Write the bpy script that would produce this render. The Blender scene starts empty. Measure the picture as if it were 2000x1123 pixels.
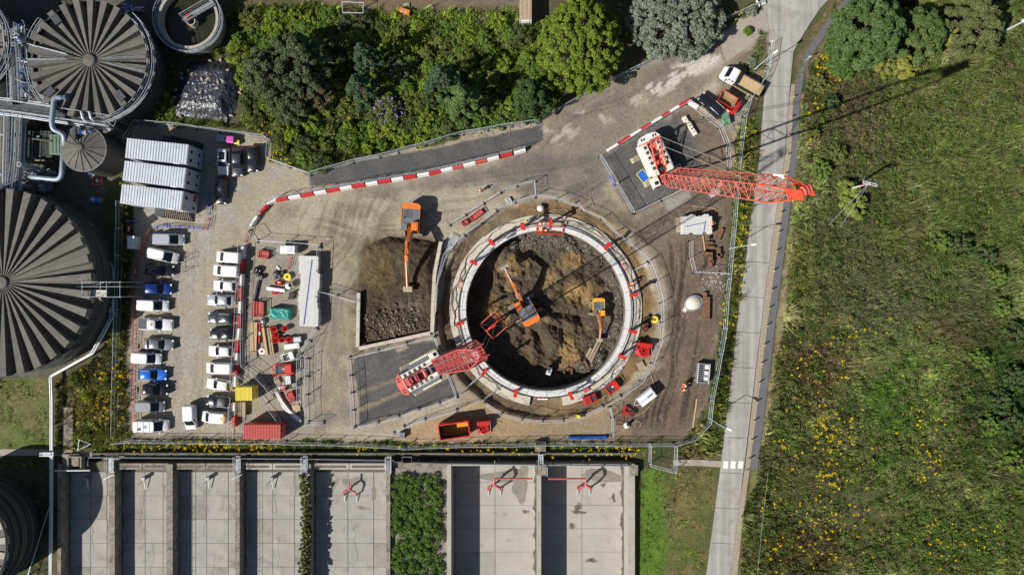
import bpy, bmesh, math, random
import numpy as np
from mathutils import Vector, Matrix, Euler

# ------------------------------------------------------------------ camera, sky, sun, exposure
H = 107.0            # drone height above the ground (m)
S = 0.08             # metres on the ground for one pixel of the 2000 px wide photograph
scene = bpy.context.scene
COL = scene.collection
cam_d = bpy.data.cameras.new('camera'); cam = bpy.data.objects.new('camera', cam_d); COL.objects.link(cam)
cam.location = (0, 0, H); cam.rotation_euler = (0, 0, 0)
cam_d.sensor_width = 36; cam_d.lens = 36 * H / (2000 * S); cam_d.clip_end = 3000; cam_d.clip_start = 0.5
scene.camera = cam
SUN_AZ = math.radians(31.0); SUN_EL = math.radians(40.0)       # shadows run towards SUN_AZ (from +x, anticlockwise)
world = bpy.data.worlds.new('World'); scene.world = world; world.use_nodes = True
wn = world.node_tree
bg = wn.nodes['Background']
sky = wn.nodes.new('ShaderNodeTexSky'); sky.sky_type = 'NISHITA'; sky.sun_disc = False
sky.sun_elevation = SUN_EL; sky.sun_rotation = math.atan2(-math.cos(SUN_AZ), -math.sin(SUN_AZ))
wn.links.new(sky.outputs[0], bg.inputs[0]); bg.inputs[1].default_value = 0.05
sd = bpy.data.lights.new('sun', 'SUN'); sd.energy = 5.0; sd.angle = math.radians(0.5); sd.color = (1.0, 0.95, 0.87)
sun = bpy.data.objects.new('sun', sd); COL.objects.link(sun)
sun.rotation_euler = Vector((math.cos(SUN_AZ) * math.cos(SUN_EL), math.sin(SUN_AZ) * math.cos(SUN_EL), -math.sin(SUN_EL))).to_track_quat('-Z', 'Y').to_euler()
sun.location = (-60, -40, 80)
scene.view_settings.view_transform = 'Standard'; scene.view_settings.look = 'None'
scene.view_settings.exposure = 0.25; scene.view_settings.gamma = 1.0
scene.view_settings.use_curve_mapping = False
scene.cycles.max_bounces = 5; scene.cycles.transparent_max_bounces = 12
ORD = 'first second third fourth fifth sixth seventh eighth ninth tenth eleventh twelfth thirteenth fourteenth fifteenth sixteenth seventeenth eighteenth nineteenth twentieth'.split() + ['%d%s' % (n, {1: 'st', 2: 'nd', 3: 'rd'}.get(n % 10, 'th')) for n in range(21, 60)]
R = random.Random(7)
RN = np.random.default_rng(11)
PI = math.pi

# ------------------------------------------------------------------ helpers
def P(px, py, z=0.0):
    """photo pixel + height above ground -> world point"""
    k = 1 - z / H
    return Vector(((px - 1000) * S * k, (561.5 - py) * S * k, z))

def PP(pts, z=0.0): return [P(x, y, z) for x, y in pts]

def link(o, parent=None):
    COL.objects.link(o)
    if parent is not None: o.parent = parent
    return o

def tag(o, label=None, cat=None, group=None, kind=None):
    if label: o['label'] = label
    if cat: o['category'] = cat
    if group: o['group'] = group
    if kind: o['kind'] = kind
    return o

def thing(name, label, cat, loc=(0, 0, 0), rz=0.0, group=None):
    o = bpy.data.objects.new(name, None); link(o); o.empty_display_size = 0.3
    o.location = loc; o.rotation_euler = (0, 0, rz)
    return tag(o, label, cat, group)

def frame_of(d, up=(0, 0, 1)):
    d = Vector(d).normalized(); u = Vector(up)
    if abs(d.dot(u.normalized())) > 0.98: u = Vector((1, 0, 0))
    s = d.cross(u).normalized(); u = s.cross(d).normalized()
    return d, s, u

class MB:
    """collects faces for one mesh"""
    def __init__(s): s.v = []; s.f = []; s.m = []; s.sm = []; s.mi = 0; s.smooth = False
    def mat(s, i): s.mi = i; return s
    def face(s, idx): s.f.append(tuple(idx)); s.m.append(s.mi); s.sm.append(s.smooth)
    def add(s, pts): b = len(s.v); s.v.extend([tuple(p) for p in pts]); return b
    def quad(s, a, b, c, d): k = s.add([a, b, c, d]); s.face((k, k + 1, k + 2, k + 3)); return s
    def poly(s, pts): k = s.add(pts); s.face(range(k, k + len(pts))); return s
    def box(s, c, sz, rz=0.0, M=None):
        x, y, z = sz[0] / 2, sz[1] / 2, sz[2] / 2
        pts = [Vector((i * x, j * y, k * z)) for k in (-1, 1) for j in (-1, 1) for i in (-1, 1)]
        if M is None: M = Matrix.Rotation(rz, 3, 'Z')
        c = Vector(c); k = s.add([M @ p + c for p in pts])
        for q in ((0, 2, 3, 1), (4, 5, 7, 6), (0, 1, 5, 4), (2, 6, 7, 3), (0, 4, 6, 2), (1, 3, 7, 5)):
            s.face([k + i for i in q])
        return s
    def bar(s, p0, p1, w, h, up=(0, 0, 1)):
        p0, p1 = Vector(p0), Vector(p1); d, sd_, u = frame_of(p1 - p0, up)
        M = Matrix((d, sd_, u)).transposed()
        return s.box((p0 + p1) / 2, ((p1 - p0).length, w, h), M=M)
    def tube(s, p0, p1, r, n=6, r1=None, cap=True):
        p0, p1 = Vector(p0), Vector(p1); r1 = r if r1 is None else r1
        d, a, u = frame_of(p1 - p0)
        ring = [(math.cos(2 * PI * i / n), math.sin(2 * PI * i / n)) for i in range(n)]
        k = s.add([p0 + (a * x + u * y) * r for x, y in ring] + [p1 + (a * x + u * y) * r1 for x, y in ring])
        for i in range(n): s.face((k + i, k + (i + 1) % n, k + n + (i + 1) % n, k + n + i))
        if cap: s.face([k + n - 1 - i for i in range(n)]); s.face([k + n + i for i in range(n)])
        return s
    def path(s, pts, r, n=8):
        """round pipe through points, mitred"""
        pts = [Vector(p) for p in pts]; rings = []
        for i, p in enumerate(pts):
            d = (pts[min(i + 1, len(pts) - 1)] - pts[max(i - 1, 0)])
            d, a, u = frame_of(d)
            rings.append(s.add([p + (a * math.cos(2 * PI * j / n) + u * math.sin(2 * PI * j / n)) * r for j in range(n)]))
        for a_, b_ in zip(rings, rings[1:]):
            for j in range(n): s.face((a_ + j, a_ + (j + 1) % n, b_ + (j + 1) % n, b_ + j))
        s.face([rings[0] + n - 1 - j for j in range(n)]); s.face([rings[-1] + j for j in range(n)])
        return s
    def prism(s, pts, z0, z1):
        n = len(pts); k = s.add([(p[0], p[1], z0) for p in pts] + [(p[0], p[1], z1) for p in pts])
        ar = sum(pts[i][0] * pts[(i + 1) % n][1] - pts[(i + 1) % n][0] * pts[i][1] for i in range(n))
        o = list(range(n)) if ar > 0 else list(range(n))[::-1]
        s.face([k + i for i in o[::-1]]); s.face([k + n + i for i in o])
        for i in range(n):
            a, b = o[i], o[(i + 1) % n]; s.face((k + a, k + b, k + n + b, k + n + a))
        return s
    def loft(s, rings, close=True, caps=True):
        ks = [s.add(r) for r in rings]; n = len(rings[0])
        for a, b in zip(ks, ks[1:]):
            for j in range(n if close else n - 1):
                s.face((a + j, a + (j + 1) % n, b + (j + 1) % n, b + j))
        if caps: s.face([ks[0] + n - 1 - j for j in range(n)]); s.face([ks[-1] + j for j in range(n)])
        return s
    def lathe(s, prof, n=24, c=(0, 0, 0), a0=0.0, a1=2 * PI):
        full = abs(a1 - a0 - 2 * PI) < 1e-6; m = n if full else n + 1
        ks = []
        for r, z in prof:
            ks.append(s.add([(c[0] + r * math.cos(a0 + (a1 - a0) * i / n), c[1] + r * math.sin(a0 + (a1 - a0) * i / n), c[2] + z) for i in range(m)]))
        for a, b in zip(ks, ks[1:]):
            for j in range(n):
                s.face((a + j, a + (j + 1) % m, b + (j + 1) % m, b + j))
        return s
    def mesh(s, name):
        me = bpy.data.meshes.new(name); me.from_pydata(s.v, [], s.f)
        me.polygons.foreach_set('material_index', s.m); me.polygons.foreach_set('use_smooth', s.sm)
        me.update(); return me
    def build(s, name, mats, parent=None, loc=None, rz=None, fix=True):
        me = s.mesh(name)
        if fix:
            bm = bmesh.new(); bm.from_mesh(me); bmesh.ops.recalc_face_normals(bm, faces=bm.faces); bm.to_mesh(me); bm.free()
        for m in (mats if isinstance(mats, (list, tuple)) else [mats]): me.materials.append(m)
        o = bpy.data.objects.new(name, me); link(o, parent)
        if loc is not None: o.location = loc
        if rz is not None: o.rotation_euler = (0, 0, rz)
        return o

def put(name, me, parent=None, loc=(0, 0, 0), rz=0.0, scale=None):
    o = bpy.data.objects.new(name, me); link(o, parent); o.location = loc; o.rotation_euler = (0, 0, rz)
    if scale: o.scale = scale
    return o

def copy_tree(o, parent=None):
    c = o.copy(); COL.objects.link(c); c.parent = parent
    for ch in list(o.children): copy_tree(ch, c)
    return c

# ------------------------------------------------------------------ materials
MATS = {}
def mk(name, col, rough=0.6, metal=0.0, var=0.12, scale=1.5, bump=0.0, bscale=None, dirt=None, dirt_amt=0.0, coat=0.0, spec=0.5):
    m = bpy.data.materials.new(name); m.use_nodes = True; nt = m.node_tree; b = nt.nodes['Principled BSDF']
    b.inputs['Roughness'].default_value = rough; b.inputs['Metallic'].default_value = metal
    b.inputs['Specular IOR Level'].default_value = spec; b.inputs['Coat Weight'].default_value = coat
    geo = nt.nodes.new('ShaderNodeNewGeometry')
    nz = nt.nodes.new('ShaderNodeTexNoise'); nz.inputs['Scale'].default_value = scale; nz.inputs['Detail'].default_value = 6; nz.inputs['Roughness'].default_value = 0.65
    nt.links.new(geo.outputs['Position'], nz.inputs['Vector'])
    rp = nt.nodes.new('ShaderNodeValToRGB')
    a = [max(0, c * (1 - var)) for c in col]; c2 = [min(1, c * (1 + var)) for c in col]
    rp.color_ramp.elements[0].position = 0.3; rp.color_ramp.elements[1].position = 0.7
    rp.color_ramp.elements[0].color = (*a, 1); rp.color_ramp.elements[1].color = (*c2, 1)
    nt.links.new(nz.outputs['Fac'], rp.inputs[0]); out = rp.outputs[0]
    if dirt:
        n2 = nt.nodes.new('ShaderNodeTexNoise'); n2.inputs['Scale'].default_value = scale * 0.45 + 0.2; n2.inputs['Detail'].default_value = 8; n2.inputs['Roughness'].default_value = 0.72
        nt.links.new(geo.outputs['Position'], n2.inputs['Vector'])
        r2 = nt.nodes.new('ShaderNodeValToRGB'); r2.color_ramp.elements[0].position = 0.62 - 0.3 * dirt_amt; r2.color_ramp.elements[1].position = 0.78 - 0.2 * dirt_amt
        nt.links.new(n2.outputs['Fac'], r2.inputs[0])
        mx = nt.nodes.new('ShaderNodeMix'); mx.data_type = 'RGBA'
        nt.links.new(r2.outputs[0], mx.inputs[0]); nt.links.new(out, mx.inputs[6]); mx.inputs[7].default_value = (*dirt, 1); out = mx.outputs[2]
    nt.links.new(out, b.inputs['Base Color'])
    if bump:
        n3 = nt.nodes.new('ShaderNodeTexNoise'); n3.inputs['Scale'].default_value = bscale or scale * 4; n3.inputs['Detail'].default_value = 5
        nt.links.new(geo.outputs['Position'], n3.inputs['Vector'])
        bp = nt.nodes.new('ShaderNodeBump'); bp.inputs['Strength'].default_value = bump; bp.inputs['Distance'].default_value = 0.1
        nt.links.new(n3.outputs['Fac'], bp.inputs['Height']); nt.links.new(bp.outputs[0], b.inputs['Normal'])
    MATS[name] = m; return m

def mk_veg(name, trans=0.3):
    m = bpy.data.materials.new(name); m.use_nodes = True; nt = m.node_tree; nt.nodes.remove(nt.nodes['Principled BSDF'])
    out = nt.nodes['Material Output']; at = nt.nodes.new('ShaderNodeAttribute'); at.attribute_name = 'Col'
    d = nt.nodes.new('ShaderNodeBsdfDiffuse'); t = nt.nodes.new('ShaderNodeBsdfTranslucent'); mx = nt.nodes.new('ShaderNodeMixShader'); mx.inputs[0].default_value = trans
    nt.links.new(at.outputs['Color'], d.inputs['Color']); nt.links.new(at.outputs['Color'], t.inputs['Color'])
    nt.links.new(d.outputs[0], mx.inputs[1]); nt.links.new(t.outputs[0], mx.inputs[2]); nt.links.new(mx.outputs[0], out.inputs['Surface'])
    return m

def mk_soil(name, rough=0.9, fine=0.36, bump=0.9):
    """vertex-coloured earth: 'Col' attribute times fine grain"""
    m = bpy.data.materials.new(name); m.use_nodes = True; nt = m.node_tree; b = nt.nodes['Principled BSDF']; b.inputs['Roughness'].default_value = rough
    b.inputs['Specular IOR Level'].default_value = 0.2
    at = nt.nodes.new('ShaderNodeAttribute'); at.attribute_name = 'Col'; geo = nt.nodes.new('ShaderNodeNewGeometry')
    nz = nt.nodes.new('ShaderNodeTexNoise'); nz.inputs['Scale'].default_value = 2.2; nz.inputs['Detail'].default_value = 8; nz.inputs['Roughness'].default_value = 0.75
    nt.links.new(geo.outputs['Position'], nz.inputs['Vector'])
    mr = nt.nodes.new('ShaderNodeMapRange'); mr.inputs[1].default_value = 0.25; mr.inputs[2].default_value = 0.75; mr.inputs[3].default_value = 1 - fine; mr.inputs[4].default_value = 1 + fine
    nt.links.new(nz.outputs['Fac'], mr.inputs[0])
    mx = nt.nodes.new('ShaderNodeMix'); mx.data_type = 'RGBA'; mx.blend_type = 'MULTIPLY'; mx.inputs[0].default_value = 1
    nt.links.new(at.outputs['Color'], mx.inputs[6]); nt.links.new(mr.outputs[0], mx.inputs[7]); nt.links.new(mx.outputs[2], b.inputs['Base Color'])
    n3 = nt.nodes.new('ShaderNodeTexNoise'); n3.inputs['Scale'].default_value = 3.5; n3.inputs['Detail'].default_value = 6; n3.inputs['Roughness'].default_value = 0.7
    nt.links.new(geo.outputs['Position'], n3.inputs['Vector'])
    bp = nt.nodes.new('ShaderNodeBump'); bp.inputs['Strength'].default_value = bump; bp.inputs['Distance'].default_value = 0.12
    nt.links.new(n3.outputs['Fac'], bp.inputs['Height']); nt.links.new(bp.outputs[0], b.inputs['Normal'])
    return m

def mk_mesh(name, col, opac):
    """woven wire or netting far too fine to resolve: partly open sheet"""
    m = bpy.data.materials.new(name); m.use_nodes = True; nt = m.node_tree; b = nt.nodes['Principled BSDF']
    b.inputs['Base Color'].default_value = (*col, 1); b.inputs['Alpha'].default_value = opac; b.inputs['Roughness'].default_value = 0.6
    return m

M = dict(
    concrete=mk('concrete', (0.36, 0.34, 0.30), 0.85, var=0.12, scale=0.5, bump=0.15, bscale=6, dirt=(0.22, 0.2, 0.17), dirt_amt=0.25),
    slab=mk('basin_concrete', (0.32, 0.31, 0.285), 0.85, var=0.14, scale=0.35, bump=0.1, bscale=5, dirt=(0.19, 0.18, 0.16), dirt_amt=0.3),
    slab2=mk('basin_concrete_warm', (0.37, 0.35, 0.31), 0.85, var=0.1, scale=0.3, bump=0.08, bscale=5, dirt=(0.2, 0.185, 0.16), dirt_amt=0.15),
    wallc=mk('weathered_concrete', (0.25, 0.225, 0.185), 0.9, var=0.3, scale=1.5, bump=0.3, dirt=(0.09, 0.085, 0.06), dirt_amt=0.5),
    road=mk('road_concrete', (0.37, 0.36, 0.335), 0.85, var=0.12, scale=0.35, bump=0.08, bscale=8, dirt=(0.26, 0.24, 0.21), dirt_amt=0.35),
    ramp=mk('ramp_concrete', (0.33, 0.30, 0.25), 0.88, var=0.1, scale=0.5, bump=0.15, bscale=8, dirt=(0.24, 0.21, 0.17), dirt_amt=0.3),
    tarmac=mk('tarmac', (0.125, 0.125, 0.13), 0.9, var=0.1, scale=1.2, bump=0.2, bscale=12),
    gravel=mk('gravel_margin', (0.33, 0.275, 0.205), 0.95, var=0.3, scale=5, bump=0.5, bscale=10),
    white=mk('white_paint', (0.80, 0.80, 0.79), 0.35, var=0.03, scale=2, coat=0.3),
    whitep=mk('white_plastic', (0.74, 0.73, 0.72), 0.45, var=0.05, scale=2, dirt=(0.5, 0.46, 0.4), dirt_amt=0.15),
    red=mk('red_paint', (0.56, 0.028, 0.022), 0.42, var=0.15, scale=2, dirt=(0.3, 0.09, 0.06), dirt_amt=0.12),
    redp=mk('red_plastic', (0.52, 0.022, 0.03), 0.45, var=0.1, scale=2, dirt=(0.36, 0.14, 0.11), dirt_amt=0.15),
    redfade=mk('faded_red_paint', (0.50, 0.085, 0.075), 0.5, var=0.15, scale=2, dirt=(0.32, 0.15, 0.12), dirt_amt=0.25),
    crane_red=mk('crane_red', (0.64, 0.14, 0.105), 0.4, var=0.1, scale=1),
    crane_hot=mk('crane_orange_red', (0.68, 0.085, 0.04), 0.45, var=0.12, scale=1, dirt=(0.45, 0.1, 0.06), dirt_amt=0.15),
    crane_pink=mk('crane_faded_red', (0.52, 0.09, 0.09), 0.45, var=0.12, scale=1),
    cream=mk('cream_paint', (0.70, 0.665, 0.57), 0.45, var=0.08, scale=2, dirt=(0.42, 0.36, 0.27), dirt_amt=0.25),
    trackc=mk('track_dusty_steel', (0.34, 0.29, 0.22), 0.8, var=0.3, scale=5, bump=0.3),
    trackd=mk('track_muddy_steel', (0.12, 0.10, 0.075), 0.8, var=0.35, scale=5, bump=0.3),
    orange=mk('excavator_orange', (0.70, 0.185, 0.03), 0.45, var=0.14, scale=2, dirt=(0.4, 0.19, 0.08), dirt_amt=0.3),
    orange_dusty=mk('dusty_orange', (0.62, 0.20, 0.06), 0.5, var=0.15, scale=2, dirt=(0.36, 0.2, 0.1), dirt_amt=0.3),
    yellow_o=mk('excavator_yellow', (0.78, 0.36, 0.03), 0.4, var=0.1, scale=2, dirt=(0.4, 0.25, 0.1), dirt_amt=0.2),
    hivis=mk('hi_vis_orange', (0.9, 0.2, 0.03), 0.7, var=0.05),
    hivis_y=mk('hi_vis_yellow', (0.75, 0.8, 0.05), 0.7, var=0.05),
    skin=mk('skin', (0.55, 0.36, 0.27), 0.6, var=0.05),
    yellow=mk('yellow_paint', (0.80, 0.66, 0.09), 0.4, var=0.06, scale=1.5, dirt=(0.5, 0.4, 0.12), dirt_amt=0.1),
    dark=mk('dark_grey_paint', (0.045, 0.048, 0.055), 0.5, var=0.2),
    deck=mk('grey_deck_plate', (0.13, 0.145, 0.165), 0.5, var=0.15),
    black=mk('black_rubber', (0.02, 0.02, 0.022), 0.75, var=0.2),
    glass=mk('dark_glass', (0.012, 0.015, 0.02), 0.06, var=0.1, spec=0.6),
    steel=mk('galvanised_steel', (0.60, 0.63, 0.67), 0.45, 0.1, var=0.1, scale=4),
    steel_b=mk('blue_grey_steel', (0.30, 0.36, 0.42), 0.45, 0.35, var=0.15, scale=3),
    steel_d=mk('dull_steel', (0.20, 0.22, 0.245), 0.5, 0.4, var=0.2, scale=3),
    pipe_b=mk('blue_grey_pipe', (0.27, 0.33, 0.39), 0.45, 0.15, var=0.1, scale=2),
    pipe_w=mk('pale_pipe', (0.62, 0.64, 0.65), 0.45, 0.2, var=0.1, scale=2),
    rust=mk('rusty_steel', (0.19, 0.095, 0.05), 0.85, var=0.35, scale=3, bump=0.3, dirt=(0.08, 0.045, 0.03), dirt_amt=0.4),
    rust_l=mk('rusty_skip_inside', (0.30, 0.19, 0.10), 0.85, var=0.3, scale=2, dirt=(0.12, 0.08, 0.05), dirt_amt=0.4),
    wood=mk('new_timber', (0.50, 0.36, 0.20), 0.8, var=0.18, scale=4),
    wood_g=mk('grey_timber', (0.36, 0.28, 0.20), 0.85, var=0.2, scale=4),
    roofgrp=mk('tank_roof_grey', (0.122, 0.115, 0.103), 0.8, var=0.16, scale=0.9, dirt=(0.08, 0.075, 0.063), dirt_amt=0.45),
    roofgrp2=mk('tank_roof_grey_low', (0.115, 0.11, 0.10), 0.8, var=0.08, scale=0.6),
    tankw=mk('tank_wall_dark', (0.05, 0.05, 0.045), 0.7, var=0.25, scale=0.8, dirt=(0.09, 0.08, 0.05), dirt_amt=0.25),
    tankg=mk('tank_wall_green', (0.035, 0.05, 0.045), 0.7, var=0.2),
    water=mk('tank_water', (0.02, 0.022, 0.012), 0.35, var=0.3, scale=0.5),
    greenbox=mk('green_cabinet', (0.12, 0.19, 0.14), 0.6, var=0.15, scale=1.5, dirt=(0.07, 0.08, 0.05), dirt_amt=0.3),
    greentarp=mk('green_tarpaulin', (0.035, 0.30, 0.24), 0.45, var=0.15, scale=2, bump=0.5, bscale=3),
    greenmetal=mk('faded_green_paint', (0.16, 0.30, 0.19), 0.6, var=0.2, scale=1.5, dirt=(0.36, 0.4, 0.34), dirt_amt=0.3),
    blue=mk('blue_paint', (0.02, 0.12, 0.5), 0.45, var=0.15),
    bluepl=mk('blue_plastic', (0.10, 0.14, 0.55), 0.5, var=0.1),
    pink=mk('pink_plastic', (0.55, 0.10, 0.42), 0.5, var=0.1),
    greyp=mk('grey_plastic', (0.30, 0.33, 0.40), 0.5, var=0.1),
    tarp=mk('black_plastic_sheet', (0.035, 0.038, 0.05), 0.33, var=0.2, bump=0.8, bscale=5, spec=1.0),
    sand_bag=mk('sand_bag', (0.36, 0.30, 0.22), 0.9, var=0.15),
    cabroof=mk('galvanised_roof_sheet', (0.56, 0.60, 0.65), 0.45, 0.25, var=0.1, scale=0.7, dirt=(0.42, 0.44, 0.46), dirt_amt=0.25),
    cabwall=mk('cabin_wall_grey', (0.42, 0.45, 0.50), 0.55, var=0.08),
    segc=mk('pale_concrete', (0.60, 0.60, 0.59), 0.75, var=0.06, scale=1.2, dirt=(0.45, 0.44, 0.42), dirt_amt=0.15),
    apron=mk('apron_concrete', (0.50, 0.46, 0.38), 0.85, var=0.12, scale=1.0, dirt=(0.34, 0.27, 0.19), dirt_amt=0.25),
    linerc=mk('shaft_wall_concrete', (0.22, 0.20, 0.17), 0.85, var=0.2, scale=0.8, dirt=(0.1, 0.08, 0.05), dirt_amt=0.5),
    brick=mk('red_brick', (0.36, 0.13, 0.085), 0.9, var=0.2, scale=4),
    orange_in=mk('orange_primer', (0.72, 0.26, 0.015), 0.5, var=0.06),
    bark=mk('bark', (0.16, 0.12, 0.085), 0.95, var=0.25, scale=4),
    silt_shade=mk('basin_silt_and_shade', (0.07, 0.07, 0.035), 0.55, var=0.35, scale=0.7),
    stain=mk('damp_stain', (0.11, 0.095, 0.07), 0.75, var=0.3, scale=1.5),
    strap=mk('blue_strap', (0.05, 0.10, 0.42), 0.6),
    silver=mk('car_silver', (0.50, 0.53, 0.57), 0.3, 0.4, var=0.02, coat=0.5),
    carwhite=mk('car_white', (0.78, 0.78, 0.79), 0.3, var=0.02, coat=0.5),
    carblack=mk('car_black', (0.014, 0.015, 0.02), 0.25, var=0.1, coat=0.6),
    cardgrey=mk('car_dark_grey', (0.05, 0.058, 0.07), 0.28, 0.2, var=0.05, coat=0.6),
    cargrey=mk('car_mid_grey', (0.23, 0.24, 0.26), 0.3, 0.3, var=0.03, coat=0.5),
    carnavy=mk('car_dark_blue', (0.012, 0.04, 0.20), 0.28, 0.1, var=0.05, coat=0.6),
    carblue=mk('car_bright_blue', (0.02, 0.17, 0.66), 0.28, 0.1, var=0.03, coat=0.6),
    tail=mk('red_lamp', (0.5, 0.01, 0.01), 0.2), lamp=mk('clear_lamp', (0.7, 0.72, 0.75), 0.15),
    amber=mk('amber_lamp', (0.9, 0.25, 0.01), 0.3),
    grate=mk('dark_steel_grating', (0.075, 0.082, 0.092), 0.6, 0.2, var=0.35, scale=6),
    roofgrpb=mk('tank_roof_grey_faded', (0.14, 0.132, 0.118), 0.8, var=0.14, scale=0.7, dirt=(0.095, 0.088, 0.075), dirt_amt=0.4), roofgrpc=mk('tank_roof_grey_stained', (0.108, 0.101, 0.089), 0.8, var=0.16, scale=0.7, dirt=(0.15, 0.145, 0.13), dirt_amt=0.15),
    stain_l=mk('pale_damp_stain', (0.215, 0.20, 0.165), 0.8, var=0.2, scale=1.5),
    slab3=mk('basin_concrete_dark', (0.275, 0.262, 0.238), 0.85, var=0.16, scale=0.5, bump=0.1, bscale=5, dirt=(0.16, 0.15, 0.13), dirt_amt=0.4),
)
def mk_road():
    m = M['road']; nt = m.node_tree; b = nt.nodes['Principled BSDF']; src = b.inputs['Base Color'].links[0].from_socket
    geo = nt.nodes.new('ShaderNodeNewGeometry'); mp = nt.nodes.new('ShaderNodeMapping'); mp.inputs['Rotation'].default_value = (0, 0, math.radians(7)); mp.inputs['Scale'].default_value = (1.0, 0.035, 1)
    n = nt.nodes.new('ShaderNodeTexNoise'); n.inputs['Scale'].default_value = 1.1; n.inputs['Detail'].default_value = 5
    r = nt.nodes.new('ShaderNodeMapRange'); r.inputs[1].default_value = 0.3; r.inputs[2].default_value = 0.7; r.inputs[3].default_value = 0.7; r.inputs[4].default_value = 1.1
    mx = nt.nodes.new('ShaderNodeMix'); mx.data_type = 'RGBA'; mx.blend_type = 'MULTIPLY'; mx.inputs[0].default_value = 1
    nt.links.new(geo.outputs['Position'], mp.inputs[0]); nt.links.new(mp.outputs[0], n.inputs['Vector']); nt.links.new(n.outputs['Fac'], r.inputs[0]); nt.links.new(src, mx.inputs[6]); nt.links.new(r.outputs[0], mx.inputs[7]); nt.links.new(mx.outputs[2], b.inputs['Base Color'])
mk_road()
MESH_W = mk_mesh('wire_mesh', (0.4, 0.42, 0.44), 0.06)
MESH_G = mk_mesh('green_netting', (0.12, 0.28, 0.18), 0.20)
VEG = mk_veg('foliage', 0.28)
SOIL = mk_soil('earth')

# ------------------------------------------------------------------ numpy tools
def _hash(ix, iy, seed):
    n = (ix.astype(np.int64) * 374761393 + iy.astype(np.int64) * 668265263 + seed * 1442695041) & 0xFFFFFFFF
    n = ((n ^ (n >> 13)) * 1274126177) & 0xFFFFFFFF
    return ((n ^ (n >> 16)) & 0xFFFF) / 65535.0

def vnoise(x, y, seed=0):
    ix = np.floor(x); iy = np.floor(y); fx = x - ix; fy = y - iy
    fx = fx * fx * (3 - 2 * fx); fy = fy * fy * (3 - 2 * fy)
    a = _hash(ix, iy, seed); b = _hash(ix + 1, iy, seed); c = _hash(ix, iy + 1, seed); d = _hash(ix + 1, iy + 1, seed)
    return (a * (1 - fx) + b * fx) * (1 - fy) + (c * (1 - fx) + d * fx) * fy

def fbm(x, y, scale, seed=0, octv=4):
    t = 0.0; a = 1.0; s = 0.0
    for o in range(octv):
        t = t + a * vnoise(x / scale * 2 ** o + 17.3 * o, y / scale * 2 ** o - 9.1 * o, seed + o); s += a; a *= 0.55
    return t / s

def sdf(x, y, poly):
    """signed distance (m), negative inside; poly in world xy"""
    d = np.full(x.shape, 1e9); ins = np.zeros(x.shape, bool); n = len(poly)
    for i in range(n):
        ax, ay = poly[i][0], poly[i][1]; bx, by = poly[(i + 1) % n][0], poly[(i + 1) % n][1]
        ex, ey = bx - ax, by - ay; L = ex * ex + ey * ey + 1e-12
        t = np.clip(((x - ax) * ex + (y - ay) * ey) / L, 0, 1)
        d = np.minimum(d, np.hypot(x - ax - t * ex, y - ay - t * ey))
        c = ((ay > y) != (by > y)) & (x < (bx - ax) * (y - ay) / ((by - ay) if by != ay else 1e-12) + ax)
        ins ^= c
    return np.where(ins, -d, d)

def sstep(a, b, x):
    t = np.clip((x - a) / (b - a), 0, 1); return t * t * (3 - 2 * t)

def mesh_np(name, v, f, col=None, mat=None, parent=None, smooth=False):
    me = bpy.data.meshes.new(name); v = np.asarray(v, np.float32); f = np.asarray(f, np.int32); k = f.shape[1]
    me.vertices.add(len(v)); me.vertices.foreach_set('co', v.ravel())
    me.loops.add(f.size); me.loops.foreach_set('vertex_index', f.ravel())
    me.polygons.add(len(f)); me.polygons.foreach_set('loop_start', np.arange(0, f.size, k, dtype=np.int32)); me.polygons.foreach_set('loop_total', np.full(len(f), k, np.int32))
    if smooth: me.polygons.foreach_set('use_smooth', np.ones(len(f), bool))
    me.update(calc_edges=True)
    if col is not None:
        at = me.color_attributes.new('Col', 'FLOAT_COLOR', 'POINT'); c = np.ones((len(v), 4), np.float32); c[:, :3] = col; at.data.foreach_set('color', c.ravel())
    if mat: me.materials.append(mat)
    o = bpy.data.objects.new(name, me); link(o, parent); return o
# ------------------------------------------------------------------ ground
SC = P(1067, 606); RS = 12.55                 # shaft centre and inner radius (m)
def pw(pts): return [(P(x, y).x, P(x, y).y) for x, y in pts]
SITE = pw([(262, 248), (400, 248), (522, 272), (528, 318), (608, 342), (700, 312), (850, 284), (940, 255), (1060, 238), (1125, 200), (1290, 112), (1410, 55),
           (1490, 15), (1506, 60), (1498, 130), (1452, 215), (1440, 255), (1428, 330), (1416, 420), (1410, 520), (1402, 620), (1390, 720), (1378, 790), (1340, 852),
           (1200, 858), (1000, 856), (860, 864), (700, 860), (450, 852), (262, 849), (250, 760), (258, 600), (262, 440)])
MUCK = pw([(702, 560), (712, 480), (760, 465), (862, 470), (850, 520), (846, 648), (703, 676)])
BAS_L = (P(112, 0, 1).x, P(762, 0, 1).x)       # left basins, x range
BAS_R = (P(868, 0, 1).x, P(1240, 0, 1).x)
BAS_Y = P(0, 889, 0.9).y; BAS_Y1 = P(0, 1215).y
CORR = pw([(1350, 1340), (1379, 1123), (1409, 900), (1444, 600), (1470, 400), (1491, 200), (1501, 125), (1420, 122), (1408, 64), (1493, 18), (1455, -95), (1700, -95), (1664, 0),
           (1601, 84), (1571, 140), (1562, 200), (1544, 400), (1518, 600), (1480, 917), (1450, 1020), (1410, 1340)])
CORR2 = pw([(-120, 874), (180, 880), (1300, 885), (1410, 896), (1408, 914), (1250, 912), (-120, 892)])
CS = 0.25
gx = np.arange(-91, 91 + CS, CS); gy = np.arange(-54, 53 + CS, CS)
GX, GY = np.meshgrid(gx, gy)
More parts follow.
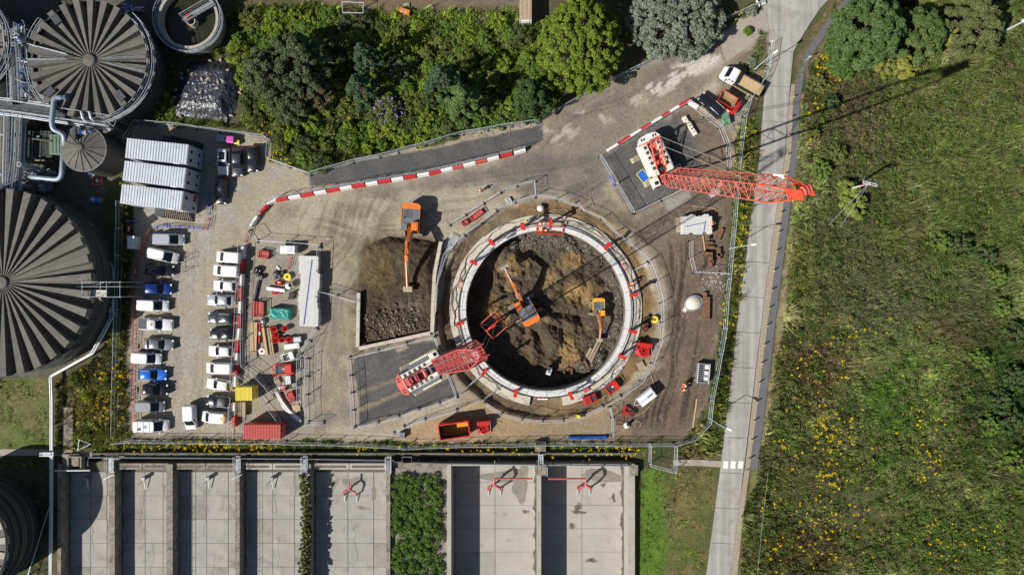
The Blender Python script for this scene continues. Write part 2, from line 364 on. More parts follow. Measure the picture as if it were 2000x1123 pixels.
def ground_z(x, y):
    """height of the bare ground; works on arrays"""
    x = np.asarray(x, float); y = np.asarray(y, float)
    z = (fbm(x, y, 9, 3, 3) - 0.5) * 0.10
    s = sdf(x, y, SITE); z += np.where(s < 0, (fbm(x, y, 2.2, 5, 4) - 0.5) * 0.13, (fbm(x, y, 3, 6, 3) - 0.5) * 0.25)
    r = np.hypot(x - SC.x, y - SC.y); an = np.arctan2(y - SC.y, x - SC.x)
    cut = 0.45 + 0.5 * np.clip(-np.cos(an - 0.6), 0, 1)                   # deeper cut on the west and south-west side
    edge = RS + 4.0 + 1.1 * (fbm(np.cos(an) * 8, np.sin(an) * 8, 2.5, 9, 4) - 0.5)
    dig = 1 - sstep(edge, edge + 0.45, r); z = z - cut * dig + dig * (fbm(x, y, 1.6, 12, 4) - 0.5) * 0.55
    c = np.minimum(sdf(x, y, CORR), sdf(x, y, CORR2))
    z = z * sstep(0.2, 2.2, c) - 0.03 * sstep(2.2, 0.2, c)
    return z
GZ = ground_z(GX, GY)
def gz(x, y): return float(ground_z(np.array([x]), np.array([y]))[0])
def PG(px, py): p = P(px, py); p.z = gz(p.x, p.y); return p

def lerp(a, b, t): return a + (b - a) * t[..., None]
def colr(c, v=0.0, sc=1.0, seed=0, c2=None):
    n = fbm(GX, GY, sc, seed, 5)
    base = np.ones(GX.shape + (3,)) * np.array(c)
    if c2 is not None: base = lerp(base, np.ones(GX.shape + (3,)) * np.array(c2), sstep(0.35, 0.65, n))
    return base * (1 + v * (fbm(GX, GY, sc * 0.4, seed + 31, 4) - 0.5) * 2)[..., None]
C = colr((0.06, 0.075, 0.028), 0.3, 6, 1, (0.10, 0.09, 0.05))
def layer(poly, c, soft=0.5, wob=1.2, seed=0, amt=1.0, ws=2.5):
    global C
    s = sdf(GX, GY, pw(poly)) + wob * (fbm(GX, GY, ws, 40 + seed, 5) - 0.5) * 2
    C = lerp(C, c, amt * sstep(soft, -soft, s))
# vegetated verges and lawns
layer([(1248, 915), (1305, 915), (1312, 1000), (1300, 1200), (1240, 1200)], colr((0.10, 0.17, 0.025), 0.25, 3, 2), 1.0, 1.5, 1)
layer([(1305, 915), (1404, 905), (1380, 1200), (1300, 1200)], colr((0.16, 0.135, 0.055), 0.25, 3, 3, (0.10, 0.11, 0.035)), 1.5, 2, 2)
layer([(1440, 1200), (1452, 1020), (1466, 918), (1490, 915), (1475, 1020), (1462, 1200)], colr((0.17, 0.16, 0.075), 0.3, 1.5, 3, (0.11, 0.13, 0.045)), .4, .6, 2)
layer([(-100, 738), (94, 738), (94, 882), (-100, 882)], colr((0.11, 0.14, 0.04), 0.25, 3, 4, (0.15, 0.14, 0.06)), 0.5, 0.6, 3)
layer([(1950, 45), (2100, 30), (2100, 95), (1960, 85)], colr((0.13, 0.15, 0.05), 0.2, 3, 5), 1.0, 1.0, 4)
# treatment plant yard
layer([(-200, -200), (330, -200), (335, 90), (300, 235), (255, 262), (215, 360), (190, 420), (232, 520), (232, 610), (190, 690), (95, 738), (-200, 740)], colr((0.12, 0.11, 0.095), 0.25, 2, 6, (0.085, 0.08, 0.065)), 0.4, 0.8, 5)
layer([(255, 248), (340, 240), (345, 262), (262, 275)], colr((0.24, 0.22, 0.19), 0.2, 2, 6), 0.5, 0.6, 5)
# top edge bare earth
layer([(570, -100), (1020, -100), (1010, 8), (880, 18), (700, 22), (590, 18)], colr((0.16, 0.12, 0.075), 0.3, 2, 7), 1.2, 1.8, 6)
layer([(960, 10), (1050, 0), (1055, 130), (1030, 110), (1010, 50)], colr((0.15, 0.115, 0.07), 0.3, 2, 8), 1.0, 1.6, 7)
layer([(905, 262), (1010, 235), (1060, 232), (1060, 246), (900, 275)], colr((0.13, 0.095, 0.06), 0.35, 1.5, 8), 0.6, 1.0, 7)
# site
C_tan = colr((0.305, 0.255, 0.182), 0.2, 5, 10, (0.35, 0.31, 0.24))
s = sdf(GX, GY, SITE) + 0.9 * (fbm(GX, GY, 1.6, 50, 5) - 0.5) * 2
SITE_MASK = s < 0
C = lerp(C, C_tan, sstep(0.25, -0.25, s))
layer([(262, 248), (524, 272), (528, 318), (606, 345), (600, 372), (525, 398), (492, 440), (478, 560), (470, 700), (462, 856), (250, 852), (252, 600)], colr((0.325, 0.29, 0.215), 0.14, 3, 11, (0.315, 0.297, 0.25)), 0.8, 0.8, 8)
layer([(478, 470), (636, 478), (628, 650), (640, 740), (632, 840), (560, 862), (462, 862), (470, 700)], colr((0.295, 0.265, 0.205), 0.2, 3, 12, (0.25, 0.235, 0.20)), 0.9, 1.0, 9)
layer([(636, 560), (700, 560), (700, 690), (690, 830), (620, 840), (635, 700)], colr((0.28, 0.235, 0.17), 0.2, 2, 13, (0.20, 0.18, 0.15)), 1.0, 1.5, 10, 0.85)
layer([(650, 400), (790, 400), (790, 470), (700, 490), (690, 560), (640, 500)], colr((0.235, 0.19, 0.13), 0.3, 2.5, 14, (0.33, 0.285, 0.215)), 1.2, 1.6, 11, 0.8)
layer([(1120, 405), (1240, 425), (1350, 372), (1432, 330), (1420, 420), (1410, 620), (1384, 790), (1340, 856), (1185, 862), (1180, 805), (1292, 712), (1306, 600), (1282, 510), (1205, 432)], colr((0.165, 0.122, 0.088), 0.3, 3, 15, (0.135, 0.10, 0.072)), 0.9, 1.4, 12)
layer([(1120, 390), (1240, 440), (1330, 520), (1310, 480), (1400, 380), (1340, 370), (1240, 420), (1150, 330)], colr((0.18, 0.145, 0.11), 0.25, 2, 16), 1.2, 1.6, 13, 0.7)
layer([(1055, 240), (1125, 202), (1290, 114), (1408, 58), (1420, 122), (1400, 150), (1345, 198), (1180, 296), (1120, 330), (1050, 330), (985, 330), (1040, 288)], colr((0.255, 0.215, 0.165), 0.16, 4, 17, (0.21, 0.18, 0.145)), 0.8, 1.2, 14)
layer([(1090, 228), (1290, 118), (1400, 64), (1405, 92), (1280, 158), (1130, 236)], colr((0.185, 0.155, 0.128), 0.2, 3, 18), 1.2, 1.2, 15, 0.8)
layer([(1418, 122), (1500, 70), (1492, 140), (1448, 225), (1410, 235), (1400, 150)], colr((0.18, 0.14, 0.10), 0.25, 2, 18), 0.8, 1.0, 15, 0.9)
layer([(606, 344), (700, 314), (860, 288), (1060, 242), (1062, 276), (1030, 292), (900, 322), (800, 345), (606, 364)], colr((0.088, 0.087, 0.088), 0.12, 2, 19, (0.108, 0.106, 0.105)), 0.15, 0.25, 16)
layer([(700, 372), (1020, 302), (1185, 304), (1180, 380), (1060, 385), (950, 360), (870, 378), (760, 382)], colr((0.13, 0.123, 0.115), 0.2, 3, 20, (0.18, 0.158, 0.13)), 1.2, 1.8, 17, 0.85)
layer([(1172, 308), (1200, 288), (1330, 214), (1395, 252), (1375, 320), (1345, 372), (1240, 420), (1215, 385)], colr((0.09, 0.088, 0.087), 0.15, 2, 21, (0.12, 0.115, 0.11)), 0.7, 1.2, 18)
layer([(1310, 222), (1345, 200), (1420, 260), (1425, 340), (1370, 350), (1360, 260)], colr((0.17, 0.13, 0.095), 0.25, 2, 22), 0.9, 1.0, 19)
layer([(1300, 392), (1345, 372), (1350, 385), (1330, 402), (1305, 408)], colr((0.29, 0.275, 0.25), 0.2, 1, 23), 0.5, 0.7, 20)
layer([(1400, 235), (1430, 190), (1455, 205), (1450, 225), (1432, 252)], colr((0.24, 0.225, 0.205), 0.2, 1, 23), 0.5, 0.7, 20)
layer([(690, 700), (850, 660), (892, 768), (830, 798), (704, 829)], colr((0.082, 0.081, 0.082), 0.12, 2, 24, (0.10, 0.098, 0.097)), 0.25, 0.6, 21)
layer([(697, 767), (768, 741), (769, 746), (698, 773)], colr((0.24, 0.20, 0.14), 0.3, .5, 24), 0.3, 0.35, 61, .75, .7)
layer([(700, 798), (786, 762), (788, 768), (702, 805)], colr((0.26, 0.215, 0.15), 0.3, .5, 24), 0.3, 0.35, 62, .8, .7)
layer([(772, 681), (784, 675), (796, 672), (798, 680), (776, 688)], colr((0.36, 0.30, 0.22), 0.2, .5, 24), 0.3, 0.4, 63, .8, .8)
layer([(1550, 170), (1560, 110), (1598, 40), (1640, -20), (1660, -20), (1612, 60), (1582, 100), (1560, 165)], colr((0.155, 0.115, 0.075), 0.3, 1, 24, (0.12, 0.11, 0.05)), 0.5, 0.7, 65, .9)
layer([(1572, 142), (1592, 108), (1622, 62), (1655, 55), (1612, 120), (1584, 190)], colr((0.19, 0.14, 0.09), 0.3, 1, 24, (0.12, 0.11, 0.05)), 0.6, 0.8, 66, .85)
# dry edge beside the footpath
layer([(1562, 190), (1580, 180), (1572, 300), (1562, 400), (1548, 520), (1534, 640), (1514, 760), (1492, 905), (1482, 910), (1520, 600), (1546, 400), (1560, 290)], colr((0.30, 0.235, 0.15), 0.25, 1, 24, (0.22, 0.19, 0.10)), 0.5, 0.8, 64, .95, 1.2)
# lower sand
layer([(770, 858), (840, 815), (900, 795), (965, 770), (1180, 802), (1190, 858)], colr((0.34, 0.245, 0.145), 0.15, 2, 25, (0.30, 0.215, 0.135)), 0.7, 0.9, 22)
layer([(1030, 830), (1190, 812), (1230, 845), (1190, 860), (1020, 858)], colr((0.26, 0.195, 0.135), 0.25, 1, 26), 0.8, 1.2, 23, 0.8)
# cut around the shaft
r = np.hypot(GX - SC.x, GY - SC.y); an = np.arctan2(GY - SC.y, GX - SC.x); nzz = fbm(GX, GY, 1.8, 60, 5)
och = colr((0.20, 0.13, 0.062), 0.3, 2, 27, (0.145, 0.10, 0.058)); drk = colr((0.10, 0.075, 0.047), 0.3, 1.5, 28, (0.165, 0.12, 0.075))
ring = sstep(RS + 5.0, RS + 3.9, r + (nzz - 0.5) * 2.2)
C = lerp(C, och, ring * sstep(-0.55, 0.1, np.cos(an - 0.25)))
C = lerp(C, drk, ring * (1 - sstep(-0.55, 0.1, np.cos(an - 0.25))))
m = sdf(GX, GY, MUCK); C = lerp(C, colr((0.10, 0.075, 0.045), 0.35, 2.5, 29), sstep(1.6, -0.6, m + (nzz - 0.5) * 3.0))
# pale limestone smears on the haul road, tyre marks, scattered spill
def pxy(px, py): return P(px, py).x, P(px, py).y
sm = sdf(GX, GY, pw([(1262, 170), (1330, 128), (1395, 84), (1412, 100), (1400, 122), (1330, 160), (1275, 186)])); 
u = (GX * 0.87 + GY * 0.5); w = (-GX * 0.5 + GY * 0.87)
spl = fbm(u / 1.8, w, 1.6, 70, 5)
C = lerp(C, colr((0.52, 0.49, 0.43), 0.08, 2, 30), sstep(0.5, 0.56, spl - 0.12 * np.clip(sm, -0.5, 2)) * sstep(1.5, -0.5, sm))
sm = sdf(GX, GY, pw([(1050, 260), (1180, 200), (1260, 165), (1275, 190), (1120, 265), (1055, 300)]))
C = lerp(C, colr((0.44, 0.40, 0.33), 0.08, 2, 31), 0.75 * sstep(0.60, 0.66, spl) * sstep(1.5, -0.5, sm))
def tracks(poly, ang, period, amt, seed):
    """tyre and crawler marks: darker, bent stripes along ang"""
    global C
    ca, sa = math.cos(ang), math.sin(ang); bend = (fbm(GX, GY, 10, seed, 2) - 0.5) * 6
    ww = -GX * sa + GY * ca + bend; st = fbm((GX * ca + GY * sa) / 14, ww / 0.55, 1.0, seed, 3)
    mm = sstep(0.5, 0.68, st) * sstep(1.0, -1.5, sdf(GX, GY, pw(poly)))
    C = C * (1 - amt * mm)[..., None]
    global GZ
    GZ = GZ - 0.09 * mm * sstep(0.4, 0.6, fbm(GX, GY, 6, seed + 3, 2))
tracks([(1300, 470), (1410, 470), (1400, 640), (1370, 800), (1310, 840), (1240, 830), (1300, 720), (1312, 600)], math.radians(80), 1, 0.55, 80)
tracks([(1050, 300), (1400, 130), (1380, 90), (1060, 250)], math.radians(30), 1, 0.16, 81)
tracks([(500, 400), (790, 370), (700, 560), (640, 840), (600, 840), (640, 470)], math.radians(70), 1, 0.22, 82)
tracks([(560, 390), (790, 375), (780, 470), (640, 475)], math.radians(5), 1, 0.22, 83)
tracks([(700, 380), (1180, 300), (1200, 420), (1100, 380), (920, 400), (860, 470)], math.radians(18), 1, 0.2, 84)
tracks([(270, 440), (480, 440), (470, 850), (260, 850)], math.radians(85), 1, 0.10, 85)
tracks([(690, 700), (850, 660), (892, 768), (704, 829)], math.radians(24), 1, -0.15, 86)
# small pale stones strewn over the earth
st = _hash(np.round(GX / CS), np.round(GY / CS), 99)
stm = ((st > 0.975) & SITE_MASK & (sdf(GX, GY, pw([(1120, 380), (1440, 300), (1400, 850), (1000, 860), (960, 790), (1290, 690), (1290, 560), (1210, 430)])) < 0)).astype(float)
C = lerp(C, np.ones_like(C) * np.array((0.4, 0.36, 0.3)), 0.15 * stm)

# cells -> ground sheet and site sheet, leaving holes for the shaft and the basins
nx, ny = len(gx), len(gy)
cx = (GX[:-1, :-1] + GX[1:, 1:]) / 2; cy = (GY[:-1, :-1] + GY[1:, 1:]) / 2
hole = (np.hypot(cx - SC.x, cy - SC.y) < RS + 1.0)
hole |= (cx > BAS_L[0] + 0.3) & (cx < BAS_L[1] - 0.2) & (cy < BAS_Y - 0.2) & (cy > BAS_Y1 + 0.5)
hole |= (cx > BAS_R[0] + 0.3) & (cx < BAS_R[1] - 0.3) & (cy < BAS_Y - 0.2) & (cy > BAS_Y1 + 0.5)
hole |= (cx > BAS_L[0] + 0.3) & (cx < BAS_R[1] - 0.3) & (cy < BAS_Y - 0.2) & (cy > P(0, 908, 1).y)
site_c = SITE_MASK[:-1, :-1]
idx = (np.arange(ny - 1)[:, None] * nx + np.arange(nx - 1)[None, :])
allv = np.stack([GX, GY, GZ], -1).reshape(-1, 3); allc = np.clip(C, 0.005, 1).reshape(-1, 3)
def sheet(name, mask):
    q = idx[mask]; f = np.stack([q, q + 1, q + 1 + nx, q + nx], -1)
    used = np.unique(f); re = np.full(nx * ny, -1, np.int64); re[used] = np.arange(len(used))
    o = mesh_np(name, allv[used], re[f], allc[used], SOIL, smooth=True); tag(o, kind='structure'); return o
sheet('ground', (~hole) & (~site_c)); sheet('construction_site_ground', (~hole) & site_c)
# far land around, out to the horizon
b = MB(); X0, X1, Y0, Y1 = gx[0], gx[-1], gy[0], gy[-1]; F = 1500
for a in (((-F, -F), (F, -F), (F, Y0), (-F, Y0)), ((-F, Y1), (F, Y1), (F, F), (-F, F)), ((-F, Y0), (X0, Y0), (X0, Y1), (-F, Y1)), ((X1, Y0), (F, Y0), (F, Y1), (X1, Y1))):
    b.quad(*[(x, y, -0.02) for x, y in a])
tag(b.build('surrounding_ground', mk('far_grassland', (0.08, 0.09, 0.035), 0.95, var=0.4, scale=0.08)), kind='structure')

# ------------------------------------------------------------------ concrete road of cast slabs, margin, footpath
def resample(pts, ys):
    pts = sorted(pts, key=lambda p: p[1]); return [(np.interp(y, [p[1] for p in pts], [p[0] for p in pts]), y) for y in ys]
RL = [(1350, 1330), (1379, 1123), (1409, 900), (1444, 600), (1470, 400), (1484, 300), (1491, 200), (1501, 100)]
RR = [(1400, 1330), (1426, 1123), (1454, 900), (1490, 600), (1517, 400), (1533, 300), (1540, 200), (1549, 100)]
road = thing('concrete_road', 'pale concrete road of cast slabs running beside the site', 'road'); road['kind'] = 'structure'; del road['category']
ys = list(np.arange(100, 1300, 68.5)); ZR = 0.10
def slab_part(name, quad, parent, z, th=0.2, mat=None, gap=0.02):
    b = MB(); c = sum((Vector((q.x, q.y, 0)) for q in quad), Vector()) / len(quad)
    q2 = [Vector((q.x, q.y, 0)) + (c - Vector((q.x, q.y, 0))).normalized() * gap for q in quad]
    b.prism(q2, z - th, z); return b.build(name, mat, parent)
for y0, y1 in zip(ys, ys[1:]):
    l0, l1 = resample(RL, [y0, y1]); r0, r1 = resample(RR, [y0, y1])
    dy = 2.5
    slab_part('slab', [P(*l0), P(r0[0], r0[1] + dy), P(r1[0], r1[1] + dy), P(*l1)], road, ZR + R.uniform(-0.006, 0.006), mat=M['road'], gap=0.035)
JN = [[(1501, 100), (1549, 102.5), (1560, 82), (1532, 60), (1503, 60)], [(1503, 60), (1532, 60), (1534, -20), (1475, -20), (1494, 25)],
      [(1532, 60), (1560, 82), (1580, 50), (1600, 20), (1590, -20), (1534, -20)], [(1590, -20), (1600, 20), (1613, 5), (1660, -40), (1640, -80), (1560, -80)], [(1475, -20), (1534, -20), (1540, -90), (1460, -90)]]
for q in JN: slab_part('slab', [P(*p) for p in q], road, ZR, mat=M['road'], gap=0.03)
slab_part('entrance_slab', PP([(1409, 64), (1450, 42), (1493, 20), (1503, 62), (1462, 92), (1420, 121), (1411, 100)]), road, 0.09, mat=M['ramp'])
for x in (1417, 1431.5, 1446):
    b = MB(); p = P(x, 907); b.box((p.x, p.y, ZR + 0.006), (0.75, 1.15, 0.006), math.radians(-6)); b.build('crossing_mark', M['white'], road)
for x, y in ((1507, 88), (1504, 122)):
    b = MB(); p = P(x, y); b.box((p.x, p.y, ZR + 0.006), (0.16, 1.4, 0.006), math.radians(-8)); b.build('lane_mark', M['white'], road)
def strip(name, left, right, z, th, mat):
    b = MB(); n = len(left)
    for i in range(n - 1):
        b.prism([P(*left[i]), P(*right[i]), P(*right[i + 1]), P(*left[i + 1])], z - th, z)
    return tag(b.build(name, mat), kind='structure')
GL = [(1427, 1123), (1438, 1020), (1455, 915), (1491, 600), (1518, 400), (1534, 300), (1541, 200), (1546, 165)]
GR = [(1440, 1123), (1450, 1020), (1464, 915), (1503, 600), (1530, 400), (1545, 300), (1549, 200), (1553, 165)]
strip('gravel_margin', [(1400, 1330)] + GL, [(1412, 1330)] + GR, 0.06, 0.15, M['gravel'])
strip('footpath', [(1456, 915), (1465, 912), (1503.5, 600), (1530.5, 400), (1545.5, 300), (1549.5, 200), (1558, 140), (1568, 112), (1584, 84), (1606, 55), (1628, 26), (1650, -5), (1690, -60)],
      [(1458, 918), (1480, 915), (1518, 600), (1544, 400), (1558, 300), (1562, 200), (1571, 140), (1583, 112), (1601, 84), (1621, 58), (1641, 30), (1664, -1), (1702, -55)], 0.075, 0.15, M['tarmac'])
strip('gravel_path', [(-120, 876), (95, 877), (180, 882)], [(-120, 890), (95, 889), (180, 892)], 0.06, 0.1, M['ramp'])
strip('concrete_path', [(1315, 897), (1360, 897), (1410, 900)], [(1315, 909), (1360, 909), (1408, 912)], 0.07, 0.1, M['ramp'])
# ------------------------------------------------------------------ shaft
ang_n = 28
shaft = thing('shaft_lining', 'large round shaft lined with pale precast concrete ring segments', 'shaft', (SC.x, SC.y, 0))
b = MB(); b.smooth = True; b.lathe([(RS + 0.02, -5.2), (RS + 0.02, -0.2)], 96); b.build('shaft_wall', M['linerc'], shaft)
def arc_block(r0, r1, z0, z1, a0, a1, n=4):
    b = MB(); rings = []
    for i in range(n + 1):
        a = a0 + (a1 - a0) * i / n; c, s_ = math.cos(a), math.sin(a)
        rings.append([(r0 * c, r0 * s_, z0), (r1 * c, r1 * s_, z0), (r1 * c, r1 * s_, z1), (r0 * c, r0 * s_, z1)])
    b.loft(rings); return b
RING_Z = 0.15
for i in range(ang_n):
    a0 = 2 * PI * i / ang_n + 0.002; a1 = 2 * PI * (i + 1) / ang_n - 0.002
    arc_block(RS, RS + 0.62, -1.2, RING_Z + 0.15, a0, a1).build('ring_segment', M['segc'], shaft)
    arc_block(RS + 0.66, RS + 0.95, -1.2, RING_Z - 0.12 + R.uniform(-0.01, 0.01), a0, a1).build('outer_ring_segment', M['segc'], shaft)
collar = thing('shaft_collar', 'beige concrete collar slabs cast around the round shaft', 'collar', (SC.x, SC.y, 0))
for i in range(36):
    a0 = 2 * PI * i / 36; a1 = 2 * PI * (i + 1) / 36 - 0.0025
    am = math.degrees((a0 + a1) / 2)
    if 258 < am < 284: continue
    wide = 2.45 if (am < 130 or am > 300) else 2.6
    arc_block(RS + 1.25, RS + wide + R.uniform(-0.03, 0.03), -1.3, -0.22 if (am < 110 or am > 320) else -0.3, a0, a1, 3).build('collar_slab', M['apron'], collar)
arc_block(RS + 0.96, RS + 1.24, -1.4, -0.45, 0, 2 * PI - 0.001, 96).build('drain_gap', M['dark'], collar)
# shaft floor
nr, na = 112, 360
rr = np.linspace(0, RS + 0.05, nr); aa = np.linspace(0, 2 * PI, na, endpoint=False)
A_, R_ = np.meshgrid(aa, rr); fx = SC.x + R_ * np.cos(A_); fy = SC.y + R_ * np.sin(A_)
def floor_z(x, y):
    x = np.asarray(x, float); y = np.asarray(y, float)
    r = np.hypot(x - SC.x, y - SC.y); z = -3.7 + (fbm(x, y, 4.0, 101, 5) - 0.5) * 2.0 + (fbm(x, y, 1.2, 102, 5) - 0.5) * 1.25 + 0.5 * np.abs(fbm(x, y, 2.2, 104, 3) - 0.5)
    def g(px, py, h, rx, ry): 
        p = P(px, py); return h * np.exp(-((x - p.x) / rx) ** 2 - ((y - p.y) / ry) ** 2)
    z = z + g(985, 500, 0.7, 3, 1.6) + g(1120, 520, 0.9, 3.4, 2.6) + g(960, 570, 0.6, 2, 2.4) + g(1075, 640, 0.9, 2.0, 3.2) + g(1050, 690, 0.4, 2.2, 2) + g(1010, 690, 0.5, 3, 2.2)
    # claw ridges radiating from the digging point
    q = P(1030, 600); an = np.arctan2(y - q.y, x - q.x); d = np.hypot(x - q.x, y - q.y)
    z = z + 0.42 * np.sin(an * 13 + 3 * fbm(x, y, 3, 103, 2)) * sstep(2.5, 5, d) * sstep(11, 6, d) * sstep(-2.4, -1.8, an) * sstep(1.0, 0.2, an)
    z = z + 0.7 * sstep(RS - 2.6, RS - 0.3, r) * (0.3 + 0.7 * sstep(-0.2, 0.7, np.cos(np.arctan2(y - SC.y, x - SC.x) - 0.5)))
    for ppx, ppy, rad in ((1025, 602, 2.6), (1170, 612, 2.1)):        # firm benches under the excavators
        p = P(ppx, ppy, -3.6); w = np.exp(-(((x - p.x) ** 2 + (y - p.y) ** 2) / rad ** 2) ** 2); z = z * (1 - w) + (-3.55) * w
    return z
def fz(px, py, z=-3.6):
    p = P(px, py, z); return float(floor_z(np.array([p.x]), np.array([p.y]))[0])
FZ = floor_z(fx, fy)
n1 = fbm(fx, fy, 5.0, 110, 4); n2 = fbm(fx, fy, 1.3, 111, 4)
fc = np.ones(fx.shape + (3,)) * np.array((0.075, 0.059, 0.04))
fc = lerp(fc, np.ones_like(fc) * np.array((0.225, 0.155, 0.075)), sstep(0.5, 0.62, n1 + 0.35 * (n2 - 0.5)))
fc = lerp(fc, np.ones_like(fc) * np.array((0.10, 0.075, 0.045)), 0.6 * sstep(0.5, 0.65, fbm(fx, fy, 2.4, 112, 4)))
for ppx, ppy, rx, ry in ((985, 505, 2.8, 1.0), (1125, 500, 2.0, 1.4), (1185, 550, 1.4, 1.0), (1110, 690, 1.4, 2.2), (1130, 570, 2.5, 1.6), (960, 610, 1.2, 2.2)):
    p = P(ppx, ppy, -3.5); w = np.exp(-((fx - p.x) / rx) ** 2 - ((fy - p.y) / ry) ** 2); fc = lerp(fc, np.ones_like(fc) * np.array((0.235, 0.155, 0.066)), np.clip(1.4 * w * (0.6 + 0.8 * n2), 0, 1))
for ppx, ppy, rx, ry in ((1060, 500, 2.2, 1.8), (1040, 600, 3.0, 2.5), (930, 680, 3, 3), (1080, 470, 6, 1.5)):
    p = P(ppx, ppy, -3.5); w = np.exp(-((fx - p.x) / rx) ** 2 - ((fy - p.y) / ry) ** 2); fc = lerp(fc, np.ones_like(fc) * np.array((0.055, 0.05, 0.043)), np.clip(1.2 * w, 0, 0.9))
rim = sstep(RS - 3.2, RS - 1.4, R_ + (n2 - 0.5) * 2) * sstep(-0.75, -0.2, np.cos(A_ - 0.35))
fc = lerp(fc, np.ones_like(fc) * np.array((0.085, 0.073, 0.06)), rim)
fc = fc * (0.8 + 0.4 * fbm(fx, fy, 0.5, 113, 3))[..., None]
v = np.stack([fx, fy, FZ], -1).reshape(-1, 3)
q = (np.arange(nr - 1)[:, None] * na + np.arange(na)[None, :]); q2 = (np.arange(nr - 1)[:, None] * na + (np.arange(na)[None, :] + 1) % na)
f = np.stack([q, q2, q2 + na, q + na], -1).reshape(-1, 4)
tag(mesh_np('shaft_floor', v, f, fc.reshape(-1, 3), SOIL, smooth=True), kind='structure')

def rocks(name, label, cat, pts, sizes, cols, kind='stuff'):
    """many small angular stones as one mesh"""
    base = np.array([(1, 0, 0), (-1, 0, 0), (0, 1, 0), (0, -1, 0), (0, 0, 1), (0, 0, -1)], float)
    tri = np.array([(0, 2, 4), (2, 1, 4), (1, 3, 4), (3, 0, 4), (2, 0, 5), (1, 2, 5), (3, 1, 5), (0, 3, 5)])
    n = len(pts); v = base[None] * (0.55 + 0.9 * RN.random((n, 6, 3))) * sizes[:, None, None]
    an = RN.random(n) * 2 * PI; c, s_ = np.cos(an), np.sin(an)
    vx = v[..., 0] * c[:, None] - v[..., 1] * s_[:, None]; vy = v[..., 0] * s_[:, None] + v[..., 1] * c[:, None]
    v = np.stack([vx, vy, v[..., 2] * 0.75], -1) + pts[:, None, :]
    f = tri[None] + (np.arange(n) * 6)[:, None, None]
    o = mesh_np(name, v.reshape(-1, 3), f.reshape(-1, 3), np.repeat(cols, 6, 0), SOIL); tag(o, label, cat, kind=kind); return o
def stone_cols(n, a, b): t = RN.random((n, 1)); return np.array(a) * (1 - t) + np.array(b) * t
n = 3000; a = RN.uniform(-1.3, 2.1, n); rr_ = RS - np.abs(RN.normal(0, 1.3, n)) - 0.1
x = SC.x + rr_ * np.cos(a); y = SC.y + rr_ * np.sin(a); z = floor_z(x, y)
rocks('shaft_rubble', 'grey broken rubble strewn along the inside of the shaft wall', 'rubble', np.stack([x, y, z], -1), RN.uniform(0.05, 0.2, n), stone_cols(n, (0.05, 0.045, 0.037), (0.2, 0.18, 0.155)) * (1 + 1.2 * (RN.random((n, 1)) > .93)))
def heap_z(x, y):
    x = np.asarray(x, float); y = np.asarray(y, float); m = sdf(x, y, MUCK) + 1.0 * (fbm(x, y, 2.0, 23, 3) - .5)
    def g(px, py, h, rx, ry): p = P(px, py); return h * np.exp(-((x - p.x) / rx) ** 2 - ((y - p.y) / ry) ** 2)
    z = .15 + g(800, 500, 1.1, 4.5, 3.0) + g(830, 545, .5, 2, 3) + g(740, 540, .5, 2.5, 3.5) + g(770, 640, .35, 4, 2) - g(790, 575, .35, 3, 1.4) + .75 * (fbm(x, y, 2.2, 21, 5) - .35) + .5 * np.abs(fbm(x, y, 1.3, 22, 4) - .5)
    return np.clip(z, .02, 9) * sstep(.25, -1.0, m) - .12 * sstep(-.3, .3, m) + ground_z(x, y)
xs = np.arange(P(690, 0).x, P(872, 0).x, .1); ys_ = np.arange(P(0, 684).y, P(0, 455).y, .1); HX, HY = np.meshgrid(xs, ys_); HZ = heap_z(HX, HY); hm = (sdf(HX, HY, MUCK) < .6); ny_, nx_ = HX.shape
hn = fbm(HX, HY, 2.4, 24, 5); hn2 = fbm(HX, HY, .7, 25, 4); hc = np.ones(HX.shape + (3,)) * np.array((.062, .047, .03))
def gsp(px, py, rx, ry): p = P(px, py); return np.exp(-((HX - p.x) / rx) ** 2 - ((HY - p.y) / ry) ** 2)
hc = lerp(hc, np.ones_like(hc) * np.array((.115, .075, .034)), np.clip(1.5 * gsp(738, 525, 3, 3.5) * sstep(.35, .6, hn), 0, 1)); hc = lerp(hc, np.ones_like(hc) * np.array((.10, .075, .046)), sstep(.5, .66, hn) * .8); hc = lerp(hc, np.ones_like(hc) * np.array((.13, .11, .08)), np.clip(gsp(800, 600, 2.5, 1.5), 0, .6)); hc = hc * (.6 + .8 * hn2)[..., None]
q = (np.arange(ny_ - 1)[:, None] * nx_ + np.arange(nx_ - 1)[None, :])[hm[:-1, :-1]]; f = np.stack([q, q + 1, q + 1 + nx_, q + nx_], -1); used = np.unique(f); re = np.full(nx_ * ny_, -1); re[used] = np.arange(len(used))
tag(mesh_np('spoil_heap', np.stack([HX, HY, HZ], -1).reshape(-1, 3)[used], re[f], hc.reshape(-1, 3)[used], SOIL), 'dark heap of dug earth in the concrete walled bay', 'soil heap', kind='stuff')
n = 2600; a = RN.random(n) * 2 * PI; rr_ = (RS - .4) * np.sqrt(RN.random(n)); x = SC.x + rr_ * np.cos(a); y = SC.y + rr_ * np.sin(a)
rocks('shaft_clods', 'clods of earth scattered over the shaft floor', 'soil', np.stack([x, y, floor_z(x, y)], -1), RN.uniform(0.04, 0.13, n), stone_cols(n, (0.05, 0.04, 0.026), (0.2, 0.145, 0.075)))
n = 3500; x = RN.uniform(P(880, 0).x, P(1415, 0).x, n); y = RN.uniform(P(0, 855).y, P(0, 300).y, n); k = (sdf(x, y, pw([(1120, 380), (1420, 330), (1400, 780), (1340, 850), (1000, 858), (900, 845), (960, 790), (1290, 690), (1290, 560), (1210, 430)])) < 0) & (np.hypot(x - SC.x, y - SC.y) > RS + 2.8); x, y = x[k], y[k]; n = len(x)
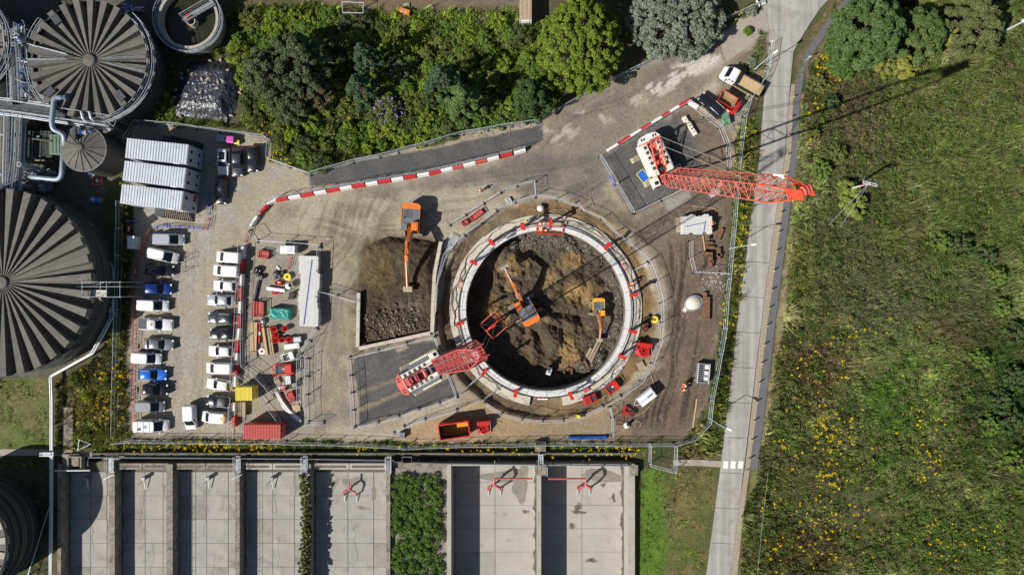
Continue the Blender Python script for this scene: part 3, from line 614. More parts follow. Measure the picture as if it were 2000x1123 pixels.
rocks('scattered_stones', 'small pale stones scattered over the brown earth', 'stones', np.stack([x, y, ground_z(x, y)], -1), RN.uniform(0.025, 0.09, n), stone_cols(n, (0.2, 0.17, 0.14), (0.5, 0.46, 0.4)))
n = 620; p = P(768, 634); x = p.x + RN.normal(0, 2.0, n); y = p.y + RN.normal(0, 1.25, n); keep = sdf(x, y, MUCK) < -0.5; x, y = x[keep], y[keep]; n = len(x)
rocks('stone_heap', 'heap of broken stone lying in the concrete walled spoil bay', 'rubble', np.stack([x, y, heap_z(x, y) + 0.05], -1), 0.06 + 0.3 * RN.random(n) ** 2.2, stone_cols(n, (0.06, 0.05, 0.03), (0.22, 0.185, 0.13)))
n = 1100; x = RN.uniform(P(700, 0).x, P(850, 0).x, n); y = RN.uniform(P(0, 670).y, P(0, 480).y, n); keep = sdf(x, y, MUCK) < -0.3; x, y = x[keep], y[keep]; n = len(x)
rocks('soil_clods', 'dark clods of dug soil scattered over the spoil heap', 'soil', np.stack([x, y, heap_z(x, y)], -1), RN.uniform(0.05, 0.13, n), stone_cols(n, (0.05, 0.037, 0.022), (0.13, 0.095, 0.05)))
n = 260; p = P(1395, 548); x = p.x + RN.normal(0, 0.9, n); y = p.y + RN.normal(0, 1.6, n)
rocks('gravel_spill', 'pale rubble spilt beside the site fence near the curved hose', 'rubble', np.stack([x, y, ground_z(x, y)], -1), RN.uniform(0.05, 0.16, n), stone_cols(n, (0.2, 0.17, 0.14), (0.5, 0.47, 0.43)))
n = 500; t = RN.random(n); x = P(0, 0).x + S * (905 + 150 * t); y = P(0, 0).y - S * (262 - 22 * t) + RN.normal(0, 0.5, n) + 0.5
rocks('loose_stones', 'loose stones along the fence below the trees', 'stones', np.stack([x, y, ground_z(x, y)], -1), RN.uniform(0.06, 0.2, n), stone_cols(n, (0.13, 0.1, 0.07), (0.36, 0.31, 0.26)))

# shaft guard rails
def rail_ring(name, label, r, z0, h, a0, a1, n, mat, rails=3, rad=0.03):
    t = thing(name, label, 'guard rail', (SC.x, SC.y, z0), 0)
    post = MB().tube((0, 0, 0), (0, 0, h), rad, 5).mesh('post'); post.materials.append(mat)
    for i in range(n + 1):
        a = a0 + (a1 - a0) * i / n; put('post', post, t, (r * math.cos(a), r * math.sin(a), 0))
    for k in range(rails):
        z = h * (k + 1) / rails - 0.03; b = MB()
        b.path([(r * math.cos(a0 + (a1 - a0) * i / 96), r * math.sin(a0 + (a1 - a0) * i / 96), z) for i in range(97 if abs(a1 - a0 - 2 * PI) > .01 else 97)], rad * 0.8, 5)
        b.build('rail', mat, t)
rail_ring('guard_rail', 'pale steel guard rail standing on the lip of the shaft ring', RS + 0.5, RING_Z + 0.15, 1.1, 0, 2 * PI, 40, M['steel'], 2, 0.028)
rail_ring('guard_rail', 'dark steel guard rail on the concrete collar outside the ring', RS + 1.15, -0.3, 1.2, math.radians(-70), math.radians(255), 34, M['steel_d'], 2, 0.035)

# ------------------------------------------------------------------ spoil bay walls
bay = thing('spoil_bay', 'spoil bay enclosed by low precast concrete block walls', 'wall')
def block_wall(parent, pts, h, w, L, mat, name='wall_block'):
    for p0, p1 in zip(pts, pts[1:]):
        a, c = P(*p0), P(*p1); d = (c - a); n = max(1, round(d.length / L)); rz = math.atan2(d.y, d.x)
        for i in range(n):
            m_ = a + d * ((i + 0.5) / n); b = MB(); l = d.length / n - 0.03; hh = h + R.uniform(-0.02, 0.02)
            b.box((0, 0, hh / 2 - 0.2), (l, w, hh + 0.4)); b.box((0, w / 2 + 0.06, hh - 0.08), (l, 0.1, 0.16)); b.box((l / 2 - 0.08, -w / 2 - 0.06, hh / 2), (0.12, 0.1, hh))
            b.build(name, mat, parent, (m_.x, m_.y, 0), rz + R.uniform(-0.01, 0.01))
block_wall(bay, [(703, 572), (701, 676)], 1.25, 0.42, 1.3, M['apron'])
block_wall(bay, [(704, 680), (842, 650)], 1.15, 0.42, 1.5, M['apron'])
block_wall(bay, [(846, 648), (848, 590), (851, 535), (863, 473)], 1.3, 0.42, 1.5, M['apron'])

# ------------------------------------------------------------------ settling basins
WT = 1.0                                               # wall tops above ground
def X1(px): return P(px, 0, WT).x
def Y1(py): return P(0, py, WT).y
def wallbox(name, x0, x1, y0, y1, z0, z1, parent, mat):
    b = MB(); b.box(((x0 + x1) / 2, (y0 + y1) / 2, (z0 + z1) / 2), (abs(x1 - x0), abs(y1 - y0), z1 - z0)); return b.build(name, mat, parent)
YB = BAS_Y1
yard_walls = [('L', 112, 119), ('L', 213, 224), ('L', 326, 337), ('L', 460, 468), ('L', 592, 607), ('L', 754, 762), ('R', 873, 881), ('R', 1050, 1057), ('R', 1227, 1240)]
ytop = Y1(906)
basins = thing('settling_basins', 'row of drained concrete settling basins with dividing walls', 'basin')
for k, a, c in yard_walls:
    zf = -1.3 if k == 'L' else -3.5
    nseg = 6; y_ = [ytop + (YB - ytop) * i / nseg for i in range(nseg + 1)]
    for i in range(nseg):
        wallbox('dividing_wall', X1(a), X1(c), y_[i] - 0.012, y_[i + 1] + 0.012, zf, WT + R.uniform(-0.008, 0.008), basins, M['wallc'] if k == 'L' else M['concrete'])
# floors
def floor_slabs(x0, x1, z, ysplit, xs, mat, sump=True):
    ys_ = [Y1(ysplit)] if sump else [ytop - 0.2]
    while ys_[-1] > YB: ys_.append(ys_[-1] - 3.75)
    xx = [x0] + [x0 + (x1 - x0) * t for t in xs] + [x1]
    for i in range(len(ys_) - 1):
        for j in range(len(xx) - 1):
            b = MB(); zz = z + R.uniform(-0.006, 0.006)
            b.box(((xx[j] + xx[j + 1]) / 2, (ys_[i] + ys_[i + 1]) / 2, zz - 0.1), (xx[j + 1] - xx[j] - (0.09 if j else 0.05), ys_[i] - ys_[i + 1] - 0.04, 0.2))
            b.build('floor_slab', mat if R.random() < .72 else M['slab3'] if mat is M['slab'] else M['slab'], basins)
    wallbox('floor_joint_bed', x0 + 0.01, x1 - 0.01, YB, ytop - 0.1, z - 0.35, z - 0.06, basins, M['stain'])
def FXp(px, z): return P(px, 0, z).x
LB = [(119, 213), (224, 326), (337, 460), (468, 592), (607, 754)]
for a, c in LB:
    x0, x1 = X1(a), X1(c)
    floor_slabs(x0, x1, -1.0, 928, [0.45, 0.8], M['slab'])
    wallbox('sump_floor', x0, x1, Y1(930), ytop - 0.01, -2.0, -1.45, basins, M['silt_shade'])
for a, c in ((881, 1050), (1057, 1227)):
    floor_slabs(X1(a), X1(c), -3.2, 928, [0.5], M['slab2'], sump=False)
# damp stains and silt on the basin floors
def blob(name, px, py, z, rx, ry, mat, parent, seed):
    b = MB(); p = P(px, py, z); rr2 = random.Random(seed); n = 22; ph = [rr2.uniform(0, 6.28) for _ in range(3)]
    pts = []
    for i in range(n):
        a = 2 * PI * i / n; k = 1 + 0.25 * math.sin(2 * a + ph[0]) + 0.18 * math.sin(3 * a + ph[1]) + 0.12 * math.sin(5 * a + ph[2])
        pts.append((p.x + rx * k * math.cos(a), p.y + ry * k * math.sin(a), z))
    b.poly(pts); return b.build(name, mat, parent)
for i, (px, py, rx, ry) in enumerate([(1017, 945, 1.2, 2.2), (985, 930, 2.6, 1.0), (1128, 992, 0.5, 0.75), (1155, 1094, 0.7, 0.35), (1117, 1027, 0.35, 0.5), (1198, 972, 0.3, 0.6), (1178, 947, 0.4, 0.25), (1026, 999, 0.45, 0.25), (1216, 1006, 0.2, 0.4), (1130, 1000, 0.9, 0.25), (1180, 930, 3.2, 0.8)]):
    blob('damp_stain', px, py, -3.188 + 0.0015 * i, rx * 1.15, ry * 1.15, M['stain_l'], basins, i); blob('damp_stain', px, py, -3.165 + 0.0015 * i, rx * .8, ry * .8, M['stain'] if rx < 1 else M['stain_l'], basins, i + 30)
for i, (px, py, rx, ry) in enumerate([(710, 992, 0.9, 0.3), (730, 960, 0.3, 1.6), (652, 945, 0.6, 0.8), (575, 945, 0.25, 1.3), (320, 960, 0.2, 1.0), (690, 940, 1.6, 0.7)]):
    blob('damp_stain', px, py, -0.988 + 0.0015 * i, rx, ry, M['stain_l'], basins, 50 + i)
# silt lines where floor meets wall
def silt(x, ya, yb, z, w, sgn, seed):
    rg = random.Random(seed); b = MB(); n = 46; pts = []
    for i in range(n + 1):
        y = ya + (yb - ya) * i / n; ww = w * (.25 + .75 * rg.random() ** 2 + .5 * abs(math.sin(i * .37 + seed))); pts.append((y, ww))
    for (y0, w0), (y1, w1) in zip(pts, pts[1:]): b.quad((x, y0, z), (x + sgn * w0, y0, z), (x + sgn * w1, y1, z), (x, y1, z))
    return b.build('silt_line', M['stain'] if seed % 3 else M['stain_l'], basins)
for j, (a, c) in enumerate(LB): silt(X1(a), ytop - 1.9, YB, -.975, .22, 1, j + 1); silt(X1(c), ytop - 1.9, YB, -.975, .3, -1, j + 11)
for j, (a, c) in enumerate(((881, 1050), (1057, 1227))): silt(X1(a), ytop, YB, -3.14, .3, 1, j + 21); silt(X1(c), ytop, YB, -3.14, .45, -1, j + 31)
# inlet channel along the head of the basins
chan = thing('inlet_channel', 'long concrete inlet channel along the head of the basins', 'channel')
xa, xb = X1(174), X1(1240)
for i in range(12):
    x0 = xa + (xb - xa) * i / 12; x1 = xa + (xb - xa) * (i + 1) / 12 - 0.02
    wallbox('outer_wall', x0, x1, P(0, 886.5, 0.9).y, P(0, 885, 0.9).y, -1.6, 0.9 + R.uniform(-0.01, 0.01), chan, M['wallc'])
    wallbox('channel_floor', x0, x1, ytop, P(0, 887, 0.9).y, -1.6, -1.3, chan, M['silt_shade'])  # dark floor colour carries silt and the shade between the channel walls
for a, c in LB[1:] + [(881, 1050), (1057, 1227)]:
    n = 2
    for i in range(n):
        x0 = X1(a) + (X1(c) - X1(a)) * i / n + 0.05; x1 = X1(a) + (X1(c) - X1(a)) * (i + 1) / n - 0.05
        hw = 0.95 if a < 800 else 0.3
        wallbox('weir_wall', x0, x1, ytop - hw, ytop, -1.6, 0.55 if a < 800 else 0.9, chan, M['slab2'] if a > 400 else M['wallc'])
        if a < 800:
            wallbox('weir_wall', x0 + 0.4, x1 - 0.4, ytop - hw + 0.25, ytop - 0.3, 0.5, 0.551 + 0.004 * i, chan, M['stain'])
wallbox('end_block', X1(1230), X1(1246), Y1(928), Y1(908), -1, 1.05, chan, M['wallc'])
wallbox('end_block', X1(118), X1(150), Y1(912), Y1(888), -1, 0.6, chan, M['wallc'])
# service pipe with brackets
pp = thing('service_pipe', 'grey service pipe carried on brackets above the inlet channel', 'pipe')
zz = 1.25
pts = [P(172, 910, zz), P(172, 893, zz), P(600, 896, zz), P(770, 899, zz)]
MB().path(pts, 0.11, 8).build('pipe_run', M['deck'], pp)
MB().path([P(770, 902, zz), P(786, 902, zz), P(786, 892, zz), P(804, 892, zz), P(804, 903, zz), P(860, 905, zz), P(1230, 909, zz)], 0.11, 8).build('pipe_run', M['deck'], pp)
MB().path([P(108, 919, 1.2), P(176, 918, 1.2)], 0.12, 8).build('pipe_run', M['pipe_w'], pp)
for i, px in enumerate(range(190, 1220, 33)):
    y = 893 + (px - 172) * 0.0155
    b = MB(); q = P(px, y, zz); b.box((q.x, q.y, 0.15), (0.1, 0.1, 2.0)); b.box((q.x, q.y + 0.15, 1.1), (0.06, 0.35, 0.06)); b.build('bracket', M['dark'], pp)
# cross walkways with handrails over the channel, at each dividing wall
def handrail(parent, p0, p1, h=1.1, step=1.6, mat=None, r=0.03, rails=2):
    mat = mat or M['steel']; p0, p1 = Vector(p0), Vector(p1); n = max(1, round((p1 - p0).length / step)); b = MB()
    for i in range(n + 1):
        q = p0 + (p1 - p0) * i / n; b.tube(q, q + Vector((0, 0, h)), r, 5)
    for k in range(rails):
        z = Vector((0, 0, h * (1 - 0.48 * k))); b.tube(p0 + z, p1 + z, r, 5)
    return b.build('handrail', mat, parent)
for px in (331, 464): handrail(basins, (X1(px), ytop - 1, WT), (X1(px), YB, WT), 1.05, 2.0, M['steel_d'], .025)
for i, px in enumerate((218, 466, 597, 760)):
    w = thing('footbridge', '%s short steel footbridge over the inlet channel from the twin pipe line' % ORD[i], 'footbridge', (0, 0, 0), 0, 'footbridges over the inlet channel')
    xc = X1(px)
    MB().box((xc, (Y1(890) + Y1(922)) / 2, WT + 0.1), (0.75, Y1(890) - Y1(922), 0.08)).build('deck', M['steel_d'], w)
    for sx in (-0.4, 0.4): handrail(w, (xc + sx, Y1(890), WT + 0.1), (xc + sx, Y1(922), WT + 0.1), mat=M['steel'])
    if px < 700:
        v_ = thing('valve_spindle', 'pale steel valve spindle with handle at the %s footbridge from the twin pipe line' % ORD[i], 'valve', (xc + 0.1, Y1(928), WT), 0, 'valve spindles at the basin heads')
        MB().tube((0, 0, 0), (0, 0, 1.0), 0.07, 6).build('stem', M['steel'], v_); MB().tube((-0.8, -0.4, 0.95), (0.8, 0.4, 0.95), 0.05, 6).build('handle', M['pipe_w'], v_); MB().tube((0, -0.2, 0.9), (0, -0.9, 0.4), 0.05, 6).build('handle', M['pipe_w'], v_)
cks = thing('floor_cracks', 'thin dark cracks running along the basin floors', 'cracks'); cks['kind'] = 'stuff'
for px, py in ((175, 1010), (282, 960), (405, 985), (540, 950), (545, 1050), (640, 990), (690, 1030), (160, 1080), (300, 1060), (420, 1080)):
    b = MB(); x, y = px, py
    for k in range(9):
        x2, y2 = x + R.uniform(-3, 3), y + R.uniform(5, 9); a, c = P(x, y, -.985), P(x2, y2, -.985); b.quad((a.x - .02, a.y, -.985), (a.x + .02, a.y, -.985), (c.x + .02, c.y, -.985), (c.x - .02, c.y, -.985)); x, y = x2, y2
    b.build('crack', M['stain'], cks)
# ladder platform between the two deep basins
lp = thing('valve_platform', 'small concrete platform with ladder and rails between the deep basins', 'platform')
MB().box((X1(1056), Y1(917), WT + 0.15), (1.7, 1.7, 0.3)).build('platform_slab', M['wallc'], lp)
for s_ in (-1, 1): handrail(lp, (X1(1056) + s_ * 0.95, Y1(908), WT + 0.2), (X1(1056) + s_ * 0.95, Y1(926), WT + 0.2))
b = MB()
for s_ in (-0.35, 0.35): b.bar((X1(1056) + s_, Y1(906), WT + 0.3), (X1(1056) + s_, Y1(886), WT + 0.1), 0.08, 0.1)
b.build('ladder_rail', M['steel'], lp)
for i in range(6): MB().box((X1(1056), Y1(888 + i * 3.1), WT + 0.15), (0.7, 0.12, 0.04)).build('rung', M['steel'], lp)
MB().box((P(1055, 870).x, P(1055, 870).y, 0.35), (1.7, 1.5, 0.7)).build('plinth', M['wallc'], lp)
MB().box((P(1055, 867, .8).x, P(1055, 867, .8).y, 0.73), (1.4, 0.9, 0.06)).build('hatch', M['dark'], lp)
# red twin discharge pipes standing in basins
def twin_pipe(px, py, zf, zt, label, rad, width, runs):
    t = thing('discharge_pipe', label, 'pipe')
    p = P(px, py, zf); b = MB(); top = Vector((p.x, p.y + 0.6, zt))
    hw = width / 2
    for s_ in (-1, 1):
        MB().path([top, top + Vector((s_ * hw * 0.35, -0.35, -0.1)), top + Vector((s_ * hw * 0.8, -0.5, -0.25)), top + Vector((s_ * hw, -0.9, -0.6)), Vector((p.x + s_ * hw, p.y - 0.75, (zt + zf) / 2)), Vector((p.x + s_ * hw, p.y - 0.8, zf))], rad, 8).build('outlet_leg', M['redfade'], t)
        for kx in range(3):
            q = top + Vector((s_ * hw * (0.45 + 0.25 * kx), -0.35 - 0.2 * kx, -0.1 - 0.2 * kx)); MB().tube(q - Vector((0.03 * s_, 0, 0)), q + Vector((0.09 * s_, -0.03, 0)), rad * 1.5, 8).build('flange', M['redfade'], t)
        MB().bar((p.x + s_ * hw, p.y - 0.8, zf + 0.5), (p.x + s_ * hw, p.y - 2.0, zf + 0.05), 0.1, 0.1).build('deflector', M['steel'], t)
    MB().tube(top, top + Vector((0, 0.9, 0)), rad, 8).build('inlet_stub', M['redfade'], t)
    if runs:
        MB().tube(top + Vector((0, 0.85, 0)), Vector((P(runs, 0, zt).x, top.y + 0.85, zt)), rad * 0.9, 8).build('feed_pipe', M['redfade'], t)
twin_pipe(966, 942, -3.2, -0.2, 'red twin-leg discharge pipe in the deep basin with the silt patch', 0.17, 1.9, 1040)
twin_pipe(1140, 942, -3.2, -0.2, 'red twin-leg discharge pipe in the deep basin at the end of the row', 0.17, 1.9, 1066)
twin_pipe(686, 955, -1.0, 0.6, 'rusty red twin-leg discharge pipe in the basin beside the leafy one', 0.12, 1.9, None)
for i, px in enumerate((174, 285, 410, 534)):
    g = thing('scum_pipe', 'small grey outlet pipe at the head of the %s basin from the twin pipe line' % ORD[i], 'pipe', (0, 0, 0), 0, 'small outlet pipes in the basins')
    p = P(px, 935, -0.9)
    MB().box((p.x, p.y + 0.25, -0.5), (0.5, 0.4, 1.0)).build('outlet_box', M['steel_d'], g); MB().tube((p.x, p.y, -0.3), (p.x - 0.02, p.y - 1.5, -0.75), 0.07, 6).build('pipe_leg', M['pipe_w'], g)
    MB().tube((p.x - 0.15, p.y, -0.4), (p.x - 1.3, p.y - 1.0, -0.9), 0.03, 5).build('drain_hose', M['steel_d'], g)

# ------------------------------------------------------------------ tanks of the treatment plant
def ribbed_tank(label, bx, by, Rb, h, n, rise, frac=0.5, hub=0.95, wallmat=None, lowrise=0.35, name='digester_tank'):
    c = P(bx, by); t = thing(name, label, 'tank', (c.x, c.y, 0))
    b = MB(); b.smooth = True; b.lathe([(Rb, -0.2), (Rb, h), (Rb - 0.25, h)], 96); b.build('tank_wall', wallmat or M['tankw'], t)
    for zz_ in (h * 0.33, h * 0.66, h - 0.1):
        MB().lathe([(Rb + 0.002, zz_ - 0.06), (Rb + 0.08, zz_ - 0.06), (Rb + 0.08, zz_ + 0.06), (Rb + 0.002, zz_ + 0.06)], 96).build('hoop', M['tankg'], t)
    z0 = h - 0.45; step = 2 * PI / n
    low = MB()
    low.lathe([(Rb - 0.2, z0), (hub * 0.7, z0 + lowrise)], n * 2); low.build('roof_deck', M['roofgrp2'], t)
    def prof(r): return r
    # one raised radial panel, shared by all
    b = MB(); hw = step * frac / 2
    rows = []
    for k in range(5):
        r_ = hub * 0.8 + (Rb + 0.05 - hub * 0.8) * k / 4; q = k / 4
        zlow = z0 + lowrise * (1 - q) - 0.02; ztop = zlow + 0.12 + rise * q; ins = 0.88
        rows.append([(r_ * math.cos(a), r_ * math.sin(a), zz_) for a, zz_ in ((-hw, zlow), (-hw * ins, ztop), (hw * ins, ztop), (hw, zlow))])
    b.loft(rows); me = b.mesh('roof_panel'); me.materials.append(M['roofgrp'])
    bm = bmesh.new(); bm.from_mesh(me); bmesh.ops.recalc_face_normals(bm, faces=bm.faces); bm.to_mesh(me); bm.free()
    mes = [me, me.copy(), me.copy()]; mes[1].materials[0] = M['roofgrpb']; mes[2].materials[0] = M['roofgrpc']
    for i in range(n): put('roof_panel', R.choice(mes[:1] + mes), t, (0, 0, 0), step * (i + 0.3) + R.uniform(-0.003, 0.003))
    MB().lathe([(hub, z0 + lowrise - 0.05), (hub, z0 + lowrise + 0.25), (hub * 0.85, z0 + lowrise + 0.4), (0.02, z0 + lowrise + 0.5)], 24).build('roof_hub', M['roofgrp'], t)
    return t, c
def ring_walk(t, r0, r1, z, a0, a1, n=24, rail_in=True):
    b = MB(); d0 = math.radians(a0); d1 = math.radians(a1)
    rings = []
    for i in range(n + 1):
        a = d0 + (d1 - d0) * i / n; c_, s_ = math.cos(a), math.sin(a); rings.append([(r0 * c_, r0 * s_, z), (r1 * c_, r1 * s_, z), (r1 * c_, r1 * s_, z + 0.06), (r0 * c_, r0 * s_, z + 0.06)])
    b.loft(rings); b.build('gallery_deck', M['steel_d'], t)
    for r_ in ([r0, r1] if rail_in else [r1]):
        b = MB(); m = max(3, int(abs(d1 - d0) * r_ / 1.5))
        for i in range(m + 1):
            a = d0 + (d1 - d0) * i / m; b.tube((r_ * math.cos(a), r_ * math.sin(a), z), (r_ * math.cos(a), r_ * math.sin(a), z + 1.15), 0.03, 5)
        for zz_ in (0.6, 1.15): b.path([(r_ * math.cos(d0 + (d1 - d0) * i / n), r_ * math.sin(d0 + (d1 - d0) * i / n), z + zz_) for i in range(n + 1)], 0.035, 5)
        b.build('gallery_rail', M['steel'], t)
t1, c1 = ribbed_tank('largest dark tank with radial ribbed grey roof beside the car park', 61, 552, 13.7, 6.0, 32, 1.5, frac=.47, hub=0.9)
for a in range(-70, 80, 24): pass
t2, c2 = ribbed_tank('round tank with radial ribbed grey roof and steel edge gallery', 222, 143, 8.7, 6.0, 26, 1.1, frac=.52, hub=0.95)
ring_walk(t2, 8.75, 9.45, 5.4, -78, 46); ring_walk(t2, 8.75, 9.45, 5.4, 140, 160); ring_walk(t2, 8.75, 9.45, 5.4, 184, 222)
for sgn, (r0, r1, aw) in ((1, (2.3, 8.3, 0.21)),):
    for ang in (math.radians(-6), math.radians(174)):
        b = MB()
        for da in (-0.13, 0.13):
            a = ang + da * (1 if da < 0 else 1); p0 = Vector((3.0 * math.cos(ang), 3.0 * math.sin(ang), 6.0)); p1 = Vector((8.6 * math.cos(a), 8.6 * math.sin(a), 6.3))
            off = Vector((-math.sin(ang), math.cos(ang), 0)) * (0.35 if da > 0 else -0.35); p0 = p0 + off
            for k in range(5):
                q = p0 + (p1 - p0) * k / 4; b.tube(q, q + Vector((0, 0, 1.0)), 0.03, 5)
            b.tube(p0 + Vector((0, 0, 1)), p1 + Vector((0, 0, 1)), 0.03, 5); b.tube(p0 + Vector((0, 0, .5)), p1 + Vector((0, 0, .5)), 0.03, 5)
        b.build('roof_handrail', M['steel_b'], t2)
def vent_box(t, r, ang, z, w=1.1, l=1.5):
    M_ = Matrix.Rotation(ang, 3, 'Z'); q = Vector((r * math.cos(ang), r * math.sin(ang), z))
    MB().box(q, (l, w, 0.5), ang).build('vent_box', M['dark'], t)
    b = MB()
    for k in range(6): b.box(q + M_ @ Vector((-l / 2 + l * (k + 0.5) / 6, 0, 0.27)), (0.08, w * 0.9, 0.05), ang)
    b.build('louvre', M['deck'], t)
for a in (128, 222, -48): vent_box(t2, 7.3, math.radians(a), 6.6)
t6, c6 = ribbed_tank('ribbed-roof tank on the far side of the pipe bridge', -20, 112, 7.0, 6.0, 24, 0.8)
ring_walk(t6, 7.05, 7.75, 5.4, -60, 60)
# dark tank with rings, lower left
t5, c5 = ribbed_tank('tall dark tank with raised hoops and pale roof beside the basins', -20, 1030, 8.3, 7.6, 22, 0.12, wallmat=M['tankw'])
for ch in t5.children:
    if ch.name.startswith(('roof_panel',)): ch.data.materials[0] = M['concrete']
for zz_ in (1.6, 3.1, 4.7, 6.2):
    MB().lathe([(8.3, zz_ - 0.12), (8.5, zz_ - 0.12), (8.5, zz_ + 0.1), (8.3, zz_ + 0.1)], 96).build('hoop', M['tankg'], t5)
# small cone-roofed tank
c3 = P(210, 306); t3 = thing('cone_roof_tank', 'small dark tank with shallow cone roof and radial seams', 'tank', (c3.x, c3.y, 0))
b = MB(); b.smooth = True; b.lathe([(3.25, -0.2), (3.25, 6.0)], 64); b.build('tank_wall', M['tankw'], t3)
for i in range(16):
    a0 = 2 * PI * i / 16; b = MB()
    b.loft([[(r_ * math.cos(a), r_ * math.sin(a), z_ - th) for a, th in ((a0 + 0.01, 0), (a0 + 0.39 - 0.01, 0), (a0 + 0.39 - 0.01, 0.06), (a0 + 0.01, 0.06))] for r_, z_ in ((3.35, 6.02), (0.3, 6.85))])
    b.build('roof_panel', M['roofgrp'], t3)
    MB().bar((0.35 * math.cos(a0), 0.35 * math.sin(a0), 6.86), (3.3 * math.cos(a0), 3.3 * math.sin(a0), 6.06), 0.07, 0.14).build('seam_rib', M['roofgrp'], t3)
MB().lathe([(0.42, 6.75), (0.42, 7.0), (0.02, 7.05)], 16).build('roof_cap', M['roofgrp'], t3)
MB().lathe([(3.26, 5.9), (3.42, 5.9), (3.42, 6.05), (3.3, 6.05)], 64).build('rim_ring', M['steel_d'], t3)
b = MB()
for k in range(5): b.box((-0.75, 1.3 + 0.42 * k, 6.95 - k * 0.06), (0.5, 0.28, 0.4))
b.build('vent_stack', M['dark'], t3)
# open clarifier with scraper bridge
c4 = P(385, 51); t4 = thing('clarifier_tank', 'open round clarifier tank of dark water with scraper bridge', 'tank', (c4.x, c4.y, 0))
b = MB(); b.smooth = False; b.lathe([(4.6, -0.2), (4.6, 3.0), (4.2, 3.0), (4.2, 0.2)], 72); b.build('tank_wall', M['concrete'], t4)
MB().lathe([(4.21, 1.7), (0.01, 1.7)], 64).build('water_surface', M['water'], t4)
MB().lathe([(4.6, 2.5), (5.15, 2.5), (5.15, 2.56), (4.6, 2.56)], 72).build('gallery_deck', M['steel_d'], t4)
b = MB()
for i in range(30):
    a = 2 * PI * i / 30; b.tube((5.12 * math.cos(a), 5.12 * math.sin(a), 2.5), (5.12 * math.cos(a), 5.12 * math.sin(a), 3.6), 0.025, 5)
for zz_ in (3.05, 3.6): b.path([(5.12 * math.cos(2 * PI * i / 72), 5.12 * math.sin(2 * PI * i / 72), zz_) for i in range(73)], 0.03, 5)
b.build('gallery_rail', M['steel'], t4)
d_ = Vector((0.86, 0.5, 0)); s2 = Vector((-0.5, 0.86, 0))
MB().bar(d_ * -0.6 + Vector((0, 0, 3.2)), d_ * 4.7 + Vector((0, 0, 3.2)), 0.9, 0.1).build('bridge_deck', M['steel_d'], t4)
for k in (-0.5, 0.5): handrail(t4, d_ * -0.6 + s2 * k + Vector((0, 0, 3.2)), d_ * 4.7 + s2 * k + Vector((0, 0, 3.2)), mat=M['steel'])
MB().lathe([(0.7, 1.7), (0.7, 2.9), (0.55, 2.9), (0.55, 1.7)], 24, (0.35, -0.35, 0)).build('centre_well', M['concrete'], t4)
MB().box(d_ * 0.2 + Vector((0, 0, 3.45)), (0.5, 0.4, 0.5), 0.5).build('drive_motor', M['red'], t4)
# ------------------------------------------------------------------ pipe bridges and walkways of the plant
def walkway(label, pts, z, width, mat=None, name='raised_walkway'):
    t = thing(name, label, 'walkway')
    for p0, p1 in zip(pts, pts[1:]):
        a, c = P(*p0, z), P(*p1, z); d = (c - a).normalized(); s_ = Vector((-d.y, d.x, 0)) * width / 2; L = (c - a).length
        n = max(1, round(L / 2.0))
        for i in range(n):
            q0 = a + (c - a) * i / n + d * 0.01; q1 = a + (c - a) * (i + 1) / n - d * 0.01
            MB().bar(q0, q1, width, 0.06).build('deck_grating', mat or M['grate'], t)
        for k in (-1, 1): handrail(t, a + s_ * k, c + s_ * k, 1.1, 1.5, M['steel'], 0.032)
        for k, rr_ in ((-1.35, .1), (-1.65, .07), (1.35, .12), (1.7, .06)): MB().tube(a + s_ * k - Vector((0, 0, .4)), c + s_ * k - Vector((0, 0, .4)), rr_, 7).build('carried_pipe', M['steel_b'] if rr_ > .08 else M['steel'], t)
        for i in range(max(2, n // 2) + 1):
            q = a + (c - a) * i / max(2, n // 2)
            for k in (-0.8, 0.8): MB().tube(Vector((q.x, q.y, -0.1)) + s_ * k, q + s_ * k, 0.07, 6).build('support_leg', M['steel_d'], t)
        MB().bar(a + s_ * 1.02 - Vector((0, 0, .15)), c + s_ * 1.02 - Vector((0, 0, .15)), 0.06, 0.22).build('edge_beam', M['steel_b'], t)
        MB().bar(a - s_ * 1.02 - Vector((0, 0, .15)), c - s_ * 1.02 - Vector((0, 0, .15)), 0.06, 0.22).build('edge_beam', M['steel_b'], t)
    return t
walkway('steel walkway bridge running between the ribbed tanks and the cone roof tank', [(-30, 204), (30, 210), (215, 238)], 5.6, 1.5)
walkway('narrow steel pipe bridge climbing past the ribbed tanks', [(26, 50), (33, 130), (36, 205)], 5.6, 1.6)
walkway('steel walkway over the green cabinets below the pipe bridge', [(14, 222), (12, 300), (10, 388)], 4.6, 0.9)
walkway('second narrow steel walkway beside the green cabinets', [(40, 224), (36, 310), (26, 392)], 4.6, 0.7)
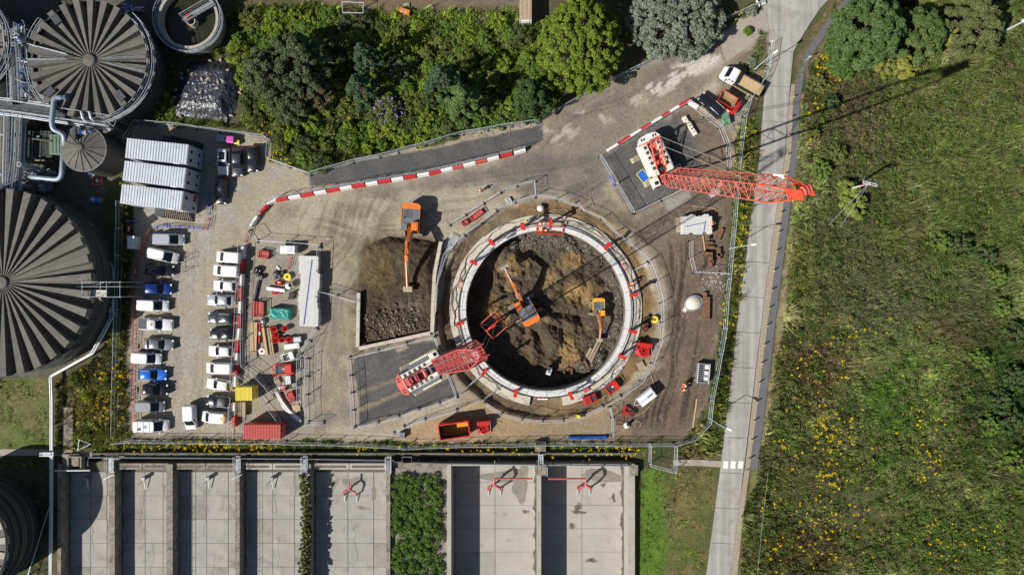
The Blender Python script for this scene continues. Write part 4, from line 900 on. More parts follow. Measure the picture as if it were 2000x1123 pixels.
def pipe(label, pts, r, mat, name='process_pipe', smooth=True, supports=True):
    t = thing(name, label, 'pipe'); pts = [Vector(p) for p in pts]; out = [pts[0]]
    for i in range(1, len(pts) - 1):                       # rounded elbows
        a, p, c = pts[i - 1], pts[i], pts[i + 1]; ra = min(3 * r, (a - p).length * .45, (c - p).length * .45)
        p0 = p + (a - p).normalized() * ra; p1 = p + (c - p).normalized() * ra
        for k in range(5):
            s_ = k / 4; out.append(p0 * (1 - s_) ** 2 + p * 2 * s_ * (1 - s_) + p1 * s_ ** 2)
    out.append(pts[-1])
    b = MB(); b.smooth = True; b.path(out, r, 10); b.build('pipe_run', mat, t)
    for i in range(len(pts)):
        q = pts[i]; d = (pts[min(i + 1, len(pts) - 1)] - pts[max(0, i - 1)]).normalized()
        if i in (0, len(pts) - 1): MB().tube(q - d * 0.04, q + d * 0.04, r * 1.35, 10).build('flange', mat, t)
    if supports:
        for a, c in zip(pts, pts[1:]):
            if (c - a).length > 2.5 and abs((c - a).normalized().z) < 0.5:
                q = (a + c) / 2
                if q.z > 0.4: MB().box((q.x, q.y, (q.z - r) / 2), (0.12, 0.12, q.z - r)).build('pipe_support', M['steel_d'], t)
    return t
pipe('thick blue-grey pipe arching over the walkway onto the ribbed roof', [P(128, 191, 7.0), P(106, 191, 7.2), P(101, 240, 7.0), P(104, 254, 6.8), P(126, 262, 6.4), P(126, 290, 5.6)], 0.36, M['pipe_b'])
pipe('thick blue-grey pipe bending around the small cone roof tank', [P(124, 292, 5.2), P(120, 352, 4.4), P(60, 346, 4.2), P(55, 346, 2.0)], 0.36, M['pipe_b'])
pipe('pale straight pipe crossing the outer plant edge', [P(-30, 338, 4.0), P(24, 342, 4.0)], 0.3, M['pipe_b'])
pipe('thin rust-brown pipe crossing the plant yard', [P(-10, 262, 3.6), P(100, 276, 3.6)], 0.10, M['wood_g'])
for i, (px, py) in enumerate(((160, 220), (176, 220))):
    pipe('short shiny gooseneck vent pipe beside the ribbed tank', [P(px, py, 5.8), P(px - 1, py - 1, 7.0), P(px + 2, py + 12, 7.0), P(px + 7, py + 15, 6.2)], 0.2, M['steel'], supports=False)['group'] = 'gooseneck vent pipes'
for k, (dx, lab) in enumerate(((0, 'outer'), (5, 'inner'))):
    pipe('pale %s pipe of the twin line from the largest tank to the basins' % lab, [P(214 + dx, 560, 1.2), P(216 + dx, 618, 1.2), P(178 + dx, 690, 1.2), P(97 + dx * 0.8, 735, 1.2), P(99 + dx * 0.7, 780, 1.2), P(99 + dx * 0.7, 880, 1.2), P(97 + dx * 0.7, 1125, 1.2)], 0.14, M['pipe_w'])
pipe('slim grey pipe curving round the largest tank', [P(96, 384, 1.6), P(178, 438, 1.6), P(221, 525, 1.6), P(219, 556, 1.6)], 0.13, M['steel_b'])
pipe('thin grey conduit beside the dark hooped tank', [P(98, 985, 1.0), P(60, 1105, 1.0), P(50, 1140, 1.0)], 0.08, M['steel'])
# cabinets and plant units
def unit(name, label, cat, px, py, w, d, h, mat, rz=0.0, top=None, feet=0.0):
    c = P(px, py, h); t = thing(name, label, cat, (c.x, c.y, 0), rz)
    MB().box((0, 0, h / 2 + feet), (w, d, h)).build('casing', mat, t); MB().box((0, 0, h + feet + 0.05), (w + 0.12, d + 0.12, 0.1)).build('lid', top or mat, t)
    return t
u_ = unit('equipment_cabinet', 'tall pale green plant cabinet beside the small cone roof tank', 'cabinet', 113, 283, 2.3, 2.9, 3.4, M['greenbox'])
for i in range(4): MB().box((-0.75 + 0.5 * i, 0, 3.52), (0.12, 2.6, 0.1)).build('roof_rib', M['greenbox'], u_)
u_ = unit('equipment_cabinet', 'long green plant cabinet under the steel walkway', 'cabinet', 24, 275, 1.7, 6.0, 3.0, M['greenbox'])
u_ = unit('equipment_container', 'dark green equipment container in the shaded plant yard', 'container', 76, 282, 3.9, 3.9, 2.9, M['tankg'])
for i in range(9): MB().box((-1.7 + 0.42 * i, 0, 3.02), (0.1, 3.7, 0.06)).build('roof_rib', M['tankg'], u_)
MB().box((0, 0.9, 3.1), (0.6, 0.6, 0.35)).build('roof_fan', M['steel_b'], u_)
p = P(63, 305, 0.4); pt = thing('concrete_plinth', 'sunlit tan concrete plinth in the plant yard', 'plinth', (p.x, p.y, 0)); MB().box((0, 0, 0.2), (4.2, 1.5, 0.5)).build('plinth_block', M['ramp'], pt); MB().box((0.3, -0.1, 0.47), (1.2, 0.5, 0.05)).build('cover_plate', M['rust'], pt)
p = P(37, 321, 5.2); st_ = thing('vent_chimney', 'round open steel vent chimney on the plant walkway', 'chimney', (p.x, p.y, 0)); MB().lathe([(0.33, 0), (0.33, 5.2), (0.25, 5.2), (0.25, 4.2), (0.01, 4.2)], 20).build('flue', M['steel'], st_); MB().lathe([(0.33, 5.0), (0.4, 5.0), (0.4, 5.1), (0.33, 5.1)], 20).build('collar', M['steel_b'], st_)
p = P(193, 354); br = thing('brick_chamber', 'small square red brick chamber beside the cone roof tank', 'chamber', (p.x, p.y, 0), 0.05)
BRK = MB().box((0, 0, 0), (0.3, 0.24, 0.2)).mesh('brick'); BRK.materials.append(M['brick'])
for k in range(4):
    a = k * PI / 2
    for j in range(4):
        for lz in range(3):
            q = Vector(((-0.5 + 0.32 * j + (0.04 if lz % 2 else 0)), -0.62, 0.1 + 0.21 * lz)); q.rotate(Euler((0, 0, a))); put('brick', BRK, br, q, a)
MB().box((0.05, 0, 0.3), (0.5, 0.6, 0.5), 0.3).build('pump_body', M['pipe_w'], br)
p = P(189, 391); dr = thing('blue_tank_barrel', 'blue plastic barrel with white markings in the shaded plant yard', 'barrel', (p.x, p.y, 0)); MB().lathe([(0.01, 0), (0.5, 0), (0.53, 0.5), (0.5, 1.0), (0.01, 1.02)], 20).build('barrel_body', M['blue'], dr)
b = MB()
for i in range(3): b.box((-0.2 + 0.2 * i, 0.05 * (-1) ** i, 1.03), (0.1, 0.4, 0.015))
b.build('marking', M['white'], dr)
MB().box((0.75, -0.05, 0.3), (0.5, 0.8, 0.6)).build('stand', M['steel_d'], dr)
# valve manifolds
def manifold(label, px, py, n, z, sx, sy, seed):
    rg = random.Random(seed); c = P(px, py, z); t = thing('valve_manifold', label, 'valves', (c.x, c.y, 0))
    MB().box((0, 0, z / 2), (sx * 0.9, sy * 0.5, 0.2)).build('skid', M['steel_d'], t)
    for i in range(n):
        x, y = rg.uniform(-sx / 2, sx / 2), rg.uniform(-sy / 2, sy / 2)
        MB().path([(x, y, 0), (x, y, z * .8), (x + rg.uniform(-0.8, 0.8), y, z), (x + rg.uniform(-1, 1), y + rg.uniform(-.6, .6), z * 0.9)], rg.uniform(0.06, 0.12), 7).build('valve_pipe', rg.choice([M['steel'], M['pipe_b'], M['steel_b'], M['pipe_w']]), t)
        if i % 2 == 0: MB().lathe([(0.22, z + .25), (0.26, z + .25), (0.26, z + .3), (0.22, z + .3)], 14, (x, y, 0)).build('handwheel', rg.choice([M['blue'], M['steel'], M['blue']]), t)
    return t
manifold('cluster of small valves and shiny pipes in the plant yard', 70, 338, 14, 2.2, 4.4, 1.2, 1)
manifold('cluster of blue valves under the plant walkway', 82, 362, 12, 1.8, 2.2, 2.4, 2)
manifold('shiny pipework on the wall of the cone roof tank', 186, 337, 8, 1.5, 2.4, 0.8, 3)
manifold('blue pumps and pipes beside the largest tank', 220, 602, 10, 1.3, 1.0, 4.2, 4)
manifold('dense pipework on the pipe bridge between the ribbed tanks', 42, 150, 16, 6.0, 1.2, 5.5, 5)
manifold('pipes and valves along the upper pipe bridge', 36, 70, 14, 6.2, 1.6, 4.2, 6)
manifold('tangle of pipework at the lower end of the plant walkway', 20, 365, 14, 4.9, 1.8, 1.6, 7)
manifold('pumps and hoses in shade behind the ribbed tank', 254, 16, 9, 1.4, 2.8, 1.2, 8)
manifold('shiny pipe fittings on the roof edge of the cone roof tank', 168, 258, 8, 6.6, 2.0, 0.7, 9)
# ladders
def ladder(label, p0, p1, w=0.5, cage=False):
    t = thing('access_ladder', label, 'ladder'); p0, p1 = Vector(p0), Vector(p1); d, s_, u = frame_of(p1 - p0)
    for k in (-w / 2, w / 2): MB().tube(p0 + s_ * k, p1 + s_ * k, 0.035, 5).build('stile', M['steel'], t)
    n = max(3, int((p1 - p0).length / 0.45))
    for i in range(n): q = p0 + (p1 - p0) * (i + 0.5) / n; MB().tube(q - s_ * w / 2, q + s_ * w / 2, 0.025, 5).build('rung', M['steel'], t)
    if cage:
        for i in range(5):
            q = p0 + (p1 - p0) * (0.35 + 0.15 * i); MB().path([q + s_ * (w * .8 * math.cos(a)) + u * (0.75 * math.sin(a)) for a in np.linspace(0, PI, 9)], 0.03, 5).build('cage_hoop', M['steel'], t)
ladder('caged ladder at the end of the walkway by the cone roof tank', P(222, 243, 0.2), P(225, 241, 5.8), 0.6, True)
ladder('sloping ladder between the ribbed tank gallery and the walkway', P(44, 200, 5.0), P(88, 208, 5.3), 0.9)
# scaffold platform on the largest tank
sc = thing('scaffold_platform', 'cream boarded scaffold platform at the rim of the largest tank', 'scaffold'); zt = 6.6
for i in range(5):
    a = P(164, 567.5 + 2.2 * i, zt); c = P(208, 568.5 + 2.2 * i, zt); MB().bar(a, c, 0.2, 0.05).build('scaffold_board', M['cream'], sc)
b = MB()
for px in (160, 180, 196, 208, 222, 234):
    for py in (551, 560, 580):
        q = P(px, py, zt); hb = 0 if px > 185 else 5.5; b.tube((q.x, q.y, hb), (q.x, q.y, zt + 1.1), 0.03, 5)
b.build('standard', M['steel'], sc)
b = MB()
for py in (551, 560, 580):
    for z_ in (zt - 0.1, zt + 0.6, zt + 1.1): b.tube(P(158, py, z_), P(237, py, z_), 0.03, 5)
for px in (160, 196, 208, 234):
    for z_ in (zt - 0.1, zt + 1.1): b.tube(P(px, 549, z_), P(px, 582, z_), 0.03, 5)
b.tube(P(176, 560, 5.5), P(205, 551, zt), 0.03, 5); b.tube(P(200, 562, 1), P(218, 550, zt), 0.03, 5)
b.build('ledger', M['steel'], sc)
MB().bar(P(193, 582, 5.8), P(200, 589, 5.0), 0.25, 0.05).build('loose_board', M['wood_g'], sc)
# black plastic covered heap with sand bags
hp = pw([(372, 122), (440, 118), (468, 128), (472, 175), (462, 205), (448, 238), (400, 232), (343, 226), (342, 188), (352, 150)])
xs = np.arange(P(335, 0).x, P(480, 0).x, 0.11); ys_ = np.arange(P(0, 245).y, P(0, 112).y, 0.11); HX, HY = np.meshgrid(xs, ys_)
s = sdf(HX, HY, hp) + 0.35 * (fbm(HX, HY, 0.9, 200, 3) - 0.5)
ux = HX + 1.2 * (fbm(HX, HY, 2.5, 203, 3) - .5); uy = HY + 1.2 * (fbm(HX, HY, 2.5, 204, 3) - .5)
wr = np.abs(fbm(ux / 0.32, uy / 1.1, 1.0, 201, 3) - 0.5) * 0.75 + np.abs(fbm(ux / 0.9, uy / 0.35, 1.0, 202, 2) - 0.5) * 0.25
HZ = np.clip(1.35 * sstep(0.1, -2.2, s) + 0.35 * fbm(HX, HY, 2.5, 205, 3) * sstep(0, -1, s), 0, 9) + wr * 0.75 * sstep(0.2, -0.3, s) - 0.12 * sstep(-0.2, 0.4, s)
m_ = s < 0.25; nyh, nxh = HX.shape
cm = m_[:-1, :-1] & m_[1:, :-1] & m_[:-1, 1:] & m_[1:, 1:]; q = (np.arange(nyh - 1)[:, None] * nxh + np.arange(nxh - 1)[None, :])[cm]
f = np.stack([q, q + 1, q + 1 + nxh, q + nxh], -1); used = np.unique(f); re = np.full(nxh * nyh, -1); re[used] = np.arange(len(used))
o = mesh_np('plastic_sheet', np.stack([HX, HY, HZ], -1).reshape(-1, 3)[used], re[f], None, M['tarp'], smooth=True)
tag(o, 'wrinkled shiny black plastic sheet covering a heap by the trees', 'plastic sheet')
bag = MB(); bag.smooth = True; bag.lathe([(0.01, -0.1), (0.2, -0.08), (0.26, 0.02), (0.2, 0.12), (0.01, 0.14)], 10)
bme = bag.mesh('sand_bag'); bme.materials.append(M['sand_bag'])
for i in range(22):
    if i < 12:
        e = hp[i % 10]; e2 = hp[(i + 1) % 10]; t_ = R.random(); x, y = e[0] + (e2[0] - e[0]) * t_, e[1] + (e2[1] - e[1]) * t_
    else: x, y = P(360 + 10 * (i - 12) + R.uniform(-6, 6), 0).x, P(0, R.uniform(135, 215)).y
    sx = sdf(np.array([x]), np.array([y]), hp)[0]
    o = put('sand_bag', bme, None, (x, y, 0.1 + 1.5 * float(sstep(0.1, -2.2, np.array(sx))) + 0.15), R.uniform(0, 3), (1.3, 0.8, 0.8))
    tag(o, 'pale sand bag weighing down the black plastic sheet', 'sand bag', 'sand bags on the plastic sheet')
# small concrete ramp lower left, frame beside it
p0 = P(134, 840); cr = thing('concrete_ramp', 'narrow weathered concrete ramp strip among the weeds', 'ramp', (p0.x, p0.y, 0))
for i in range(4): MB().box((R.uniform(-.03, .03), 2.7 - i * 1.85, 0.12), (1.65, 1.82, 0.35 + R.uniform(-.02, .02))).build('ramp_slab', M['wallc'], cr)
p0 = P(152, 902); ch_ = thing('inspection_pit', 'square open concrete pit at the end of the pipe line', 'pit', (p0.x, p0.y, 0))
for k in range(4):
    q = Vector((0, 1.0, 0.4)); q.rotate(Euler((0, 0, k * PI / 2))); MB().box(q, (2.2 if k % 2 == 0 else 1.8, 0.22, 1.0) if True else 0, k * PI / 2).build('pit_wall', M['wallc'], ch_)
MB().box((0, 0, 0.02), (1.8, 1.8, 0.1)).build('pit_floor', M['silt_shade'], ch_)
tf = thing('triangular_frame', 'small blue grey triangular steel frame beside the concrete ramp', 'frame')
tri = [P(152, 879, 0.3), P(155, 858, 0.6), P(177, 867, 0.4)]
for a, c in ((0, 1), (1, 2), (2, 0)): MB().tube(tri[a], tri[c], 0.05, 6).build('frame_bar', M['steel_b'], tf)
for q in tri: MB().tube(q, (q.x, q.y, 0), 0.05, 6).build('leg', M['steel_b'], tf)
pj = thing('pipe_junction', 'small grey pipe junction box where the twin line meets the path', 'pipe junction'); q = P(94, 887, 1.6)
MB().box((q.x, q.y, 0.8), (1.6, 0.7, 1.6)).build('junction_box', M['steel_d'], pj)
for k in range(3): MB().tube((q.x - 1.3, q.y - 0.25 + 0.25 * k, 1.65), (q.x + 0.5, q.y - 0.2 + 0.2 * k, 1.65), 0.06, 6).build('branch_pipe', M['steel'], pj)
# ------------------------------------------------------------------ cars and vans
TYRE = MB(); TYRE.smooth = True
TYRE.lathe([(0.2, -0.1), (0.3, -0.11), (0.33, -0.06), (0.33, 0.06), (0.3, 0.11), (0.2, 0.1)], 16)
tyre_me = TYRE.mesh('tyre'); tyre_me.materials.append(M['black'])
RIM = MB(); RIM.lathe([(0.01, -0.09), (0.21, -0.09), (0.21, 0.09), (0.01, 0.09)], 12); rim_me = RIM.mesh('rim'); rim_me.materials.append(M['steel'])
def wheel(parent, x, y, r=0.33, w=1.0):
    o = put('wheel', tyre_me, parent, (x, y, r)); o.rotation_euler = (PI / 2, 0, 0); s_ = r / 0.33; o.scale = (s_, s_, w)
    put('rim', rim_me, o); return o
# station lists: x (0 rear .. 1 front), half width factor, belt height factor
CAR = {
    'hatch': dict(L=4.05, W=1.74, H=1.48, belt=[(0, .80, .72), (.03, .93, .86), (.12, .99, .90), (.5, 1, .90), (.68, 1, .88), (.74, .99, .86), (.9, .95, .76), (.97, .86, .68), (1, .72, .55)], cab=(.03, .70, .14, .50), wr=.76),
    'estate': dict(L=4.55, W=1.80, H=1.48, belt=[(0, .82, .74), (.03, .94, .87), (.12, .99, .90), (.5, 1, .90), (.68, 1, .88), (.76, .99, .84), (.91, .94, .74), (.97, .85, .66), (1, .70, .54)], cab=(.03, .71, .10, .54), wr=.76),
    'sedan': dict(L=4.65, W=1.80, H=1.43, belt=[(0, .80, .80), (.03, .92, .92), (.14, .98, .95), (.5, 1, .92), (.68, 1, .88), (.76, .99, .84), (.91, .94, .74), (.97, .85, .66), (1, .70, .54)], cab=(.10, .71, .24, .55), wr=.74),
    'suv': dict(L=4.40, W=1.82, H=1.66, belt=[(0, .84, .80), (.03, .95, 1.0), (.12, .99, 1.04), (.5, 1, 1.04), (.68, 1, 1.0), (.76, .99, .97), (.92, .95, .86), (.97, .88, .75), (1, .74, .6)], cab=(.02, .71, .09, .53), wr=.78),
    'van': dict(L=4.55, W=1.80, H=1.85, belt=[(0, .92, .95), (.02, .98, 1.08), (.1, 1, 1.1), (.5, 1, 1.1), (.7, 1, 1.08), (.8, .99, 1.0), (.92, .93, .82), (.97, .84, .7), (1, .68, .56)], cab=(.005, .82, .02, .60), wr=.86),
    'bigvan': dict(L=5.05, W=1.92, H=2.0, belt=[(0, .93, 1.0), (.02, .98, 1.15), (.1, 1, 1.15), (.5, 1, 1.15), (.72, 1, 1.12), (.83, .99, 1.02), (.93, .94, .85), (.975, .86, .72), (1, .7, .58)], cab=(.005, .85, .02, .66), wr=.87),
    'pickup': dict(L=5.3, W=1.86, H=1.80, belt=[(0, .93, .95), (.02, .97, 1.05), (.1, 1, 1.06), (.5, 1, 1.06), (.66, 1, 1.04), (.76, .99, 1.0), (.92, .95, .88), (.97, .88, .76), (1, .74, .6)], cab=(.30, .72, .335, .57), wr=.78),
}
def car(kind, px, py, deg, mat, label, L=None, rails=False, sunroof=False, soft=None, bed=None, extra=None, name=None, group='vehicles parked in the gravel car park', cat=None, taillight=True):
    d = CAR[kind]; L = L or d['L']; W = d['W'] / 2; Hh = d['H']; c = P(px, py, 0.9)
    name = name or {'van': 'parked_van', 'bigvan': 'parked_van', 'pickup': 'pickup_truck'}.get(kind, 'parked_car')
    t = thing(name, label, cat or {'van': 'van', 'bigvan': 'van', 'pickup': 'pickup'}.get(kind, 'car'), (c.x, c.y, gz(c.x, c.y)), math.radians(deg), group)
    X = lambda f: (f - 0.5) * L
    b = MB(); b.smooth = True; rings = []
    for f, wf, bz in d['belt']:
        w = W * wf; zl = 0.28 if 0.05 < f < 0.95 else 0.36
        rings.append([(X(f), s_ * w * k, z) for s_, k, z in ((-1, .90, zl), (-1, .99, zl + .1), (-1, 1.0, bz * .68), (-1, .965, bz * .93), (-1, .86, bz), (0, 0, bz + (.03 if f > .7 else 0)), (1, .86, bz), (1, .965, bz * .93), (1, 1.0, bz * .68), (1, .99, zl + .1), (1, .90, zl))])
    b.loft(rings); body = b.build('body', mat, t)
    xr0, xf0, xr1, xf1 = [X(f) for f in d['cab']]; wr = W * d['wr']; wb = W * 0.93
    bz = np.interp(0.4, [q[0] for q in d['belt']], [q[2] for q in d['belt']]) - 0.04
    bzf = np.interp(d['cab'][1], [q[0] for q in d['belt']], [q[2] for q in d['belt']]) - 0.05
    top = Hh
    def outline(x0, x1, w, z, zf=None, rnd=.12): 
        r_ = rnd; zf = z if zf is None else zf
        return [(x0, -w + r_, z), (x0 + r_, -w, z), (x1 - r_, -w, zf), (x1, -w + r_ * 1.6, zf), (x1 + .05, 0, zf), (x1, w - r_ * 1.6, zf), (x1 - r_, w, zf), (x0 + r_, w, z), (x0, w - r_, z), (x0 - .02, 0, z)]
    b = MB(); b.smooth = kind not in ('van', 'bigvan')
    if soft:
        b.loft([outline(xr0 + .1, xf0, wb, bz, bzf), outline(xr1 + .12, xf1, wr, top - .08), outline(xr1 + .3, xf1 - .15, wr * .85, top - .02)]); b.build('fabric_roof', soft, t)
        bb = MB(); q = outline(xr0 + .05, xf0 - .2, wb * 1.0, bz + .05); bb.path([Vector(p) for p in q[:1] + q[9:] + q[8:6:-1]], .05, 6); bb.path([Vector(p) for p in [q[0], q[1], q[2]]], .05, 6); bb.path([Vector(p) for p in [q[7], q[6]]], .05, 6); bb.build('trim', M['silver'], t)
    else:
        b.loft([outline(xr0, xf0, wb, bz, bzf), outline(xr1, xf1, wr, top - .07, rnd=.14), outline(xr1 + .08, xf1 - .06, wr - .1, top, rnd=.16)]); b.build('cabin', mat, t)
    # glass, a little proud of the cabin
    n_ = Vector((top - bz, 0, (xf0 - xf1))).normalized() * 0.012
    def mixp(a, c_, t_): return Vector(a) * (1 - t_) + Vector(c_) * t_
    fb0, fb1 = Vector((xf0 + .03, -wb + .16, bzf)), Vector((xf0 + .03, wb - .16, bzf)); ft0, ft1 = Vector((xf1 + .02, -wr + .15, top - .07)), Vector((xf1 + .02, wr - .15, top - .07))
    lo = 0.10; fm0, fm1 = mixp(fb0, ft0, lo), mixp(fb1, ft1, lo); cl, ct = (fm0 + fm1) / 2 + Vector((.045, 0, 0)), (ft0 + ft1) / 2 + Vector((.045, 0, 0))
    b = MB(); k = b.add([p + n_ for p in (fm0, cl, fm1, ft1, ct, ft0)]); b.face((k, k + 1, k + 4, k + 5)); b.face((k + 1, k + 2, k + 3, k + 4)); b.build('windscreen', M['glass'], t)
    if kind not in ('van', 'bigvan') or extra == 'rearglass':
        nr_ = Vector((-(top - bz), 0, (xr1 - xr0))).normalized() * 0.03
        rb0, rb1 = Vector((xr0, -wb + .18, bz)), Vector((xr0, wb - .18, bz)); rt0, rt1 = Vector((xr1, -wr + .16, top - .07)), Vector((xr1, wr - .16, top - .07))
        if soft is None:
            b = MB(); b.quad(mixp(rb0, rt0, .18) + nr_, mixp(rt0, rb0, .06) + nr_, mixp(rt1, rb1, .06) + nr_, mixp(rb1, rt1, .18) + nr_); b.build('rear_window', M['glass'], t)
    for s_ in (-1, 1):
        x0 = max(xr0, xr1) + .2 if kind not in ('van', 'bigvan') else X(.56); x1 = xf0 - .30
        q0 = [Vector((x0, s_ * wb, bz)), Vector((x1, s_ * wb, bzf)), Vector((min(xf1, x1) - .1, s_ * wr, top - .07)), Vector((max(x0, xr1 + .15), s_ * wr, top - .07))]
        out = Vector((0, s_ * (top - bz), wb - wr)).normalized() * .014
        b = MB(); b.quad(mixp(q0[0], q0[3], .14) + out, mixp(q0[1], q0[2], .14) + out, mixp(q0[2], q0[1], .1) + out, mixp(q0[3], q0[0], .1) + out); b.build('side_window', M['glass'], t)
        b = MB(); b.box((X(d['cab'][1]) - .38, s_ * (W + .1), bz + .1), (.16, .2, .16)); b.build('wing_mirror', mat if kind != 'van' else M['dark'], t)
        b = MB(); b.box((X(.955), s_ * W * .70, .68 if kind not in ('suv', 'pickup') else .78), (.26, .30, .10), -s_ * .35); b.build('headlight', M['lamp'], t)
        if taillight: b = MB(); b.box((X(.012), s_ * W * .80, bz * .88), (.10, .22, .22)); b.build('tail_light', M['tail'], t)
        for fx_ in (.17, .81): wheel(t, X(fx_), s_ * (W - .12), .34 if kind in ('suv', 'pickup', 'bigvan') else .31)
    b = MB(); b.box((X(.985), 0, .46), (.14, W * 1.3, .2)); b.build('front_grille', M['dark'], t)
    if rails:
        for s_ in (-1, 1): MB().tube((xr1 + .15, s_ * (wr - .06), top + .04), (xf1 - .15, s_ * (wr - .06), top + .04), .025, 5).build('roof_rail', M['steel'], t)
    if sunroof: MB().box(((xr1 + xf1) / 2 + .12, 0, top + .004), ((xf1 - xr1) * .62, wr * 1.3, .02)).build('sunroof', M['glass'], t)
    if bed:
        MB().box((X(.15), 0, 1.07), (L * .27, W * 1.7, .05)).build('bed_cover', M['dark'], t)
        MB().box(((xr1 + xf1) / 2 + .05, 0, top + .03), (.18, .35, .06)).build('roof_beacon', M['amber'], t)
    if extra == 'chevron':
        for i in range(4):
            for s_ in (-1, 1): b = MB(); b.bar((X(.012) - .03, s_ * .02, .8 + i * .28), (X(.012) - .03, s_ * W * .85, .55 + i * .28), .03, .13); b.build('chevron_stripe', M['yellow'] if i % 2 == 0 else M['red'], t)
        b = MB(); b.box((X(.02), 0, top + .05), (.35, .9, .12)); b.build('chevron_board', M['yellow'], t)
        for i in range(3): MB().box((X(.02), -.3 + .3 * i, top + .115), (.34, .1, .01), .6).build('chevron_stripe', M['dark'], t)
        MB().box((X(.10), 0, top + .06), (.3, .22, .12)).build('roof_beacon', M['amber'], t)
    if extra == 'camper':
        for f in (.16, .34, .52): MB().tube((X(f), -wr, top + .08), (X(f), wr, top + .08), .03, 5).build('roof_bar', M['steel'], t)
        MB().box((X(.22), -.35, top + .03), (.5, .4, .05)).build('roof_vent', M['dark'], t); MB().box((X(.4), 0, top + .03), (.4, .4, .05)).build('roof_vent', M['cargrey'], t)
        for s_ in (-1, 1): MB().tube((X(.1), s_ * (wr - .03), top + .06), (X(.62), s_ * (wr - .03), top + .06), .025, 5).build('roof_rail', M['steel'], t)
    return t
# left row, noses to the right
car('van', 331, 468, -1, M['silver'], 'silver van parked nearest the blue pedestrian barriers')
car('van', 319.5, 499.5, -13, M['carwhite'], 'white van parked at a slant beside the silver van')
car('estate', 311, 527, -4, M['carblack'], 'black estate car between the slanted white van and the dark blue car', L=4.5)
car('suv', 309, 564, -2, M['carnavy'], 'dark blue car parked next to the black estate car', L=4.2)
car('van', 300, 596.5, -2, M['carwhite'], 'white van parked between the dark blue car and the pickup')
car('pickup', 303.5, 633.5, -2, M['carwhite'], 'white pickup truck with black covered bed and amber beacon', bed=True)
car('sedan', 309, 672.5, -3, M['cargrey'], 'grey saloon car parked beside the white pickup truck')
car('van', 287.5, 699.5, -4, M['carwhite'], 'white van parked between the grey saloon and the bright blue car', L=4.25)
car('hatch', 297, 731.5, -2, M['carblue'], 'bright blue hatchback with roof rails', L=4.4, rails=True)
car('suv', 303, 760.5, -1, M['carblack'], 'small black car with dark glass roof below the bright blue car', L=3.9, sunroof=True)
car('van', 295, 793.5, -1, M['cargrey'], 'grey van parked below the small black car', L=4.1)
car('bigvan', 297, 831, 0, M['carwhite'], 'white camper van with roof bars and vents in the corner', extra='camper')
# right row, noses to the left
car('van', 446.5, 502.5, 176, M['carwhite'], 'white van parked at the top of the row along the barriers', L=4.0)
car('van', 441.5, 529, 176, M['carwhite'], 'white van parked second from the top along the barriers', L=4.2)
car('hatch', 439, 558.5, 177, M['carwhite'], 'white hatchback with red tail lamps between a white van and the silver saloon', L=3.75)
car('sedan', 430.5, 586.5, 178, M['silver'], 'silver saloon car parked facing the white van row', L=4.35)
car('estate', 431, 621, 178, M['cardgrey'], 'dark grey estate car between the silver saloon and black hatchback', L=4.1, rails=True)
car('hatch', 434, 652, 179, M['carblack'], 'black hatchback parked beside the dark grey estate car')
car('hatch', 431, 686, 178, M['carwhite'], 'white hatchback parked beside the black hatchback', L=3.95)
car('van', 428, 719, 179, M['carwhite'], 'white van between two white hatchbacks along the barriers', L=4.25)
car('hatch', 427, 751.5, 172, M['carwhite'], 'white hatchback parked slanting beside the black convertible', L=4.05, rails=True)
car('hatch', 426.5, 784, 174, M['carblack'], 'black convertible with fabric roof and silver trim', L=3.85, soft=M['dark'])
car('van', 417.5, 814.5, 176, M['carwhite'], 'white van with yellow chevron board and roof beacon', L=4.0, extra='chevron')
car('van', 371.5, 815, -88, M['carwhite'], 'white van parked crosswise between the two rows', L=3.85)
# beside the cabins
car('estate', 435.5, 314.5, -92, M['carwhite'], 'white car with dark sunroof parked beside the cabins', L=4.3, sunroof=True)
car('sedan', 463, 317, -90, M['cardgrey'], 'dark grey saloon between the white sunroof car and the black car', L=4.45)
car('estate', 493.5, 310, -91, M['carblack'], 'black car parked against the fence corner near the trees', L=4.1)
car('estate', 431.5, 372, -93, M['carblack'], 'black car parked alone beside the end of the cabins', L=4.3)
car('suv', 1390, 206, 137, M['carblack'], 'black car with bright roof rails parked beside the red dumper', L=4.7, rails=True, group='vehicles at the site entrance')

# tipper truck
c = P(1447, 160, 0.9); tr = thing('tipper_truck', 'white tipper truck with tan empty bed at the site entrance', 'truck', (c.x, c.y, 0), math.radians(151), 'vehicles at the site entrance')
L = 6.9
b = MB(); b.box((-0.3, 0, .55), (6.0, 1.0, .25)); b.build('chassis', M['dark'], tr)
b = MB(); b.smooth = True
W = 1.08
rings = []
for x, w, z in ((.95, 1, 2.25), (1.15, 1, 2.35), (1.9, 1, 2.35), (2.15, .98, 2.25)):
    rings.append([(x, -W * w, .5), (x, -W * w, 1.6), (x, -W * w * .88, z - .1), (x, -W * w * .75, z), (x, W * w * .75, z), (x, W * w * .88, z - .1), (x, W * w, 1.6), (x, W * w, .5)])
b.smooth = False; b.loft(rings)
b.loft([[(x, -W * w, .5), (x, -W * w, z - .15), (x, -W * w * .8, z), (x, W * w * .8, z), (x, W * w, z - .15), (x, W * w, .5)] for x, w, z in ((2.1, 1, 1.5), (2.7, .98, 1.35), (3.1, .9, 1.15), (3.35, .7, .9))]); b.build('cab', M['carwhite'], tr)
b = MB(); b.quad((2.72, -.85, 1.40), (2.72, .85, 1.40), (2.17, .78, 2.28), (2.17, -.78, 2.28)); b.build('windscreen', M['glass'], tr)
